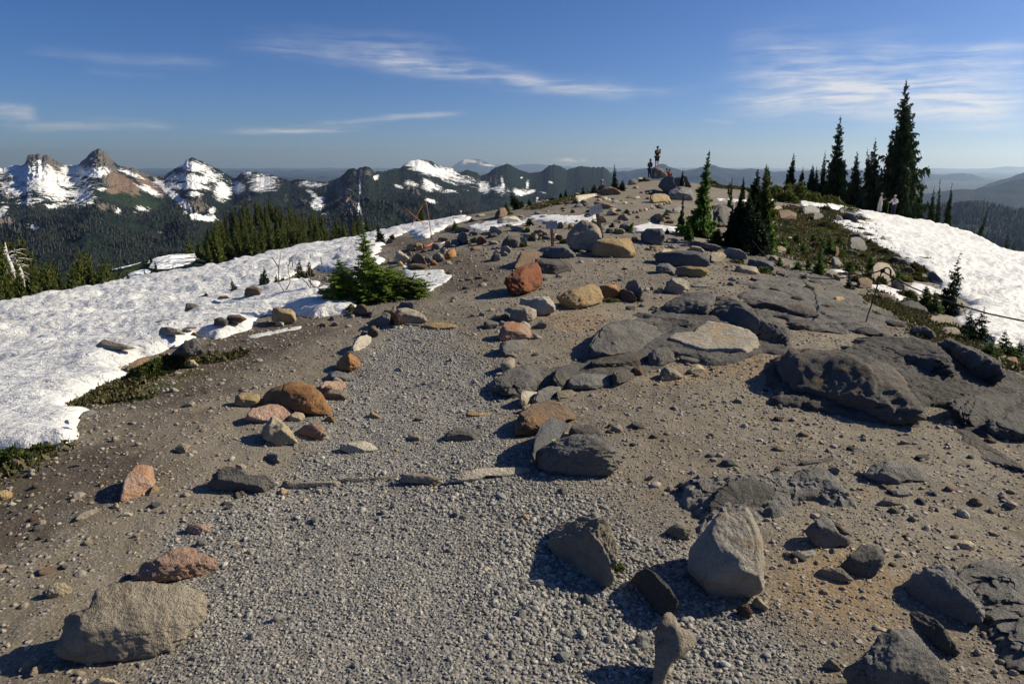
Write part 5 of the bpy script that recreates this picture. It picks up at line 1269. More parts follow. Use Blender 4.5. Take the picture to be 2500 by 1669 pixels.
# ---- the ridge
for pts, mt, lb, kd in [
    ([(1495,500),(1510,400),(1560,357),(1600,352),(1680,400),(1722,452),(1700,485),(1600,505)], 'basalt', "dark summit boulder with a person standing on its top", 'boulder'),
    ([(1598,610),(1640,530),(1720,468),(1790,480),(1800,560),(1850,612),(1750,745),(1660,645)], 'basalt', "big dark slanting boulder below the summit boulder", 'boulder'),
    ([(1760,540),(1800,490),(1870,480),(1922,512),(1942,612),(1830,613)], 'basalt', "dark boulder with a rounded top in the ridge cluster", 'boulder'),
    ([(1900,520),(1900,480),(1930,463),(1970,480),(1977,522),(2032,612),(1940,603)], 'basalt', "dark peaked boulder at the right end of the ridge cluster", 'boulder'),
    ([(1698,745),(1750,660),(1850,600),(2000,610),(2062,682),(2040,783),(1900,775),(1780,765)], 'grey', "broad grey boulder lowest in the ridge cluster", 'boulder'),
    ([(1480,805),(1490,720),(1560,690),(1680,690),(1740,730),(1772,792),(1700,808),(1560,808)], 'yellow', "squarish brown and ochre boulder beside the far trail", 'boulder'),
    ([(838,700),(860,640),(980,600),(1060,630),(1140,670),(1122,698),(1000,717),(880,713)], 'brown', "long brown boulder under the skyline fir", 'boulder'),
    ([(538,790),(570,720),(700,702),(820,690),(842,712),(700,763),(660,792),(600,803)], 'pale', "flat pale slab lying on the far left slope", 'flat_stone'),
    ([(778,835),(810,785),(860,800),(960,830),(1052,847),(1010,867),(950,887),(880,883)], 'yellow', "long wedge of rock with a yellow edge behind the leaning sign", 'rock'),
    ([(1213,585),(1240,520),(1310,500),(1352,542),(1320,573)], 'basalt', "dark rounded boulder on the skyline right of the fir", 'boulder'),
    ([(1338,500),(1340,490),(1400,485),(1442,502),(1400,515)], 'tan', "thin flat rock on the skyline left of the summit boulder", 'flat_stone'),
    ([(1008,813),(1030,775),(1070,770),(1112,802)], 'grey', "small dark grey rock on the bare ridge slope", 'stone'),
    ([(948,783),(975,750),(1002,777)], 'cream', "white triangular stone on the bare ridge slope", 'stone'),
    ([(1520,1005),(1560,950),(1620,945),(1672,1002),(1660,1053),(1610,1053),(1590,1015),(1550,985)], 'yellow', "arched ochre rock standing beside the far trail", 'rock'),
    ([(1768,935),(1800,870),(1870,850),(1917,912),(1870,943)], 'grey', "pointed grey rock beside the tall leaning-topped fir", 'rock'),
    ([(1688,925),(1710,885),(1760,885),(1792,932),(1740,948)], 'grey', "rounded grey rock on the right of the far trail", 'rock'),
    ([(1098,1125),(1120,1080),(1180,1070),(1242,1100),(1220,1173),(1140,1163)], 'basalt', "dark rock just left of the little snow patch", 'rock'),
    ([(1038,1195),(1060,1140),(1130,1135),(1182,1170),(1160,1208)], 'yellow', "yellowish rounded rock behind the broad tan boulder", 'rock'),
    ([(928,1195),(950,1140),(1010,1130),(1042,1162),(1030,1198)], 'basalt', "dark rock at the leaning sign's foot", 'rock'),
    ([(888,1145),(900,1090),(950,1095),(977,1132),(940,1153)], 'grey', "pale rock behind the leaning sign's post", 'rock'),
    ([(848,1055),(860,975),(900,980),(952,1042),(930,1065)], 'yellow', "tan pointed rock right of the leaning sign's post", 'rock'),
    ([(1488,1405),(1490,1360),(1560,1350),(1612,1370),(1600,1413),(1520,1417)], 'brown', "brown brick-shaped stone between bench and cube boulder", 'stone'),
    ([(1720,1388),(1740,1340),(1820,1330),(1892,1372),(1880,1393)], 'grey', "grey wedge stone behind the bench slab", 'rock'),
    ([(1990,1405),(2030,1355),(2130,1370),(2192,1412),(2180,1443),(2080,1433)], 'cream', "cream and orange stone behind the right end of the bench", 'rock'),
    ([(1645,1443),(1680,1390),(1750,1400),(1792,1432)], 'cream', "pale stone peeping over the bench slab", 'stone'),
    ([(1688,1318),(1720,1262),(1830,1250),(1872,1282),(1800,1328)], 'grey', "flat grey rock right of the cube-shaped boulder", 'rock'),
    ([(1255,1300),(1270,1250),(1320,1240),(1345,1280),(1330,1305)], 'basalt', "small dark rock left of the cube-shaped boulder", 'rock'),
    ([(20,950),(30,920),(80,925),(110,945),(70,965)], 'pale', "pale rock above the far snow patch", 'rock'),
    ([(10,820),(60,790),(120,790),(110,815),(50,830)], 'tan', "tan flat rock at the left skyline brow", 'flat_stone'),
    ([(540,860),(560,820),(610,815),(650,850),(600,870)], 'slab', "grey rock below the flat pale slab", 'rock'),
    ([(1440,760),(1460,735),(1490,745),(1480,770)], 'grey', "small rock left of the squarish brown and ochre boulder", 'stone'),
    ([(1480,690),(1500,660),(1540,665),(1560,695),(1510,705)], 'basalt', "dark stone in the shade below the slanting boulder", 'stone'),
    ([(1200,745),(1215,720),(1270,722),(1290,745),(1240,755)], 'brown', "left half of the flat brown rock pair on the ridge slope", 'stone'),
    ([(1300,755),(1320,725),(1360,722),(1372,748),(1330,765)], 'tan', "right half of the flat brown rock pair on the ridge slope", 'stone'),
    ([(1150,820),(1175,795),(1205,805),(1190,825)], 'cream', "small cream stone on the ridge slope", 'stone'),
    ([(1245,825),(1265,797),(1300,800),(1290,825)], 'tan', "small tan stone right of the small cream stone on the slope", 'stone'),
    ([(960,925),(975,905),(1000,910),(995,930)], 'basalt', "little dark stone under the long wedge of rock", 'stone'),
    ([(1060,920),(1090,885),(1130,890),(1140,918)], 'grey', "grey rock at the lower end of the trailside stones", 'stone'),
    ([(990,965),(1030,925),(1110,930),(1130,955),(1050,975)], 'brown', "flat rusty rock below the long wedge of rock", 'rock'),
    ([(480,935),(500,890),(530,900),(545,935),(510,945)], 'brown', "brown pointed rock above the far snow patch's right end", 'rock'),
]:
    rock('E4', pts, mt, lb, kd, .85, 20, 7)
for i, (x, y) in enumerate([(1240,950),(1290,930),(1335,925),(1378,905),(1445,893),(1470,880),(1515,862),(1545,872),(1575,845),(1612,850),(1640,830),(1672,825),(1715,812),(1755,812),(1185,980),(1150,1005),(1200,1020),(1110,1050)]):
    rock('E4', [(x-24,y+12),(x-16,y-14),(x+6,y-22),(x+24,y-2),(x+20,y+16),(x-4,y+20)], ['tan','grey','cream','brown','pale','pink'][i % 6], "small stone in the row lining the left side of the far trail", 'stone', .9, 24, 6, 400 + i, group="stones lining the far trail")
# ---- rocks in the snow at the left and on the right slope
for reg, pts, mt, lb, kd in [
    ('C5', [(733,795),(760,735),(800,712),(860,730),(960,760),(1042,790),(1000,804),(800,803)], 'tan', "long brown-tan rock lying alone in the open snow", 'rock'),
    ('C5', [(1213,685),(1220,620),(1290,620),(1370,640),(1422,682),(1300,682)], 'tan', "flat-topped greenish grey rock in the snow above the long brown-tan one", 'rock'),
    ('C5', [(1310,830),(1400,750),(1490,703),(1540,750),(1562,812),(1500,853),(1400,855)], 'basalt', "dark pyramid rock at the snow's edge beside the heather", 'rock'),
    ('C5', [(955,962),(1000,900),(1080,850),(1130,850),(1142,902),(1050,945)], 'brown', "brown rounded rock half hidden left of the heather", 'rock'),
    ('C5', [(1408,528),(1430,435),(1490,440),(1552,470),(1530,505)], 'basalt', "dark grey cube of rock up in the snow", 'rock'),
    ('C5', [(1868,378),(1880,320),(1960,310),(2010,340),(1992,382),(1900,388)], 'brown', "flat-topped dark brown rock in the snow by two seedling firs", 'rock'),
    ('C5', [(1633,610),(1640,560),(1690,545),(1752,580),(1740,608)], 'basalt', "black rock, left of the touching pair near the snow edge", 'rock'),
    ('C5', [(1733,590),(1740,530),(1830,525),(1892,560),(1840,593)], 'brown', "reddish brown rock, right of the touching pair near the snow edge", 'rock'),
    ('C5', [(1408,925),(1420,880),(1480,870),(1522,912),(1480,934)], 'cream', "orange-cream stone at the right end of the heather", 'stone'),
    ('C5', [(1663,412),(1680,385),(1730,380),(1762,402)], 'brown', "little brown rock in the snow by the leftmost seedling fir", 'stone'),
    ('C5', [(658,1235),(690,1205),(722,1225),(700,1248)], 'yellow', "small orange-tan stone at the tip of the snow lobe", 'stone'),
    ('C5', [(598,1325),(640,1270),(720,1250),(742,1277),(660,1313)], 'grey', "flat grey rock half under the snow lobe", 'flat_stone'),
    ('C5', [(848,1493),(875,1455),(902,1480),(880,1503)], 'cream', "cream stone on the brown soil near the snow", 'stone'),
    ('C5', [(1458,684),(1480,660),(1512,670),(1500,693)], 'orange', "tiny orange rock in the snow right of the greenish rock", 'stone'),
    ('C5', [(1180,592),(1240,570),(1310,562),(1320,575),(1240,592)], 'basalt', "thin black rock just breaking the snow surface", 'flat_stone'),
    ('C5', [(1390,640),(1440,620),(1510,620),(1500,634),(1420,642)], 'brown', "thin brown rock just breaking the snow beside the greenish rock", 'flat_stone'),
    ('C4', [(625,1345),(640,1290),(700,1280),(740,1320),(762,1392),(700,1403),(650,1385)], 'grey', "round grey boulder, front one of the pair at the right snow's edge", 'boulder'),
    ('C4', [(638,1285),(660,1245),(720,1250),(737,1302),(700,1310)], 'grey', "grey rock behind the round grey boulder at the right snow's edge", 'rock'),
    ('C4', [(50,1135),(90,1075),(140,1070),(222,1102),(215,1150),(130,1155)], 'brown', "flat-topped brown boulder beyond the dark fir clump", 'boulder'),
    ('C4', [(258,1100),(280,1050),(340,1035),(397,1072),(390,1105),(330,1120)], 'grey', "domed grey boulder at the top of the right slope", 'boulder'),
    ('C4', [(343,1145),(360,1100),(400,1095),(432,1132),(380,1163)], 'basalt', "dark rock right below the domed grey boulder", 'rock'),
    ('C4', [(568,1135),(600,1095),(650,1110),(692,1172),(680,1193),(620,1168)], 'grey', "slanting grey boulder on the mossy brow above the right snow", 'boulder'),
    ('C4', [(738,1168),(750,1145),(790,1150),(817,1182),(760,1188)], 'tan', "last pale rock of the mossy brow, touching the right snow", 'rock'),
    ('C4', [(838,1305),(880,1270),(902,1302),(870,1313)], 'basalt', "small dark triangular rock out in the right snow", 'stone'),
    ('C4', [(1128,1442),(1150,1430),(1240,1445),(1282,1482),(1260,1493),(1180,1472)], 'basalt', "elongated dark rock lying in the right snow", 'rock'),
    ('C4', [(943,1460),(960,1430),(1040,1440),(1087,1492),(1060,1503),(980,1493)], 'basalt', "dark mossy rock at the lower edge of the right snow", 'rock'),
    ('C4', [(1020,1400),(1040,1390),(1065,1408),(1050,1412)], 'basalt', "tiny dark rock poking out of the right snow", 'stone'),
    ('C4', [(500,1140),(530,1110),(570,1130),(575,1175),(520,1170)], 'grey', "grey rock left of the slanting grey boulder", 'rock'),
    ('C4', [(30,1070),(45,1045),(90,1042),(110,1065),(70,1085)], 'tan', "tan rock behind the flat-topped brown boulder", 'rock'),
    ('C4', [(700,1270),(740,1240),(800,1260),(840,1290),(780,1290)], 'basalt', "dark flat rocks strip between snow and moss", 'flat_stone'),
    ('C4', [(480,1500),(500,1430),(530,1440),(580,1500),(540,1515)], 'grey', "pointed grey rock in the fir-dotted slope", 'rock'),
    ('C4', [(600,1400),(630,1375),(690,1400),(700,1430),(640,1420)], 'grey', "flat rock below the round grey boulder pair", 'rock'),
    ('C4', [(510,1420),(520,1350),(545,1370),(550,1420),(530,1440)], 'brown', "dark upright rock left of the round grey boulder pair", 'rock'),
    ('C4', [(1050,1560),(1040,1520),(1080,1500),(1130,1545),(1120,1570)], 'brown', "rounded brown boulder below the dark mossy rock", 'boulder'),
    ('C8', [(1220,240),(1230,200),(1270,195),(1345,280),(1300,290)], 'grey', "grey rocks rib between moss and right snow", 'rock'),
    ('C8', [(940,300),(950,270),(1020,260),(1052,320),(1040,355),(980,330)], 'grey', "grey rock right of the boulder behind the hooked post", 'rock'),
    ('C8', [(1040,345),(1080,335),(1130,350),(1155,385),(1080,378)], 'slab', "smooth grey rock between two small snow tongues", 'rock'),
    ('C8', [(440,245),(450,200),(480,200),(505,250),(480,265)], 'tan', "tan rock behind the small dense fir's right side", 'rock'),
    ('C8', [(495,225),(520,215),(560,240),(550,270),(510,265)], 'brown', "brown rock at the left end of the tiny snow strip", 'rock'),
    ('G1', [(520,990),(530,740),(640,720),(820,760),(900,900),(760,1010),(600,1010)], 'basalt', "large dark boulder in shade between the two fir clumps", 'boulder'),
    ('G1', [(960,1500),(980,1420),(1150,1425),(1300,1460),(1310,1560),(1150,1590),(1000,1550)], 'slab', "dark grey block at the foot of the right fir clump", 'rock'),
    ('G1', [(800,1560),(830,1510),(940,1500),(1080,1520),(1120,1600),(940,1620)], 'tan', "tan-grey rock in front of the dark block by the fir clump", 'rock'),
    ('G1', [(1230,1430),(1260,1375),(1330,1375),(1362,1440),(1310,1480)], 'tan', "grey-tan rock right of the fir clump's foot", 'rock'),
    ('G1', [(240,1210),(280,1190),(420,1220),(560,1240),(640,1290),(560,1330),(400,1300),(270,1250)], 'grey', "long grey ledge under the left fir's skirt", 'rock'),
    ('G1', [(480,1440),(500,1340),(640,1330),(700,1380),(640,1450),(560,1470)], 'tan', "flat grey-tan ledge right of the bench", 'rock'),
    ('G1', [(660,1330),(700,1280),(860,1300),(960,1380),(970,1430),(840,1440),(740,1400)], 'grey', "cracked grey ledge between bench and fir clump", 'rock'),
]:
    rock(reg, pts, mt, lb, kd, .95, 22, 8, lift=.11 if 'snow' in lb and reg == 'C5' else .1 if 'in the right snow' in lb else 0)

# ---- many small loose stones that nothing tells apart
_rg = np.random.default_rng(5)
_word = {'grey': 'grey', 'tan': 'tan', 'pale': 'whitish', 'brown': 'brown', 'slab': 'bluish grey', 'cream': 'cream', 'pink': 'pinkish', 'basalt': 'dark'}
_mats = ['grey', 'tan', 'pale', 'brown', 'slab', 'cream', 'pink', 'basalt']
_small = [mesh_np("loose_stone", *(lambda d, F, s: ((d * (1 + .16 * fbm(d * 1.4 + s, 3, .5, s=s))[:, None] * np.array([1.1, .85, .62])), F))(*ico(3), 900 + s), RM['grey'], True, link=False) for s in range(8)]
for reg_, cnt, sz, _where in (((1290, 700, 2100, 1000), 24, (.02, .05), "right of the stone step's big slabs"), ((420, 800, 1100, 1250), 20, (.015, .035), "by the left half of the main path"), ((1900, 1020, 2480, 1400), 27, (.018, .045), "on the right foreground gravel"), ((1080, 620, 1650, 760), 28, (.03, .08), "on the flat ground around the stone bench"),
                      ((1000, 500, 1350, 640), 28, (.05, .16), "on the middle trail bank"), ((1380, 430, 1650, 560), 33, (.07, .28), "on the bare ridge slope"), ((1300, 480, 1500, 540), 24, (.06, .25), "behind the two signs"), ((1700, 470, 2050, 620), 27, (.08, .3), "below the right end of the ridge"),
                      ((1900, 620, 2300, 800), 20, (.04, .14), "on the right fir-dotted slope"), ((0, 1100, 420, 1480), 20, (.015, .035), "on the brown soil by the left edge"), ((1330, 1020, 1780, 1200), 16, (.015, .035), "left of the flat bedrock sheet")):
    for _ in range(cnt):
        u, v = _rg.uniform(reg_[0], reg_[2]), _rg.uniform(reg_[1], reg_[3])
        x, y, z = hit(u, v)
        s = _rg.uniform(*sz) * .75
        o = _small[int(_rg.integers(8))].copy()
        o.name = "loose_stone"
        COL.objects.link(o)
        o.location = (x, y, z + s * .12)
        o.rotation_euler = (_rg.uniform(-.3, .3), _rg.uniform(-.3, .3), _rg.uniform(0, 6.28))
        o.scale = (s * _rg.uniform(.8, 1.3), s * _rg.uniform(.8, 1.2), s * _rg.uniform(.8, 1.2))
        k = int(_rg.integers(len(_mats)))
        o.material_slots[0].link = 'OBJECT'
        o.material_slots[0].material = RM[_mats[k]]
        tag(o, f"small loose {_word[_mats[k]]} stone among many, {_where}", "stone", "small loose stones scattered over the ground")


# ------------------------------------------------------------------ foliage
def foliage_mat(name, a, b_, tip, transl=.3):
    m, nt, b = new_mat(name)
    co = coord(nt)
    info = nt.nodes.new('ShaderNodeObjectInfo')
    rnd = E(nt, info.outputs['Random'])
    lf = E(nt, attr(nt, 'leaf').outputs['Fac'])
    c = mix(nt, lf, a, b_)
    c = mix(nt, (lf * 3.7)._m('FRACT').ramp(.55, 1.0) * .7, c, tip)
    hs = nt.nodes.new('ShaderNodeHueSaturation')
    nt.links.new((rnd * .5 + .75).out, hs.inputs['Value']); nt.links.new(c, hs.inputs['Color'])
    nt.links.new(hs.outputs[0], b.inputs['Base Color'])
    b.inputs['Roughness'].default_value = .6
    b.inputs['Specular IOR Level'].default_value = .3
    tr = nt.nodes.new('ShaderNodeBsdfTranslucent'); nt.links.new(hs.outputs[0], tr.inputs[0])
    mx = nt.nodes.new('ShaderNodeMixShader'); mx.inputs[0].default_value = transl
    nt.links.new(b.outputs[0], mx.inputs[1]); nt.links.new(tr.outputs[0], mx.inputs[2])
    nt.links.new(mx.outputs[0], nt.nodes['Material Output'].inputs['Surface'])
    return m


M_FIR = foliage_mat("fir_needles_backlit_dark", (.014, .028, .012), (.030, .052, .020), (.055, .075, .025))  # dark tone: the backlit look is put into the needle colour
M_FIRG = foliage_mat("fir_needles_green", (.045, .095, .018), (.105, .19, .034), (.19, .27, .055), .45)
M_FIRO = foliage_mat("fir_needles_sunlit_olive", (.055, .080, .014), (.115, .135, .026), (.16, .165, .035), .3)  # lighter olive: sunlight on the left grove painted into the needle colour
M_SHRUB = foliage_mat("shrub_needles", (.11, .17, .028), (.20, .28, .05), (.32, .38, .09), .5)
M_HEATH = foliage_mat("heather_leaves", (.045, .050, .014), (.095, .088, .030), (.19, .15, .07), .25)
M_HEATHG = foliage_mat("low_green_leaves", (.045, .07, .012), (.10, .13, .03), (.17, .17, .05), .3)


def wood_mat(name, a, b_):
    m, nt, b = new_mat(name)
    n = tex(nt, 'Noise', mapv(nt, coord(nt), (6, 6, 1)), 4, 5, .6)
    nt.links.new(mix(nt, n.ramp(.35, .65), a, b_), b.inputs['Base Color'])
    bump(nt, b, n, .01)
    return m


M_BARK = wood_mat("fir_bark", (.045, .036, .03), (.10, .085, .07))
M_DEAD = wood_mat("bleached_dead_wood", (.42, .40, .38), (.62, .60, .57))
M_TWIG = wood_mat("bare_twigs", (.10, .075, .06), (.19, .15, .12))


def leaf_mesh(name, P, Dn, L, Wd, Up, mat, parent=None, link=True, rg=None):
    """diamond-shaped sprays: base P, direction Dn, length L, width Wd, upper normal Up"""
    rg = rg or np.random.default_rng(1)
    n = len(P)
    side = np.cross(Dn, Up); side /= np.linalg.norm(side, axis=1, keepdims=True) + 1e-9
    dr_ = np.cross(side, Dn)
    tip = P + Dn * L[:, None]
    mid = P + Dn * (L * .45)[:, None] + dr_ * (L * .06)[:, None]
    V = np.stack([P, mid + side * Wd[:, None], tip, mid - side * Wd[:, None]], 1).reshape(-1, 3)
    F = np.arange(4 * n).reshape(-1, 4)
    col = np.repeat(rg.uniform(0, 1, n), 4)
    return mesh_np(name, V, F, mat, False, parent, attrs={'leaf': col}, link=link)


PROF = {'spire': lambda t: (1 - t) ** .95 * (.62 + .38 * np.exp(-t * 3.2)) * (1 - .25 * np.exp(-t * 20)),
        'cone': lambda t: (1 - t) ** .85 * (1 - .45 * np.exp(-t * 14)),
        'tall': lambda t: np.interp(t, [0, .08, .22, .35, .5, .62, .75, .88, 1], [.75, .95, 1.0, .84, .58, .40, .33, .17, .03]),
        'column': lambda t: np.interp(t, [0, .1, .4, .6, .8, 1], [.8, 1, .75, .5, .28, .04]),
        'skirt': lambda t: np.interp(t, [0, .12, .3, .5, .75, 1], [1, .85, .46, .32, .2, .03]),
        'lobe': lambda t: np.sqrt(np.clip(1 - t ** 1.7, 0, 1)) * (1 - .3 * np.exp(-t * 12)),
        'sparse': lambda t: np.interp(t, [0, .2, .5, .8, 1], [1, .85, .55, .22, .05])}


def fir_meshes(shape, seed, nw=26, nb=6, ns=7, mat=None, ragged=.3, gap=.0, leafw=.30, lscale=1.0, core=True, bottom=.03, link=True):
    """unit-height, unit-half-width fir: returns (crown, trunk) mesh objects"""
    rg = np.random.default_rng(seed)
    Pl, Dl, Ll, Wl, Ul = [], [], [], [], []
    br = MB()
    prof = PROF[shape]
    for w in range(nw):
        t = bottom + (1 - bottom) * (w / nw) ** .92
        side_bias = rg.uniform(0, 2 * math.pi)
        for b in range(nb if t < .8 else max(3, nb - 2)):
            if rg.random() < gap: continue
            a = 2 * math.pi * (b + rg.uniform(-.4, .4)) / nb + w * 2.4
            R0 = float(prof(np.array(t))) * (1 + rg.uniform(-ragged, ragged * .7)) * (1 + .18 * math.cos(a - side_bias))
            if R0 < .01: continue
            tt = t + rg.uniform(-.5, .5) / nw
            rise = R0 * rg.uniform(-.02, .10) * (0.2 + t)
            droop = R0 * rg.uniform(.05, .2) * (1 - t) * .5
            s = (np.arange(ns) + rg.uniform(.2, .8, ns)) / ns
            r = R0 * s
            z = tt + (rise * s - droop * s ** 2 + .06 * R0 * s ** 4) * .5
            dx, dy = math.cos(a), math.sin(a)
            for sg in (-1, 1):
                ang = a + sg * rg.uniform(.35, .95, ns)
                P = np.stack([dx * r, dy * r, z], -1)
                D = np.stack([np.cos(ang), np.sin(ang), rg.uniform(-.35, .12, ns)], -1)
                D /= np.linalg.norm(D, axis=1, keepdims=True)
                L = lscale * R0 * (.24 + .34 * (1 - s)) * rg.uniform(.7, 1.25, ns) + .008
                Pl.append(P); Dl.append(D); Ll.append(L); Wl.append(L * leafw * rg.uniform(.7, 1.2, ns))
                Ul.append(np.stack([rg.uniform(-.5, .5, ns), rg.uniform(-.5, .5, ns), np.ones(ns)], -1))
            P = np.array([[dx * R0 * .72, dy * R0 * .72, z[-1]]]); D = np.array([[dx, dy, -.05]])
            Pl.append(P); Dl.append(D / np.linalg.norm(D)); Ll.append(np.array([R0 * .34])); Wl.append(np.array([R0 * .07])); Ul.append(np.array([[0, 0, 1.0]]))
            # hanging inner sprays give the crown body
            if core and (t < .45 or rg.random() < .5):
                m = max(2, ns // 3)
                s2 = rg.uniform(.05, .7, m)
                P = np.stack([dx * R0 * s2, dy * R0 * s2, tt + 0 * s2], -1)
                D = np.stack([dx * .5 + rg.uniform(-.4, .4, m), dy * .5 + rg.uniform(-.4, .4, m), -rg.uniform(.2, .9, m)], -1)
                D /= np.linalg.norm(D, axis=1, keepdims=True)
                L = np.full(m, min(R0 * .42, 1.2 / nw) + .006)
                Pl.append(P); Dl.append(D); Ll.append(L); Wl.append(L * .3); Ul.append(np.stack([rg.uniform(-1, 1, m), rg.uniform(-1, 1, m), rg.uniform(0, .5, m)], -1))
    n = 10
    P = np.stack([rg.uniform(-.01, .01, n), rg.uniform(-.01, .01, n), np.linspace(.93, .99, n)], -1)
    a = rg.uniform(0, 6.28, n)
    D = np.stack([np.cos(a) * .6, np.sin(a) * .6, np.full(n, .6)], -1)
    Pl.append(P); Dl.append(D); Ll.append(np.full(n, .03)); Wl.append(np.full(n, .006)); Ul.append(np.tile([[0, 0, 1.0]], (n, 1)))
    crown = leaf_mesh("crown", np.concatenate(Pl), np.concatenate(Dl), np.concatenate(Ll), np.concatenate(Wl), np.concatenate(Ul), mat or M_FIR, link=link, rg=rg)
    trunk = MB().tube([(0, 0, -.03), (0, 0, .3), (.005, 0, .6), (0, 0, .9), (0, 0, 1.01)], [.028, .022, .014, .007, .002], 6).build("trunk", M_BARK, smooth=True, link=link)
    return crown, trunk


_lib = {}


def fir(kind, loc, h, hw, rz=0.0, tilt=(0, 0), label=None, group=None, name='fir_tree', cat='fir tree', mat=None, depth=1.0, **kw):
    key = (kind, mat.name if mat else '', tuple(sorted(kw.items())))
    if key not in _lib:
        sh, sd = kind.split('#')
        _lib[key] = fir_meshes(sh, int(sd), mat=mat, link=False, **kw)
    c0, t0 = _lib[key]
    root = empty(name, loc, rz)
    root.rotation_euler = (tilt[1], tilt[0], rz) if (tilt[0] or tilt[1]) else (0, 0, rz)
    if tilt[0] or tilt[1]: root.rotation_euler = (0, tilt[0], 0)
    root.scale = (hw, hw * depth, h)
    for m_, nm in ((c0, 'crown'), (t0, 'trunk')):
        c = bpy.data.objects.new(nm, m_.data); COL.objects.link(c); c.parent = root
        if nm == 'trunk': c.scale = (min(1.0, .75 * h / max(hw, .01) * .28), min(1.0, .75 * h / max(hw, .01) * .28), 1)
    tag(root, label, cat, group)
    return root


def firpx(reg, top, base, hw, kind, label, Y=None, group=None, sinkz=0.0, **kw):
    (ut, vt), (ub, vb) = PX(reg, [top, base])
    s = REG[reg][2]
    if Y is None:
        x, y, z = hit(ub, vb)
    else:
        dx, _, dz = ray(ub, vb)
        x, y = dx * Y, Y
        z = float(ground_z(x, y)[0]) + sinkz
    tx, _, tz = ray(ut, vt)
    ztop = EYE + tz * y
    h = max(.15, ztop - z)
    lean = math.atan2(tx * y - x, h)
    return fir(kind, (x, y, z - .01), math.hypot(h, tx * y - x), hw / s / F_PX * y, tilt=(lean, 0), label=label, group=group, **kw)


# trees of the right-hand skyline
firpx('C4', (200, 630), (165, 900), 50, 'cone#1', "lone fir at the left end of the right skyline row", Y=66)
firpx('C4', (270, 738), (245, 915), 42, 'cone#2', "short fir just right of the lone fir in the skyline row", Y=67)
firpx('C4', (345, 720), (325, 940), 48, 'column#3', "middling fir with a blunt top, third in the skyline row", Y=66)
firpx('C4', (375, 735), (372, 950), 36, 'cone#4', "thin fir crowding the third fir of the skyline row", Y=68)
firpx('C4', (440, 612), (410, 985), 66, 'skirt#5', "fir with a thin bare spike above a dense base, left of the tall slim fir", Y=67, gap=.15)
firpx('C4', (555, 350), (512, 1000), 92, 'tall#6', "tall slim fir, second tallest on the skyline", Y=66, ragged=.55, nw=36, nb=7, ns=14, gap=.2, leafw=.26, lscale=.6)
firpx('C4', (572, 690), (575, 1000), 45, 'column#7', "short fir against the right side of the tall slim fir", Y=68)
firpx('C4', (683, 618), (660, 1070), 72, 'column#8', "dense column-shaped fir standing alone right of the tall slim fir", Y=66, nw=30, ns=12, lscale=.65, ragged=.4)
firpx('C4', (822, 520), (795, 1085), 78, 'column#9', "ragged fir just left of the tallest tree", Y=67, ragged=.5, gap=.2, nw=30, ns=12, lscale=.65)
firpx('C4', (762, 590), (775, 1085), 45, 'column#10', "second leader leaning on the ragged fir's left side", Y=68, gap=.2)
firpx('C4', (1060, 75), (1000, 1120), 150, 'tall#11', "the tallest fir, a giant with an uneven dark crown", Y=67, nw=46, nb=9, ns=16, ragged=.55, gap=.2, leafw=.26, lscale=.55)
firpx('C4', (1085, 290), (1060, 1110), 62, 'column#12', "slimmer fir rising through the right side of the tallest fir", Y=68, nw=34, ragged=.4)
firpx('C4', (955, 450), (925, 1110), 75, 'cone#13', "fir filling the left flank of the tallest fir", Y=68, nw=30)
firpx('C4', (1180, 830), (1160, 1150), 48, 'cone#14', "fir under the right skirt of the tallest fir", Y=67)
firpx('C4', (1120, 650), (1110, 1120), 60, 'cone#114', "dark fir closing the tallest fir's right flank", Y=69, nw=28)
firpx('C4', (1275, 890), (1250, 1170), 55, 'cone#15', "dark fir at the left of the last skyline clump", Y=66)
firpx('C4', (1320, 830), (1320, 1185), 60, 'skirt#16', "fir with a dead curved spike in the last skyline clump", Y=65, gap=.2)
firpx('C4', (1412, 860), (1375, 1195), 42, 'column#17', "slim fir at the right end of the last skyline clump", Y=65)
firpx('C4', (1695, 1042), (1565, 1262), 34, 'column#18', "dark fir leaning far to the right beyond the right snow", Y=62)
firpx('C4', (1690, 1218), (1645, 1300), 26, 'cone#19', "small fir leaning beside the far-leaning dark fir", Y=62)
firpx('C4', (1845, 1238), (1810, 1410), 62, 'cone#20', "dark fir below the right snow's far edge", Y=56)
firpx('C4', (1895, 1310), (1900, 1415), 35, 'cone#21', "shorter dark fir beyond the right snow's far edge", Y=57)
firpx('C4', (1960, 1330), (1965, 1420), 40, 'cone#22', "dark fir cut by the right edge beyond the snow", Y=57)
firpx('C4', (3, 735), (0, 900), 34, 'cone#23', "small fir on the skyline left of the mossy mounds", Y=60)
# fir clump in the middle right
firpx('G1', (482, 25), (330, 1235), 235, 'skirt#24', "tall fir with a right-leaning spire in the middle ground", Y=17.5, nw=40, nb=8, ns=14, mat=M_FIRG, ragged=.45, gap=.12, lscale=.65)
firpx('G1', (225, 950), (215, 1190), 70, 'cone#25', "little bright green fir in front of the leaning-spire fir", mat=M_FIRG)
firpx('G1', (600, 1010), (560, 1240), 120, 'cone#26', "low bushy fir at the right skirt of the leaning-spire fir", mat=M_FIRG)
firpx('G1', (775, 365), (720, 860), 95, 'skirt#27', "slim fir with a tufted tip between the two big fir clumps", Y=24, gap=.2, ragged=.4)
firpx('G1', (1105, 262), (1010, 1330), 190, 'column#28', "left tower of the dark fir clump", Y=15.8, nw=38, nb=8, ns=14, ragged=.45, gap=.12, lscale=.65)
firpx('G1', (1210, 205), (1150, 1400), 190, 'column#29', "right tower of the dark fir clump, with a forked tip", Y=15.5, nw=38, nb=8, ns=14, ragged=.5, gap=.15, lscale=.65, mat=M_FIRO)
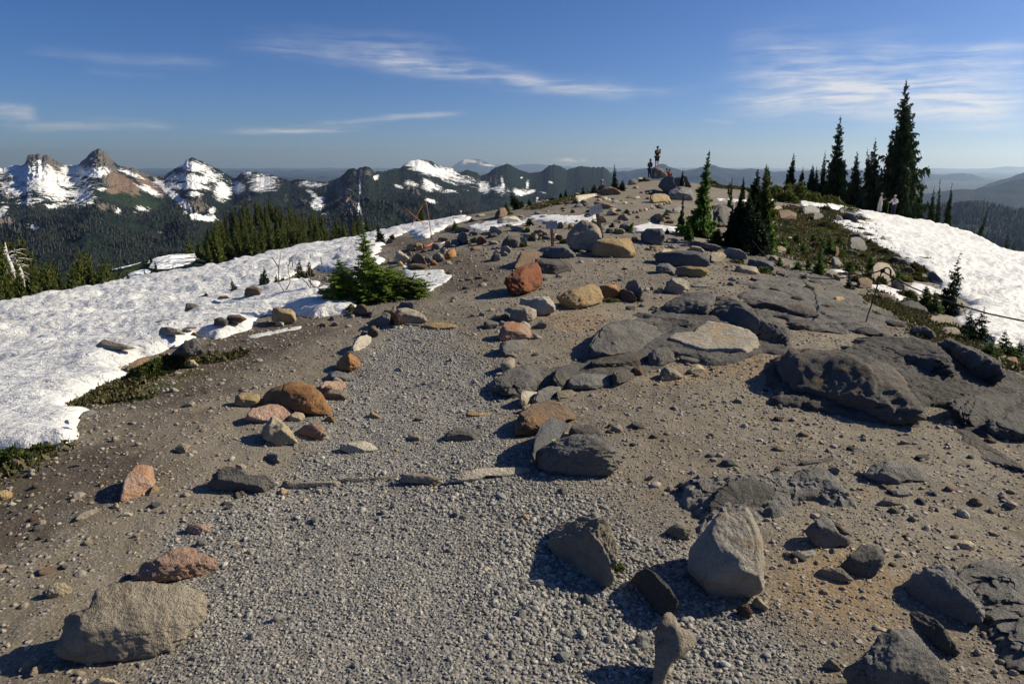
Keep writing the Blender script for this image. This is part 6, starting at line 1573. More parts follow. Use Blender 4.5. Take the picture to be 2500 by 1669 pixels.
firpx('G1', (885, 560), (840, 1290), 170, 'cone#30', "broad fir filling the left of the dark fir clump", Y=16, nw=30, nb=8, ns=9)
firpx('G1', (1000, 560), (980, 1340), 150, 'cone#36', "fir hidden in the heart of the dark fir clump", Y=15.2, nw=26, nb=8, ns=12, lscale=.7)
firpx('G1', (780, 700), (760, 1260), 110, 'cone#37', "low fir at the left foot of the dark fir clump", Y=15.6, nw=24, nb=8, ns=12, lscale=.7)
firpx('G1', (1130, 900), (1120, 1390), 150, 'lobe#38', "bushy low fir at the front of the dark fir clump", Y=14.4, nw=20, nb=8, ns=12, lscale=.6)
firpx('G1', (1240, 800), (1230, 1370), 110, 'cone#31', "lower fir on the right flank of the dark fir clump", Y=15, nw=26, nb=8, ns=9, mat=M_FIRG)
firpx('G1', (920, 360), (918, 470), 34, 'cone#32', "tiny fir on the skyline left of the dark clump", Y=45)
firpx('G1', (145, 268), (130, 400), 26, 'column#33', "tiny slim fir on the skyline by the ridge boulders", Y=52)
firpx('G1', (735, 420), (733, 450), 14, 'cone#34', "smallest fir speck on the skyline", Y=50)
firpx('G1', (150, 560), (140, 780), 60, 'skirt#35', "thin young fir left of the leaning-spire fir", Y=21, gap=.25)
# skyline and far-left small firs
for i, (reg, tp, bs, hw, kd, Y, lb) in enumerate([
    ('E4', (1047, 300), (1050, 600), 78, 'skirt', 47, "pointed fir on the ridge skyline left of the standing person"),
    ('E4', (1150, 505), (1150, 575), 50, 'cone', 47, "low fir right of the pointed skyline fir"),
    ('E4', (785, 560), (790, 660), 62, 'cone', 44, "round bushy fir on the skyline above the long brown boulder"),
    ('E4', (645, 588), (645, 680), 30, 'cone', 44, "small single fir further down the left skyline"),
    ('E4', (425, 612), (420, 730), 42, 'spire', 42, "taller of the two small firs on the left brow"),
    ('E4', (362, 665), (360, 735), 32, 'cone', 42, "shorter of the two small firs on the left brow"),
    ('E4', (260, 730), (255, 850), 60, 'cone', 38, "bushy fir low on the left brow"),
    ('E4', (505, 830), (510, 890), 26, 'cone', 33, "seedling fir on the slope above the far snow patch"),
    ('E4', (760, 1000), (790, 1110), 60, 'cone', None, "bright green bushy fir behind the tallest boulder"),
    ('E4', (720, 935), (715, 985), 30, 'cone', None, "seedling fir behind the leaning sign"),
    ('E4', (1015, 1045), (1020, 1120), 36, 'cone', None, "small fir right of the leaning sign"),
    ('E4', (570, 1020), (560, 1075), 34, 'cone', None, "small dark fir at the far snow patch's right end"),
    ('E4', (1290, 1040), (1230, 1180), 52, 'cone', None, "yellowish young fir left of the little snow patch"),
    ('E4', (1720, 1120), (1715, 1200), 36, 'cone', None, "small dark fir right of the cube-shaped boulder"),
    ('E4', (1210, 880), (1200, 945), 55, 'cone', None, "low green fir clump among the trailside stones"),
    ('E4', (1800, 870), (1800, 930), 40, 'cone', None, "moss-green fir tuft by the pointed grey rock"),
    ('E5', (615, 165), (600, 475), 92, 'skirt', 43, "fir behind the crossed orange poles"),
    ('E5', (790, 365), (790, 435), 42, 'cone', 45, "small fir on the crest right of the crossed poles' fir"),
    ('E5', (970, 262), (965, 430), 42, 'column', 52, "dark fir left of the half-hidden hiker"),
    ('E5', (940, 290), (935, 430), 30, 'column', 53, "thin dark fir at the far left of the hiker"),
    ('E5', (1100, 290), (1100, 400), 26, 'spire', 53, "slim dark fir right of the half-hidden hiker"),
    ('E5', (1168, 320), (1165, 385), 18, 'spire', 54, "tiny spire fir on the crest right of the hiker"),
    ('E5', (1285, 300), (1285, 345), 14, 'spire', 56, "tiniest spire fir on the crest"),
    ('E5', (95, 410), (140, 690), 92, 'spire', None, "round dense fir standing at the snow crest"),
    ('E5', (285, 560), (260, 640), 55, 'cone', None, "low right skirt fir of the dense crest fir"),
    ('E5', (1565, 160), (1590, 350), 75, 'spire', None, "fir growing over the dark skyline boulder"),
    ('E5', (1630, 90), (1710, 300), 75, 'cone', 34, "left-leaning fir on the skyline by the dark boulder"),
    ('E5', (1835, 145), (1850, 300), 58, 'spire', 35, "upright dark fir right of the left-leaning skyline fir"),
    ('E5', (1750, 175), (1755, 290), 40, 'cone', 36, "small fir between the leaning and upright skyline firs"),
    ('E5', (1840, 370), (1840, 480), 62, 'cone', None, "dark low fir at the snow's edge above the curved-top rock"),
    ('E5', (985, 410), (1000, 540), 62, 'cone', None, "yellow-green young fir beside the tan crest rock"),
    ('E5', (1225, 600), (1210, 665), 70, 'cone', None, "bright green ground-hugging fir tuft by the reddish rock"),
    ('E5', (1810, 520), (1810, 550), 40, 'cone', None, "moss-green tuft at the far row of trail rocks"),
    ('E5', (2250, 140), (2255, 225), 30, 'spire', 42, "little fir at the far left brow, seen over the snow patch"),
    ('E5', (2120, 150), (2115, 260), 55, 'cone', 40, "bushy little fir on the brow above the snow patch"),
]):
    firpx(reg, tp, bs, hw, f'{kd}#{(i % 5) + 50}', lb, Y=Y, mat=(M_FIRG if i in (8, 11, 31, 30, 12, 14, 32) else M_FIRO if i in (6, 16, 25) else M_FIR), nw=18, name='small_fir', cat='small fir')
# little firs on the right slope
for i, (reg, tp, bs, hw, kd, lb) in enumerate([
    ('G8', (560, 120), (520, 600), 115, 'spire', "small dense fir standing on the dark ledges at the right"),
    ('G8', (930, 360), (890, 560), 90, 'cone', "fir above the tiny snow strip"),
    ('G8', (905, 545), (890, 790), 95, 'spire', "dark young fir right below the tiny snow strip"),
    ('G8', (1190, 300), (1170, 560), 70, 'cone', "young fir left of the boulder behind the hooked post"),
    ('G8', (670, 60), (660, 330), 90, 'cone', "bushy fir high on the right slope"),
    ('G8', (240, 30), (240, 180), 80, 'cone', "bushy fir at the top left of the right slope"),
    ('G8', (320, 150), (320, 300), 70, 'cone', "fir just below the top left bushy fir of the right slope"),
    ('G8', (450, 30), (450, 180), 55, 'cone', "fir between the two bushy firs of the right slope"),
    ('G8', (60, 60), (60, 220), 80, 'cone', "wide low fir beside the dark fir clump"),
    ('G8', (560, 110), (570, 240), 55, 'cone', "fir tip rising behind the small dense fir"),
    ('G8', (250, 380), (250, 530), 95, 'cone', "low spreading fir left of the small dense fir"),
    ('G8', (380, 340), (380, 520), 60, 'cone', "upright young fir left of the small dense fir"),
    ('G8', (20, 330), (20, 470), 60, 'cone', "low bright fir at the end of the rope by the clump"),
    ('G8', (850, 200), (850, 290), 45, 'cone', "tiny fir below the round grey boulder pair"),
    ('G8', (1540, 530), (1540, 640), 55, 'cone', "yellowish low fir right of the hooked post"),
    ('G8', (2010, 180), (2010, 190), 30, 'cone', None),
    ('G8', (140, 200), (150, 330), 80, 'cone', "low fir on the slope right above the dark clump's foot"),
    ('G8', (780, 90), (780, 200), 50, 'cone', "small fir left of the round grey boulder pair"),
    ('C8', (1475, 38), (1370, 520), 100, 'sparse', "open-branched fir with a long bare leader before the right snow"),
    ('C8', (1215, 285), (1200, 470), 55, 'cone', "small fir left of the open-branched fir"),
    ('C8', (1280, 330), (1290, 520), 60, 'cone', "dark low fir at the open-branched fir's foot"),
    ('C8', (1665, 440), (1590, 740), 105, 'sparse', "dark fir leaning right at the brink of the right slope"),
    ('C8', (1560, 455), (1520, 700), 70, 'sparse', "thin fir left of the brink fir"),
    ('C8', (1822, 618), (1815, 800), 70, 'sparse', "small open fir right of the brink fir"),
    ('C8', (1935, 705), (1930, 830), 65, 'sparse', "small fir cut by the right edge of the picture"),
    ('C8', (1700, 720), (1700, 850), 90, 'cone', "low dark fir under the brink fir"),
    ('C8', (1860, 770), (1860, 860), 90, 'cone', "low dark fir mat near the right edge"),
    ('C8', (1000, 190), (1000, 250), 40, 'cone', "yellow-green tuft fir right of the boulder behind the hooked post"),
]):
    if lb is None: continue
    sp = kd == 'sparse'
    firpx(reg, tp, bs, hw, f'{kd}#{(i % 4) + 60}', lb, mat=M_FIR if (sp or i in (2,)) else M_FIRG, nw=14 if sp else 16, nb=5 if sp else 7, ns=12, leafw=.2 if sp else .3, core=not sp, gap=.12 if sp else .18, ragged=.3 if sp else .6, lscale=.8, name='small_fir', cat='small fir')
# seedlings in the left snow
for i, (reg, tp, bs, hw, kd, lb) in enumerate([
    ('C5', (1768, 235), (1800, 390), 42, 'sparse', "slender seedling fir in the snow by the flat-topped dark rock"),
    ('C5', (1580, 345), (1570, 430), 52, 'cone', "low seedling fir, leftmost in the snow"),
    ('G5', (545, 560), (590, 940), 95, 'sparse', "thin seedling fir with a bare tip near the bare twigs"),
    ('G5', (490, 640), (540, 940), 60, 'sparse', "second thin seedling fir beside the bare-tipped one"),
    ('G5', (750, 690), (740, 920), 70, 'sparse', "dark low seedling under the forked bare twig"),
    ('G5', (1110, 400), (1130, 790), 120, 'spire', "young fir, left of the pair behind the snow-bound brown rock"),
    ('G5', (1260, 445), (1290, 760), 110, 'spire', "young fir, right of the pair behind the snow-bound brown rock"),
    ('G5', (860, 790), (850, 860), 90, 'cone', "flat green fir mat on the small soil island in the snow"),
]):
    firpx(reg, tp, bs, hw, f'{kd}#{(i % 4) + 70}', lb, mat=M_FIR, nw=16, nb=6, ns=8, leafw=.2, gap=.1, name='seedling_fir', cat='seedling fir')

# the big fir shrub beside the path: several leaders and low skirts, one plant
def big_shrub():
    bx, by, bz = hit(*PX('C6', [(900, 440)])[0])
    root = empty('fir_shrub', (bx, by, bz))
    tag(root, "large bright green fir shrub with a pointed leader, spreading right beside the path", 'fir shrub')
    rg = np.random.default_rng(8)
    s = by / F_PX / 3.136
    VV, FF, LL = [], [], []
    nv = 0
    tr = MB()
    for k, (tx, ty, hx, hy, hw, sh, nw) in enumerate([(805, -215, 850, 400, 215, 'skirt', 34), (620, -10, 660, 300, 150, 'cone', 20), (560, 120, 600, 290, 110, 'cone', 14), (900, 60, 900, 400, 190, 'lobe', 16), (760, 130, 760, 400, 170, 'lobe', 16),
                                                       (1010, 140, 980, 420, 180, 'lobe', 14), (1090, 175, 1060, 420, 150, 'lobe', 12), (1220, 190, 1140, 420, 170, 'lobe', 11), (1310, 250, 1210, 400, 110, 'lobe', 9), (640, 190, 630, 400, 150, 'lobe', 12), (560, 260, 550, 390, 110, 'lobe', 9),
                                                       (720, 330, 740, 440, 90, 'cone', 12), (870, 300, 880, 450, 190, 'lobe', 10), (1000, 250, 1010, 450, 170, 'lobe', 10)]):
        c, t = fir_meshes(sh, 200 + k, nw=max(8, int(nw * .8)), nb=9, ns=20, mat=M_SHRUB, ragged=.5, leafw=.24, gap=.18, lscale=.5, core=False, link=False)
        me = c.data
        v = np.zeros(len(me.vertices) * 3, np.float32); me.vertices.foreach_get('co', v); v = v.reshape(-1, 3)
        lf = np.zeros(len(me.vertices), np.float32); me.attributes['leaf'].data.foreach_get('value', lf)
        h = (hy - ty) * s * 1.02
        x0 = (hx - 900) * s
        y0 = rg.uniform(.05, .35) if k else .3
        v = v * np.array([hw * s, hw * s * .8, h])
        v[:, 0] += x0 + (tx - hx) * s * (v[:, 2] / h); v[:, 1] += y0
        v[:, 2] += (440 - hy) * s * .55 - .03
        VV.append(v); LL.append(lf)
        tr.tube([(x0 * .3, y0 * .5 + .1, -.05), (x0, y0, h * .3), (x0 + (tx - hx) * s, y0, h * .97)], [.03, .02, .004], 6)
    V = np.concatenate(VV)
    mesh_np('crown', V, np.arange(len(V)).reshape(-1, 4), M_SHRUB, False, root, attrs={'leaf': np.concatenate(LL)})
    tr.build('trunk', M_BARK, root)
big_shrub()


# leafy cushions and mounds
def cushion(reg, cx, cy, hw, hh, label, mat, n=1500, name='shrub', cat='shrub', leaf=.02, Y=None, stems=False, seed=0, flat=1.0):
    (u, v), = PX(reg, [(cx, cy)])
    s = REG[reg][2]
    x, y, z = hit(u, v) if Y is None else (ray(u, v)[0] * Y, Y, float(ground_z(ray(u, v)[0] * Y, Y)[0]))
    W, H = hw / s / F_PX * y, hh / s / F_PX * y
    rg = np.random.default_rng(seed + int(cx))
    a = rg.uniform(0, 2 * math.pi, n); rr = rg.uniform(0, 1, n) ** .55
    lump = 1 + .35 * vnoise(P3(np.cos(a) * 2.2, np.sin(a) * 2.2, seed)) 
    P = np.stack([np.cos(a) * rr * W * lump, np.sin(a) * rr * W * .8 * flat * lump, np.zeros(n)], -1)
    top = H * (1 - rr ** 2.2) * (1 + .45 * fbm(P3(P[:, 0] / W * 3, P[:, 1] / W * 3, seed), 2, s=seed))
    P[:, 2] = top * rg.uniform(.35, 1, n)
    P[:, 2] += ground_z(P[:, 0] + x, P[:, 1] + y) - z
    D = np.stack([rg.normal(0, .5, n), rg.normal(0, .5, n), rg.uniform(.3, 1.2, n)], -1); D /= np.linalg.norm(D, axis=1, keepdims=True)
    L = leaf * rg.uniform(.6, 1.5, n)
    root = empty(name, (x, y, z))
    tag(root, label, cat)
    leaf_mesh('foliage', P, D, L, L * .3, rg.normal(size=(n, 3)), mat, root, rg=rg)
    m = MB()
    for k in range(9 if not stems else 30):
        t = rg.uniform(0, 6.28); q = rg.uniform(.1, .7)
        e = (math.cos(t) * W * q, math.sin(t) * W * q * .8, H * rg.uniform(.4, 1.05))
        m.tube([(e[0] * .4, e[1] * .4, -.02), (e[0] * .8, e[1] * .8, e[2] * .5), e], [leaf * .12, leaf * .09, leaf * .04], 4)
    m.build('stems', M_TWIG, root)
    return root


cushion('C5', 1150, 990, 165, 105, "green and straw heather clump at the snow's edge below the dark pyramid rock, left half", M_HEATHG, 4200, leaf=.026, stems=True, seed=3)
cushion('C5', 1330, 930, 160, 110, "greyish heather clump touching the dark pyramid rock, right half", M_HEATH, 3000, leaf=.026, stems=True, seed=4)
cushion('D1', 70, 300, 110, 75, "yellow-green shrub at the left edge beneath the snow lip", M_HEATHG, 2600, leaf=.020, seed=5)
cushion('D1', 225, 240, 50, 35, "small clump of yellow-green leaves at the snow's lowest lobe", M_HEATHG, 900, leaf=.02, seed=6)
cushion('C6', 720, 500, 50, 50, "dark green weed sprig left of the brown rock under the fir shrub", M_HEATHG, 500, leaf=.02, seed=7)
cushion('D2', 1580, 905, 45, 22, "tiny green weed against the rough pitted boulder", M_HEATHG, 260, leaf=.012, seed=8)
cushion('E5', 1760, 720, 60, 40, "olive weed at the large dark trail-bank boulder", M_HEATH, 500, leaf=.035, seed=9)
cushion('E5', 1900, 640, 60, 55, "yellow grass tuft at the speckled grey boulder", M_HEATHG, 500, leaf=.05, seed=10)
cushion('C7', 760, 430, 60, 25, "mossy green weed under the orange-red square rock", M_HEATHG, 500, leaf=.02, seed=11)
cushion('C8', 310, 350, 55, 35, "bright green leafy tuft on the dark ledges", M_HEATHG, 500, leaf=.03, seed=12)
cushion('C8', 270, 270, 22, 45, "upright green sprig above the leafy tuft on the ledges", M_HEATHG, 260, leaf=.03, seed=13)
cushion('C3', 1930, 1150, 60, 40, "bright moss cushion right of the tan-grey rock by the fir clump", M_HEATHG, 600, leaf=.03, seed=14)
cushion('C3', 1720, 1075, 60, 22, "bright moss strip on the ledge right of the bench", M_HEATHG, 500, leaf=.03, seed=15)
cushion('E4', 400, 1330, 50, 40, "dry grass between the tallest boulder and the upright sign", M_HEATH, 500, leaf=.04, seed=16)
cushion('E4', 20, 1290, 60, 55, "yellow grass below the row of trail rocks", M_HEATH, 500, leaf=.05, seed=17)
cushion('E4', 1400, 530, 70, 40, "olive heather hump on the skyline left of the summit boulder", M_HEATH, 700, leaf=.12, seed=18)
cushion('E4', 2300, 560, 90, 40, "rust-green heather strip on the skyline right of the leaning-spire fir", M_HEATH, 900, leaf=.14, seed=19)
cushion('E4', 1700, 1000, 45, 45, "moss clump right of the arched ochre rock", M_HEATHG, 500, leaf=.06, seed=20)
for i, (cx, cy, hw, hh) in enumerate([(110, 1000, 110, 90), (240, 990, 120, 100), (60, 940, 90, 60), (330, 1010, 90, 75), (480, 1030, 120, 50), (180, 950, 110, 70)]):
    cushion('C4', cx, cy, hw, hh, "rounded dark green heather mound on the right skyline, number %s from the left" % ('two', 'five', 'one', 'four', 'six', 'three')[i] if False else
            ("rounded heather mound " + ("right above the left end of the snow rim", "highest and broadest of the skyline mounds", "at the left end of the skyline mounds", "just left of the spike-topped fir", "low and long, under the tall slim fir", "behind the highest skyline mound")[i]),
            M_FIRO, 2600, leaf=.22, Y=(50, 55, 56, 56, 60, 60)[i], seed=30 + i, name='heather_mound', cat='heather mound')
for i, (cx, cy, hw, hh, lb) in enumerate([(640, 1090, 90, 45, "mossy heather strip at the top of the right slope's brow"), (450, 1090, 60, 40, "mossy heather left of the slanting grey boulder"), (700, 1240, 60, 25, "moss strip at the start of the right snow's lower edge"),
                                          (900, 1420, 60, 35, "moss cushion beside the dark mossy rock's left"), (440, 1220, 60, 50, "olive heather in the middle of the right slope"), (820, 1400, 50, 30, "olive heather below the round grey boulder"),
                                          (1130, 1540, 70, 40, "rusty moss cushion at the right snow's lower edge")]):
    cushion('C4', cx, cy, hw, hh, lb, M_HEATH, 1400, leaf=.07, seed=50 + i, name='heather', cat='heather')


_rg = np.random.default_rng(91)
for i in range(40):
    u, v = _rg.uniform(1885, 2290), 0
    v = _rg.uniform(525 + (u - 1885) * .28, 600 + (u - 1885) * .42)
    cushion('S', u, v, _rg.uniform(8, 24), _rg.uniform(5, 13), "low heather clump among many on the right-hand slope", (M_HEATH, M_HEATHG, M_FIRO)[i % 3], 420, leaf=.06, seed=200 + i, name='heather', cat='heather')['group'] = "low heather clumps on the right-hand slope"

# dead bleached snags and the forest on the left
def snag(reg, base, top, Y, label, seed):
    (ub, vb), (ut, vt) = PX(reg, [base, top])
    b = Vector(at_px(ub, vb, Y)); t = Vector(at_px(ut, vt, Y))
    b.z -= .8
    rg = random.Random(seed)
    root = empty('dead_tree', b)
    tag(root, label, 'dead tree')
    d = t - b
    MB().tube([(0, 0, 0), d * .4 + Vector((.08, 0, 0)), d * .75 - Vector((.05, 0, 0)), d], [.17, .13, .08, .02], 8).build('trunk', M_DEAD, root, True)
    m = MB()
    for k in range(34):
        q = rg.uniform(.3, .97); a = rg.uniform(0, 6.28); L = rg.uniform(.4, 1.15) * (1.1 - q * .6)
        p = d * q
        e = p + Vector((math.cos(a) * L, math.sin(a) * L, rg.uniform(-.5, .25) * L))
        m.tube([p, (p + e) / 2 + Vector((0, 0, .12 * L)), e], [.022, .014, .005], 5)
    m.build('branches', M_DEAD, root, True)
snag('G4', (235, 985), (85, 370), 33.5, "bleached dead tree with a broken forked top, left one among the left firs", 1)
snag('G4', (330, 930), (252, 475), 34, "shorter bleached dead tree, right one among the left firs", 2)
snag('G4', (55, 640), (20, 560), 34, "thin bleached snag at the very left edge", 3)
for i, (x, y, w, Y, lb) in enumerate([
    (90, 135, 150, 56, "broad fir at the left edge rising behind the dead trees"), (285, 138, 85, 54, "pointed dark fir right behind the dead trees"), (355, 200, 230, 52, "biggest olive fir of the left grove"),
    (570, 500, 150, 50, "olive fir at the right shoulder of the biggest one"), (825, 535, 95, 50, "dark slim fir in the dip of the left grove"), (935, 640, 110, 48, "fir right of the dark slim one in the dip"),
    (720, 650, 130, 46, "fir left of the dip in the left grove"), (1190, 740, 110, 46, "mid-height fir left of the twin firs"), (1375, 430, 125, 52, "left one of the tall twin firs"), (1500, 418, 170, 50, "right one of the tall twin firs"),
    (1285, 600, 75, 51, "flag-topped fir left of the twin firs"), (1755, 640, 75, 54, "dark fir left of the last tall fir"), (1850, 560, 120, 53, "last tall fir on the right of the left grove"), (2125, 800, 60, 50, "small fir at the right end of the left grove"),
    (2000, 850, 60, 51, "small fir second from the right end of the left grove"), (1700, 800, 110, 50, "low fir between twin firs and last tall fir"), (1620, 900, 100, 48, "low fir under the right twin fir")]):
    firpx('G4', (x, y), (x + 25, 1400), w * 3.0, f'{("cone","spire","column")[i % 3]}#{80 + i % 5}', lb, Y=Y * .5 + 13.5, mat=M_FIRO, nw=30, nb=7, ns=7)
_rg = np.random.default_rng(12)
for i in range(44):
    x = -60 + i * 52 + _rg.uniform(-20, 20)
    yt = 900 + _rg.uniform(-60, 230) + max(0, x - 1200) * .12
    firpx('G4', (x, yt), (x + 10, 1420), _rg.uniform(230, 340), f'{("cone","spire")[i % 2]}#{80 + i % 5}', "crowded fir in the front rows of the left grove", Y=_rg.uniform(29, 34), mat=M_FIRO, nw=30, nb=7, ns=7, group="crowded firs in the front rows of the left grove")


_prof = [(-80, 190), (0, 180), (400, 230), (600, 500), (720, 650), (800, 620), (900, 640), (1000, 800), (1150, 780), (1300, 600), (1400, 450), (1500, 430), (1650, 750), (1750, 650), (1850, 560), (1950, 800), (2100, 830), (2200, 1000)]
for i in range(76):
    x = -70 + i * 30 + _rg.uniform(-25, 25)
    firpx('G4', (x, float(lerp_tab(_prof, x)) + _rg.uniform(40, 400)), (x + 20, 1420), _rg.uniform(300, 420), f'{("column", "spire", "column")[i % 3]}#{80 + i % 5}', "fir filling the middle of the left grove", Y=_rg.uniform(31, 38), mat=M_FIRO, nw=30, nb=7, ns=7,
          group="firs filling the middle of the left grove")

# the wooded hill behind the snow: trees one by one
def wood_trees(rm, n, u0, u1, s0, s1, h, lb, grp, seed, mat=M_FIRO, mask=None, kinds=('cone', 'spire')):
    _, X, Y, Z, zc_, U, V = rm
    rg = np.random.default_rng(seed)
    k = 0; tries = 0
    while k < n and tries < n * 30:
        tries += 1
        i = int(rg.uniform(s0, s1)); j = int(rg.integers(X.shape[1]))
        if not (u0 < U[i, j] < u1): continue
        if mask and not mask(U[i, j], V[i, j]): continue
        hh = h * rg.uniform(.65, 1.15)
        fir(f'{kinds[k % 2]}#{90 + k % 4}', (X[i, j] + rg.uniform(-.5, .5), Y[i, j] + rg.uniform(-.5, .5), Z[i, j] - .3), hh, hh * rg.uniform(.13, .19), rz=rg.uniform(0, 6), label=lb, group=grp, mat=mat, nw=16, nb=6, ns=5)
        k += 1
wood_trees(SPUR, 210, 470, 960, 18, 60, 9.5, "dark fir crowded on the wooded hill behind the left snow", "firs on the wooded hill behind the snow", 3, mat=M_FIRO, mask=lambda u, v: (u > 545 or v > 590 + (545 - u) * .9))
wood_trees(MEADOW, 14, 250, 470, 5, 55, 4.0, "small fir dotted over the green meadow slope with snow patches", "small firs on the meadow slope", 4, mat=M_FIR, mask=lambda u, v: not (380 < u < 470 and v < 650))

# far forests as one mass each
def forest_stuff(rm, n, name, h, seed, s0=0.0, s1=.6, u0=-600, u1=1500, rockmax=.45, label=None, mat=None):
    _, X, Y, Z, zc_, U, V = rm
    rg = np.random.default_rng(seed)
    nr, nu = X.shape
    i = (rg.uniform(s0, s1, n) * (nr - 6)).astype(int); j = rg.integers(0, nu, n)
    ok = (U[i, j] > u0) & (U[i, j] < u1) & (zc_[i, j, 0] < .5) & (zc_[i, j, 1] < rockmax + rg.uniform(0, .3, n)) & (zc_[i, j, 2] < .4)
    ok &= fbm(P3(X[i, j] * .004, Y[i, j] * .004), 3, s=seed) > -.55
    i, j = i[ok], j[ok]
    n = len(i)
    P = np.stack([X[i, j] + rg.uniform(-9, 9, n), Y[i, j] + rg.uniform(-9, 9, n), Z[i, j]], -1)
    H = h * rg.uniform(.5, 1.2, n)
    V_, F_, C_ = [], [], []
    K = 7
    a = np.arange(K) * 2 * math.pi / K
    for t0, t1, w in ((0, .5, .19), (.22, .75, .14), (.5, 1.0, .09)):
        jit = rg.uniform(.7, 1.3, (n, K))
        ring = np.stack([P[:, 0, None] + np.cos(a) * (H * w)[:, None] * jit, P[:, 1, None] + np.sin(a) * (H * w)[:, None] * jit, (P[:, 2] + H * t0)[:, None] + 0 * jit], -1)
        tip = np.stack([P[:, 0], P[:, 1], P[:, 2] + H * t1], -1)[:, None, :]
        b = sum(len(x) for x in V_)
        V_.append(np.concatenate([ring, tip], 1).reshape(-1, 3))
        base = b + np.arange(n)[:, None] * (K + 1)
        f = np.stack([base + np.arange(K)[None], base + (np.arange(K)[None] + 1) % K, np.broadcast_to(base + K, (n, K))], -1).reshape(-1, 3)
        F_.append(f)
    V_ = np.concatenate(V_)
    C_ = np.tile(np.repeat(rg.uniform(0, 1, n), K + 1), 3)
    o = mesh_np(name, V_, np.concatenate(F_), mat or M_FIR, False, attrs={'leaf': C_})
    tag(o, label, 'forest', kind='stuff')
    return o
M_FARFIR = foliage_mat("far_forest_needles", (.008, .016, .013), (.018, .029, .020), (.032, .043, .024), .05)
forest_stuff(MT, 52000, 'valley_forest', 16, 5, .0, .55, label="dark fir forest covering the valley side below the snowy peaks", mat=M_FARFIR)
forest_stuff(MT, 14000, 'upper_forest', 11, 6, .5, .93, label="thin fir forest climbing the rocky mountain range", mat=M_FARFIR)
forest_stuff(NEARHILL, 9000, 'ridge_forest', 22, 7, .0, 1.0, u0=1800, u1=2900, label="dark forest on the ridge below the blue hills at the right", mat=M_FARFIR)


# ground-hugging plants and dead leaves as one mass
def ground_cover():
    rg = np.random.default_rng(44)
    Pl = []
    for poly, cnt in zip(MOSS, (600, 120, 5200, 1800, 1200, 900)):
        A = np.array(poly)
        x = rg.uniform(A[:, 0].min(), A[:, 0].max(), cnt * 4); y = rg.uniform(A[:, 1].min(), A[:, 1].max(), cnt * 4)
        d = poly_sdf(x, y, poly) + fbm(P3(x * 1.3, y * 1.3), 3, s=61) * .6
        k = np.where(d > .1)[0][:cnt]
        Pl.append(np.stack([x[k], y[k]], -1))
    P = np.concatenate(Pl); n = len(P)
    P = np.repeat(P, 7, 0) + rg.normal(0, .035, (n * 7, 2)) * (1 + np.hypot(*np.repeat(P, 7, 0).T)[:, None] / 10)
    n = len(P)
    z = ground_z(P[:, 0], P[:, 1])
    D = np.stack([rg.normal(0, .6, n), rg.normal(0, .6, n), rg.uniform(.2, 1, n)], -1); D /= np.linalg.norm(D, axis=1, keepdims=True)
    L = rg.uniform(.012, .035, n) * (1 + np.hypot(P[:, 0], P[:, 1]) / 9)
    o = leaf_mesh('ground_cover', np.stack([P[:, 0], P[:, 1], z], -1), D, L, L * .3, rg.normal(size=(n, 3)), M_HEATH, rg=rg)
    tag(o, "low moss, grass and dry leaves creeping over the soil", 'ground cover', kind='stuff')
ground_cover()


# bare twigs over the snow
def twigs(name, label, base, lines, Yb, rad=.006):
    (u, v), = PX('G5', [base])
    x, y, z = hit(u, v)
    root_m = MB()
    for ln in lines:
        pts = []
        for k, (a, b) in enumerate(PX('G5', ln)):
            p = Vector(at_px(a, b, y + Yb * (k / len(ln))))
            pts.append(p - Vector((x, y, z)))
        root_m.tube(pts, [rad * (1 - .6 * k / len(pts)) for k in range(len(pts))], 5)
    o = root_m.build(name, M_TWIG, None, True)
    o.location = (x, y, z)
    tag(o, label, 'bare twigs')
twigs('bare_sapling', "leafless forked sapling bent up out of the snow", (950, 1095), [[(950, 1095), (890, 1000), (830, 920), (770, 820), (745, 760)], [(790, 860), (785, 720), (785, 600), (805, 480), (820, 370)], [(785, 600), (730, 520), (675, 430)],
      [(890, 1000), (930, 920), (965, 850), (965, 760), (940, 700), (935, 590), (905, 520)], [(935, 590), (975, 500), (1008, 410)], [(1000, 490), (1010, 600)]], .1, .009)
twigs('bare_bush', "leafless bush of curved twigs over the snow-bound brown rock", (1310, 1120), [[(1310, 1120), (1350, 1010), (1450, 900), (1520, 780), (1550, 640)], [(1310, 1120), (1340, 1020), (1400, 950), (1480, 820), (1510, 680)],
      [(1380, 980), (1290, 850), (1250, 740), (1230, 620)], [(1340, 1010), (1240, 860), (1130, 760), (1060, 700)], [(1400, 950), (1330, 880), (1250, 800)], [(1450, 900), (1560, 850)], [(1200, 1010), (1330, 940), (1420, 930)],
      [(1090, 1070), (1150, 980), (1260, 960)], [(1420, 1000), (1520, 1060), (1560, 1110)], [(1300, 960), (1290, 700), (1300, 560)], [(1480, 560), (1455, 440)]], .12, .008)
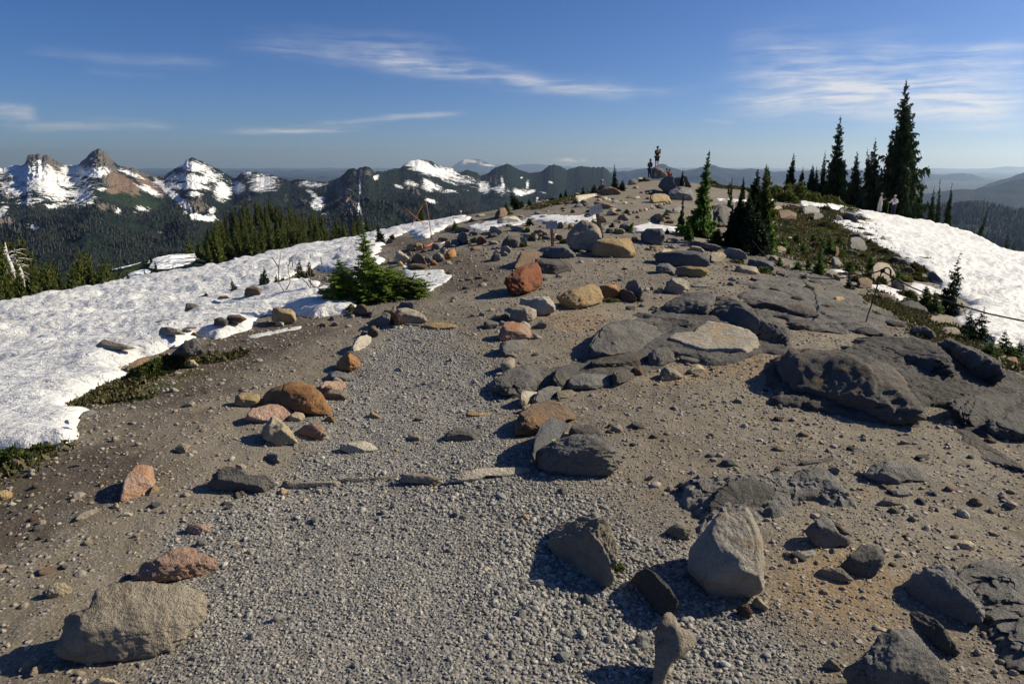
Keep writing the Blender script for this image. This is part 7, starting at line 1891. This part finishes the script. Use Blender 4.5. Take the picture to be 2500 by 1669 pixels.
# the little yellow flower
def flower():
    u, v = PX('D2', [(1218, 178)])[0]
    x, y, z = hit(u, v)
    x, y = x * .93, y * .93
    p = Vector(at_px(u, v, y))
    zb = float(ground_z(x, y)[0])
    root = empty('yellow_flower', (p.x, p.y, p.z - .05))
    tag(root, "single pale yellow flower before the smooth dark leaning slab", 'flower')
    my, nt, b = new_mat("yellow_petals"); b.inputs['Base Color'].default_value = (.62, .66, .20, 1)
    rg = np.random.default_rng(3); n = 26
    a = rg.uniform(0, 6.28, n)
    D = np.stack([np.cos(a), np.sin(a), rg.uniform(-.3, 1.0, n)], -1); D /= np.linalg.norm(D, axis=1, keepdims=True)
    leaf_mesh('petals', np.tile([[0, 0, .05]], (n, 1)) + D * .002, D, np.full(n, .013), np.full(n, .005), rg.normal(size=(n, 3)), my, root, rg=rg)
    MB().tube([(0, 0, .05), (.004, 0, .0), (.0, .01, -.06)], .0015, 5).build('stem', M_HEATHG, root)
flower()


# ------------------------------------------------------------------ gravel: one mass of pebbles
def gravel():
    rg = np.random.default_rng(77)
    BIG = world_poly('S', [(1130, 1420), (1260, 1230), (1480, 1220), (1580, 1330), (1750, 1480), (1960, 1640), (1900, 1690), (1200, 1690)])
    BIG2 = world_poly('S', [(200, 1300), (420, 1180), (640, 1130), (1000, 1110), (1300, 1110), (1300, 1230), (1000, 1300), (620, 1330), (480, 1669), (300, 1669), (500, 1400), (330, 1330)])
    P, Sz, Wm = [], [], []
    for r0, r1, dens, smed in ((1.45, 2.6, 14500, .0037), (2.6, 4.2, 7000, .0046), (4.2, 7.0, 2700, .0064), (7.0, 12.0, 620, .0105), (12.0, 24.0, 45, .030)):
        area = R(104) * (r1 * r1 - r0 * r0) / 2
        n = int(area * dens)
        r = np.sqrt(rg.uniform(r0 * r0, r1 * r1, n)); a = rg.uniform(-R(52), R(52), n)
        x, y = r * np.sin(a), r * np.cos(a)
        g = np.full(n, 0.0)
        for poly in GRAVEL:
            g = np.maximum(g, sstep(-.2, .2, poly_sdf(x, y, poly) + fbm(P3(x * 1.2, y * 1.2), 3, s=31) * .22))
        d = np.zeros(n)
        for poly in DAMP:
            d = np.maximum(d, sstep(-.2, .2, poly_sdf(x, y, poly)))
        track = sstep(.25, .9, fbm(P3(x * 1.1, y * .5), 3, s=71) + .35)
        keep = rg.uniform(0, 1, n) < (.30 + .70 * g) * (1 - .55 * d) * (.45 + .55 * track)
        x, y = x[keep], y[keep]
        big = sstep(-.15, .2, poly_sdf(x, y, BIG))
        big2 = sstep(-.15, .2, poly_sdf(x, y, BIG2)) * .45
        s = smed * np.exp(rg.normal(0, .38, len(x))) * (1 + .62 * np.maximum(big, big2 * .8))
        s *= np.where(rg.uniform(0, 1, len(x)) < .010, 1.9, 1.0)
        s *= .8 + .2 * g[keep]
        P.append(np.stack([x, y], -1)); Sz.append(s); Wm.append(1 - g[keep])
    # coarser broken bits on the bare soil right of the path
    n = 15000
    r = rg.uniform(1.7, 15.0, n) ** 1.0; a = rg.uniform(-R(52), R(52), n)
    gx_, gy_ = r * np.sin(a), r * np.cos(a)
    ok = poly_sdf(gx_, gy_, GRAVEL[0]) < -.05
    r, a, n = r[ok], a[ok], int(ok.sum())
    P.append(np.stack([r * np.sin(a), r * np.cos(a)], -1)); Sz.append(.0052 * np.exp(rg.normal(0, .55, n)) * (1 + r * .09)); Wm.append(np.full(n, 1.0))
    P = np.concatenate(P); s = np.concatenate(Sz); n = len(P)
    z = ground_z(P[:, 0], P[:, 1]) + s * .18
    rot = np.stack([rg.uniform(-.5, .5, n), rg.uniform(-.5, .5, n), rg.uniform(0, 6.28, n)], -1)
    scl = np.stack([s * rg.uniform(.8, 1.45, n), s * rg.uniform(.7, 1.1, n), s * rg.uniform(.5, .85, n)], -1)
    me = bpy.data.meshes.new('gravel')
    me.vertices.add(n); me.vertices.foreach_set('co', np.stack([P[:, 0], P[:, 1], z], -1).astype(np.float32).ravel())
    for nm, tp, key, arr in (('rot', 'FLOAT_VECTOR', 'vector', rot), ('scl', 'FLOAT_VECTOR', 'vector', scl), ('tone', 'FLOAT', 'value', rg.uniform(0, 1, n)), ('warm', 'FLOAT', 'value', np.concatenate(Wm)), ('pick', 'INT', 'value', rg.integers(0, 6, n))):
        at = me.attributes.new(nm, tp, 'POINT')
        at.data.foreach_set(key, np.asarray(arr, np.int32 if tp == 'INT' else np.float32).ravel())
    o = bpy.data.objects.new('gravel', me); COL.objects.link(o)
    m, nt, b = new_mat('gravel_pebbles')
    tone = E(nt, attr(nt, 'tone', 'INSTANCER').outputs['Fac'])
    nz = tex(nt, 'Noise', coord(nt), 2.5, 4, .7)
    c = mix(nt, tone.ramp(0, .75), (.12, .12, .115), (.31, .30, .275))
    c = mix(nt, tone.ramp(.80, .86), c, (.40, .37, .32))
    c = mix(nt, tone.ramp(.955, .975), c, (.42, .34, .24))
    c = mix(nt, tone.ramp(.985, .99), c, (.46, .44, .40))
    c = mix(nt, E(nt, attr(nt, 'warm', 'INSTANCER').outputs['Fac']) * tone.ramp(.3, .9, .75, .3), c, (.25, .19, .135))
    c = mix(nt, nz.ramp(.45, .7) * .35, c, (.06, .058, .055))
    nt.links.new(c, b.inputs['Base Color'])
    b.inputs['Roughness'].default_value = .75
    b.inputs['Specular IOR Level'].default_value = .3
    me.materials.append(m)
    peb = []
    for k in range(6):
        d, F = ico(2)
        r = np.random.default_rng(500 + k)
        inv = np.ones(len(d))
        for _ in range(9):
            nn = r.normal(size=3); nn /= np.linalg.norm(nn)
            inv += (np.maximum(d @ nn, 0) / r.uniform(.62, .92)) ** 30
        v = d * (inv ** (-1 / 30))[:, None] * (1 + .08 * vnoise(d * 2 + k, k))[:, None]
        peb.append(mesh_np('pebble', v, F, m, False, link=False))
    ng = bpy.data.node_groups.new('gravel_scatter', 'GeometryNodeTree')
    ng.interface.new_socket('Geometry', in_out='INPUT', socket_type='NodeSocketGeometry')
    ng.interface.new_socket('Geometry', in_out='OUTPUT', socket_type='NodeSocketGeometry')
    N = ng.nodes.new; Lk = ng.links.new
    gi, go = N('NodeGroupInput'), N('NodeGroupOutput')
    g2i = N('GeometryNodeGeometryToInstance')
    for p in peb[::-1]:
        oi = N('GeometryNodeObjectInfo'); oi.inputs['Object'].default_value = p
        Lk(oi.outputs['Geometry'], g2i.inputs[0])
    iop = N('GeometryNodeInstanceOnPoints'); iop.inputs['Pick Instance'].default_value = True
    m2p = N('GeometryNodeMeshToPoints')
    Lk(gi.outputs[0], m2p.inputs['Mesh']); Lk(m2p.outputs[0], iop.inputs['Points']); Lk(g2i.outputs[0], iop.inputs['Instance'])
    for nm, dt, dst in (('rot', 'FLOAT_VECTOR', 'Rotation'), ('scl', 'FLOAT_VECTOR', 'Scale'), ('pick', 'INT', 'Instance Index')):
        na = N('GeometryNodeInputNamedAttribute'); na.data_type = dt; na.inputs['Name'].default_value = nm
        Lk(na.outputs['Attribute'], iop.inputs[dst])
    Lk(iop.outputs[0], go.inputs[0])
    md = o.modifiers.new('scatter', 'NODES'); md.node_group = ng
    tag(o, "grey gravel and small pebbles spread over path and soil", 'gravel', kind='stuff')
gravel()


# ------------------------------------------------------------------ signs, poles, rope
def flat_mat(name, c, rough=.7, var=.25, scale=20):
    m, nt, b = new_mat(name)
    n = tex(nt, 'Noise', mapv(nt, coord(nt), (1, 1, 5)), scale, 4, .6)
    nt.links.new(mix(nt, n, tuple(v * (1 - var) for v in c), tuple(min(1, v * (1 + var)) for v in c)), b.inputs['Base Color'])
    b.inputs['Roughness'].default_value = rough
    return m


M_POST = flat_mat("brown_sign_post", (.105, .055, .04))
M_BOARD = flat_mat("weathered_sign_board", (.62, .58, .54))
M_INK = flat_mat("routed_letters", (.30, .27, .25))
M_ORANGE = flat_mat("faded_orange_pole", (.42, .15, .075))
M_RED = flat_mat("bright_orange_pole", (.62, .13, .06))
M_PALE = flat_mat("bleached_pole", (.55, .48, .40))
M_STEEL = flat_mat("rusty_dark_steel", (.035, .03, .028), .5)
M_ROPE = flat_mat("black_rope", (.02, .02, .022), .8)


def board(root, cx, cz, w, h, y, ang, seed):
    from mathutils import Matrix
    rt = Matrix.Rotation(ang, 3, 'Y')
    bd = MB().box((cx, y, cz), (w, .03, h), rt).build('board', M_BOARD, root)
    bm_ = MB()
    rg = random.Random(seed)
    for k in range(3):
        x = -w * .38
        lim = w * (.36, .38, .2)[k]
        while x < lim:
            L = rg.uniform(.04, .09) * w * 2
            p = rt @ Vector((x + L / 2, -.018, h * (.22 - k * .22)))
            bm_.box((cx + p.x, y + p.y, cz + p.z), (L * .8, .004, h * .07), rt)
            x += L + w * .04
    bm_.build('lettering', M_INK, bd)


def sign_upright():
    (u, v), (ut, vt) = PX('E4', [(262, 1375), (238, 1030)])
    x, y, z = hit(u, v)
    y0 = y + .15
    b, t = Vector(at_px(u, v, y0)), Vector(at_px(ut, vt, y0))
    b.z -= .1
    root = empty('trail_sign', b); tag(root, "small upright trail sign, pale board on a brown post behind the dark angular boulder", 'sign')
    mpp = y0 / F_PX / 5.22
    MB().tube([(0, 0, 0), (t.x - b.x, 0, t.z - b.z)], 20 * mpp, 4).build('post', M_POST, root)
    c = Vector(at_px(*PX('E4', [(240, 1090)])[0], y0 - .04)) - b
    board(root, c.x, c.z, 145 * mpp, 100 * mpp, c.y - .02, -.04, 1)
sign_upright()


def sign_leaning():
    (u, v), (ut, vt) = PX('E4', [(912, 1245), (822, 935)])
    y0 = hit(*PX('E4', [(900, 1290)])[0])[1] + .5
    b, t = Vector(at_px(u, v, y0)), Vector(at_px(ut, vt, y0 - .1))
    b.z -= .25
    root = empty('trail_sign', b); tag(root, "trail sign leaning left on a tilted brown post behind the broad tan boulder", 'sign')
    mpp = y0 / F_PX / 5.22
    MB().tube([(0, 0, 0), t - b + Vector((-.01, 0, .05))], 25 * mpp, 4).build('post', M_POST, root)
    c = Vector(at_px(*PX('E4', [(808, 895)])[0], y0 - .15)) - b
    board(root, c.x, c.z, 160 * mpp, 112 * mpp, c.y, -.30, 2)
sign_leaning()


def pole(name, label, reg, a, b_, Ya, Yb, rad, mat):
    pa, pb = Vector(at_px(*PX(reg, [a])[0], Ya)), Vector(at_px(*PX(reg, [b_])[0], Yb))
    m = MB().tube([Vector((0, 0, 0)), (pb - pa) * .5 + Vector((.004, 0, 0)), pb - pa], [rad, rad * .9, rad * .75], 7)
    o = m.build(name, mat, None, True); o.location = pa
    return tag(o, label, 'pole')
_y = hit(*PX('E5', [(725, 630)])[0])[1]
pole('marker_pole', "tall thin upright faded orange marker pole by the path fork", 'E5', (726, 632), (650, 138), _y, _y, .011, M_ORANGE)
_yc = hit(*PX('E5', [(640, 470)])[0])[1]
pole('marker_pole', "orange pole slanting down to the right, one of the crossed pair", 'E5', (655, 475), (400, 258), _yc, _yc, .02, M_ORANGE)
pole('marker_pole', "orange pole slanting up to the right, other one of the crossed pair", 'E5', (488, 480), (612, 248), _yc - .1, _yc - .1, .018, M_ORANGE)
_yf = hit(*PX('E5', [(690, 715)])[0])[1]
pole('fallen_pole', "bright orange end of a pole lying on the ochre rubble", 'E5', (630, 728), (745, 672), _yf - .3, _yf + .1, .022, M_RED)
pole('fallen_pole', "bleached pole lying behind the grey pointed rock", 'E5', (800, 692), (885, 658), _yf + .1, _yf + .5, .02, M_PALE)


def rope_post():
    b = Vector(hit(*PX('C8', [(738, 612)])[0]))
    y0 = b.y
    P = lambda a, c: Vector(at_px(*PX('C8', [(a, c)])[0], y0)) - b
    root = empty('rope_post', b); tag(root, "thin dark steel rope post with a hooked top on the right ledges", 'rope post')
    MB().tube([Vector((0, 0, -.05)), P(760, 545), P(800, 430), P(838, 300), P(870, 200)], .007, 6).build('rod', M_STEEL, root, True)
    MB().tube([P(862, 205), P(878, 182), P(900, 168), P(925, 168), P(940, 190), P(938, 248)], .009, 6).build('hook', M_STEEL, root, True)
    MB().box(tuple(P(878, 192)), (.03, .03, .04)).build('knot', M_ROPE, root)
    return b
_rp = rope_post()


def rope(label, pts):
    V = [Vector(at_px(*PX(reg, [(a, b)])[0], Y)) for reg, a, b, Y in pts]
    m = MB().tube([v - V[0] for v in V], .0075, 6)
    o = m.build('rope', M_ROPE, None, True); o.location = V[0]
    return tag(o, label, 'rope')
_ry = _rp.y
rope("black rope sagging from the hooked post down to the right edge", [('C8', 878, 195, _ry), ('C8', 960, 245, _ry - .1), ('C8', 1100, 318, _ry - .25), ('C8', 1300, 400, _ry - .45), ('C8', 1500, 465, _ry - .65), ('C8', 1700, 522, _ry - .85), ('C8', 1960, 576, _ry - 1.1), ('C8', 2300, 640, _ry - 1.4)])
rope("thin black rope running left from the hooked post towards the fir clump", [('G8', 1328, 520, _ry), ('G8', 1200, 558, _ry + .6), ('G8', 960, 600, _ry + 1.6), ('G8', 700, 632, _ry + 2.7), ('G8', 450, 622, _ry + 3.8), ('G8', 200, 560, _ry + 5.0), ('G1', 1360, 1505, _ry + 6.0),
      ('G1', 1200, 1395, _ry + 6.7), ('G1', 1020, 1180, _ry + 7.2)])


# ------------------------------------------------------------------ people
def skin_mesh(name, joints, edges, mat, parent, levels=1):
    me = bpy.data.meshes.new(name)
    me.from_pydata([j[0] for j in joints], edges, [])
    o = bpy.data.objects.new(name, me); COL.objects.link(o)
    sk = o.modifiers.new('skin', 'SKIN')
    for k, j in enumerate(joints):
        r = j[1]
        me.skin_vertices[0].data[k].radius = r if hasattr(r, '__len__') else (r, r)
    me.skin_vertices[0].data[0].use_root = True
    sb = o.modifiers.new('sub', 'SUBSURF'); sb.levels = sb.render_levels = levels
    me.materials.append(mat)
    if parent: o.parent = parent
    return o


def pmat(name, c, r=.8):
    m, nt, b = new_mat(name)
    n = tex(nt, 'Noise', coord(nt), 14, 3, .6)
    nt.links.new(mix(nt, n, tuple(v * .8 for v in c), tuple(min(1, v * 1.15) for v in c)), b.inputs['Base Color'])
    b.inputs['Roughness'].default_value = r
    return m


SKIN = pmat("skin", (.42, .25, .17), .6)
BLACK, NAVY, JEAN = pmat("black_cloth", (.014, .014, .016)), pmat("navy_cloth", (.018, .022, .05)), pmat("blue_jeans", (.035, .045, .085))
WHITE, CREAM, LAV = pmat("white_cloth", (.72, .72, .74)), pmat("cream_cloth", (.52, .50, .45)), pmat("grey_lilac_cloth", (.36, .36, .44))
RED, HAIR = pmat("red_cloth", (.45, .03, .03)), pmat("dark_hair", (.018, .013, .01))


def person(label, loc, h, face, arms, legs=None, top=BLACK, bottom=NAVY, shorts=False, hair='short', cap=None, sleeve=.5, lean=0.0, sit=False, pack=None, dress=False):
    """arms: ((elbow),(hand)) for left and right, in head-heights off the shoulders; face = heading in radians (0 looks to -y)"""
    k = h / 7.5                                             # one head
    root = empty('person', loc, face)
    tag(root, label, 'person')
    hip = 3.75 * k if not sit else 1.0 * k
    V = lambda x, y, z: (x * k, y * k, z * k)
    H = hip / k
    chest, neck = H + 1.75, H + 2.55
    L = lean
    J = [(V(0, 0, H), .62 * k), (V(0, -L * .4, H + .8), .55 * k), (V(0, -L * .8, chest), (.72 * k, .48 * k)), (V(0, -L, neck), .24 * k), (V(0, -L - .05, neck + .35), .28 * k), (V(0, -L - .1, neck + .75), .44 * k), (V(0, -L - .05, neck + 1.1), .33 * k)]
    Ed = [(0, 1), (1, 2), (2, 3), (3, 4), (4, 5), (5, 6)]
    shirtJ = [(V(0, 0, H - .1), .70 * k), (V(0, -L * .4, H + .8), .64 * k), (V(0, -L * .8, chest), (.82 * k, .56 * k)), (V(0, -L, neck - .05), .30 * k)]
    shirtE = [(0, 1), (1, 2), (2, 3)]
    hands = []
    for sx, (el, ha) in zip((1, -1), arms):
        b = len(J)
        J += [(V(sx * .82, -L * .9, neck - .35), .27 * k), (V(sx * .95 + el[0], -L + el[1], neck - .35 + el[2]), .19 * k), (V(sx * .95 + ha[0], -L + ha[1], neck - .35 + ha[2]), .11 * k)]
        Ed += [(2, b), (b, b + 1), (b + 1, b + 2)]
        hp = Vector(J[-1][0]); dirv = (hp - Vector(J[-2][0])).normalized()
        hands.append((hp, dirv, sx))
        palm = len(J)
        J.append((tuple(hp + dirv * .28 * k), (.13 * k, .06 * k))); Ed.append((b + 2, palm))
        side = dirv.cross(Vector((0, 1, .2))).normalized()
        for q in range(4):
            f0 = len(J)
            off = side * (q - 1.5) * .075 * k
            J += [(tuple(hp + dirv * .42 * k + off), .035 * k), (tuple(hp + dirv * (.58 + .04 * (q in (1, 2))) * k + off + Vector((0, -.03 * k, -.03 * k))), .03 * k)]
            Ed += [(palm, f0), (f0, f0 + 1)]
        J.append((tuple(hp + dirv * .22 * k + side * .2 * k), .04 * k)); Ed.append((palm, len(J) - 1))
        b2 = len(shirtJ)
        shirtJ += [(V(sx * .84, -L * .9, neck - .35), .33 * k), (tuple(Vector(V(sx * .84, -L * .9, neck - .35)).lerp(Vector(J[b + 1][0]), min(1, sleeve))), .25 * k)]
        shirtE += [(2, b2), (b2, b2 + 1)]
        if sleeve > 1:
            shirtJ.append((tuple(Vector(J[b + 1][0]).lerp(Vector(J[b + 2][0]), sleeve - 1)), .17 * k)); shirtE.append((b2 + 1, b2 + 2))
    trJ, trE = [(V(0, 0, H + .05), .72 * k)], []
    for sx in (1, -1):
        b = len(J)
        if sit:
            kn, an, toe = V(sx * .5, -1.9, H + .25), V(sx * .5, -2.1, H - 1.6), V(sx * .5, -2.8, H - 1.75)
        else:
            kn, an, toe = V(sx * .48, -.05, 2.0), V(sx * .5, .05, .3), V(sx * .56, -.55, .1)
        J += [(V(sx * .42, 0, H - .15), .44 * k), (kn, .27 * k), (an, .16 * k), (toe, .14 * k)]
        Ed += [(0, b), (b, b + 1), (b + 1, b + 2), (b + 2, b + 3)]
        c = len(trJ)
        kn_v = Vector(kn)
        end = Vector(V(sx * .42, 0, H - .15)).lerp(kn_v, .95) if shorts else Vector(an)
        trJ += [(V(sx * .42, 0, H - .15), .52 * k), (tuple(end if shorts else kn_v), .42 * k if shorts else .35 * k)]
        trE += [(0, c), (c, c + 1)]
        if not shorts:
            trJ.append((tuple(end), .25 * k)); trE.append((c + 1, c + 2))
    body = skin_mesh('body', J, Ed, SKIN, root)
    skin_mesh('shirt', shirtJ, shirtE, top, root)
    if dress:
        MB().tube([V(0, 0, H + .9), V(0, 0, H - .3), V(0, 0, 2.2), V(0, 0, .35)], [.62 * k, .82 * k, .8 * k, .92 * k], 12).build('long_dress', bottom, root, True)
    else:
        skin_mesh('shorts' if shorts else 'trousers', trJ, trE, bottom, root)
    hc = Vector(V(0, -L - .08, neck + .85))
    d, F = ico(3)
    if hair:
        q = d * np.array([.40, .46, .50]) * k
        if hair == 'long':
            low = d[:, 2] < 0
            q[low, 2] *= 3.2; q[low, 1] = np.abs(q[low, 1]) * .9
        else:
            q[:, 2] = np.maximum(q[:, 2], -.05 * k)
        q += np.array([hc.x, hc.y + .10 * k, hc.z + .05 * k])
        mesh_np('hair', q, F, HAIR, True, root)
    face_ = MB()
    for sx in (-1, 1):
        face_.box((hc.x + sx * .15 * k, hc.y - .41 * k, hc.z - .02 * k), (.10 * k, .04 * k, .05 * k))
    face_.box((hc.x, hc.y - .40 * k, hc.z - .33 * k), (.2 * k, .04 * k, .035 * k))
    face_.build('eyes_and_mouth', HAIR, body)
    nose = MB().tube([(hc.x, hc.y - .38 * k, hc.z - .02 * k), (hc.x, hc.y - .50 * k, hc.z - .18 * k)], [.03 * k, .055 * k], 6)
    for sx in (-1, 1): nose.tube([(hc.x + sx * .41 * k, hc.y, hc.z - .18 * k), (hc.x + sx * .43 * k, hc.y + .02 * k, hc.z + .02 * k)], .06 * k, 6)
    nose.build('nose_and_ears', SKIN, body)
    if cap:
        q = d * np.array([.47, .52, .42]) * k
        q[:, 2] = np.maximum(q[:, 2], 0)
        br_ = (d[:, 1] < -.6) & (d[:, 2] < .25)
        q[br_, 1] -= .4 * k
        q += np.array([hc.x, hc.y, hc.z + .14 * k])
        mesh_np('cap', q, F, cap, True, root)
    if pack:
        q = np.sign(d) * np.abs(d) ** .6 * np.array([.62, .36, .95]) * k + np.array([0, .75 * k, (chest + .1) * k])
        mesh_np('backpack', q, F, pack, True, root)
        st = MB()
        for sx in (-1, 1): st.tube([V(sx * .42, .4, chest + .7), V(sx * .45, -.55 - L, chest + .6), V(sx * .5, -.62 - L * .6, chest - .4), V(sx * .62, .2, chest - .9)], .09 * k, 6)
        st.build('pack_straps', pack, root)
    return root, hands, k


_px = lambda reg, a, b, Y: Vector(at_px(*PX(reg, [(a, b)])[0], Y))
# standing on the summit boulder, phone held up in both hands
_Y = 63.5
_f = _px('E4', 1582, 358, _Y)
_top, _, _k = person("person in dark shorts standing on the summit boulder holding a phone up with both hands", _f, 1.80, .35, (((.12, -.25, -1.25), (-.25, -1.15, .15)), ((-.12, -.2, -1.25), (.25, -1.1, .1))),
       top=BLACK, bottom=BLACK, shorts=True, cap=BLACK, sleeve=.7)
_ph = MB().box((0, 0, 0), (.16, .012, .085)).build('phone', BLACK)
_ph.location = _top.matrix_basis @ Vector((.0, -1.62 * _k, 6.35 * _k)); _ph.rotation_euler = (0, 0, .35)
tag(_ph, "dark phone held up in the hands of the person on the summit boulder", 'phone')
# standing beside the boulder
_f = _px('E4', 1492, 505, 62.0)
person("person with long dark hair standing against the left side of the summit boulder", _f, 1.68, -.9, (((.05, -.1, -1.3), (-.2, -.7, -1.0)), ((-.05, -.2, -1.3), (.35, -.75, -.6))), top=BLACK, bottom=JEAN, hair='long', sleeve=1.6)
# sitting behind the boulder, red top
_f = _px('E4', 1738, 500, 66.0)
person("person in a red top sitting behind the summit boulder, only head and shoulders showing", _f - Vector((0, 0, .25)), 1.72, .2, (((.1, -.3, -1.2), (.0, -1.1, -1.6)), ((-.1, -.3, -1.2), (.0, -1.1, -1.6))), top=RED, bottom=NAVY, sit=True, sleeve=1.5, lean=.35)
_f = _px('E4', 1705, 495, 66.4)
person("dark-clothed person sitting left of the one in red behind the summit boulder", _f - Vector((0, 0, .2)), 1.68, .0, (((.1, -.3, -1.2), (.0, -1.1, -1.6)), ((-.1, -.3, -1.2), (.0, -1.1, -1.6))), top=BLACK, bottom=NAVY, sit=True, sleeve=1.5, lean=.5)
# hunched figure on the long brown boulder
_f = _px('E4', 905, 612, 45.5)
person("person in dark clothes sitting hunched on the long brown boulder beside the skyline fir", _f - Vector((0, 0, .62)), 1.7, -1.2, (((.1, -.4, -1.1), (-.1, -1.3, -1.3)), ((-.1, -.4, -1.1), (.1, -1.3, -1.3))), top=BLACK, bottom=NAVY, sit=True, sleeve=1.6, lean=.5, cap=LAV)
# hiker half hidden behind the crest
_Yh = 52.0
_f = _px('E5', 1052, 305, _Yh); _f.z -= 1.74
person("hiker in a pale shirt with dark backpack straps, half hidden behind the snow crest", _f, 1.74, .15, (((.15, 0, -1.45), (.1, -.35, -2.6)), ((-.15, 0, -1.45), (-.1, -.35, -2.6))), top=LAV, bottom=NAVY, hair=None, cap=CREAM, sleeve=1.85, pack=NAVY)
# the two on the right snow
def _snow_stand(reg, a, b):
    u, v = PX(reg, [(a, b)])[0]
    y = 60.0
    x = ray(u, v)[0] * y
    return Vector((x, y, float(ground_z(x, y)[0]) + .05))
REG['P'] = (2120, 470, 22.4)
_f = _snow_stand('P', 560, 1290); _f.z += .12
_hh = 45 / F_PX * _f.y
person("person in a long pale outfit and grey hat, left one of two on the snow", _f, _hh, 1.1, (((.1, -.5, -1.1), (-.1, -1.5, -.6)), ((-.1, -.5, -1.2), (.1, -1.4, -.8))), top=CREAM, bottom=CREAM, hair='long', cap=LAV, sleeve=1.0, dress=True)
_f = _snow_stand('P', 1320, 1305); _f.z += .12
_r2, _h2, _k2 = person("person in white cap, white shirt and dark trousers with a pole on the snow", _f, 46 / F_PX * _f.y, -.9, (((.35, .1, -1.2), (-.5, -.6, -.9)), ((-.35, -.4, -1.1), (-.55, -1.5, -1.0))), top=WHITE, bottom=NAVY, hair=None, cap=WHITE, sleeve=1.85)
_pb, _pt = _f + Vector((-.52, -.08, 0)), _f + Vector((-.50, -.08, 1.05))
_o = MB().tube([Vector((0, 0, 0)), _pt - _pb], .018, 6).build('hiking_pole', flat_mat("yellow_wood_pole", (.30, .24, .06)), None, True); _o.location = _pb
tag(_o, "yellowish hiking pole planted in the snow before the person in the white cap", 'hiking pole')
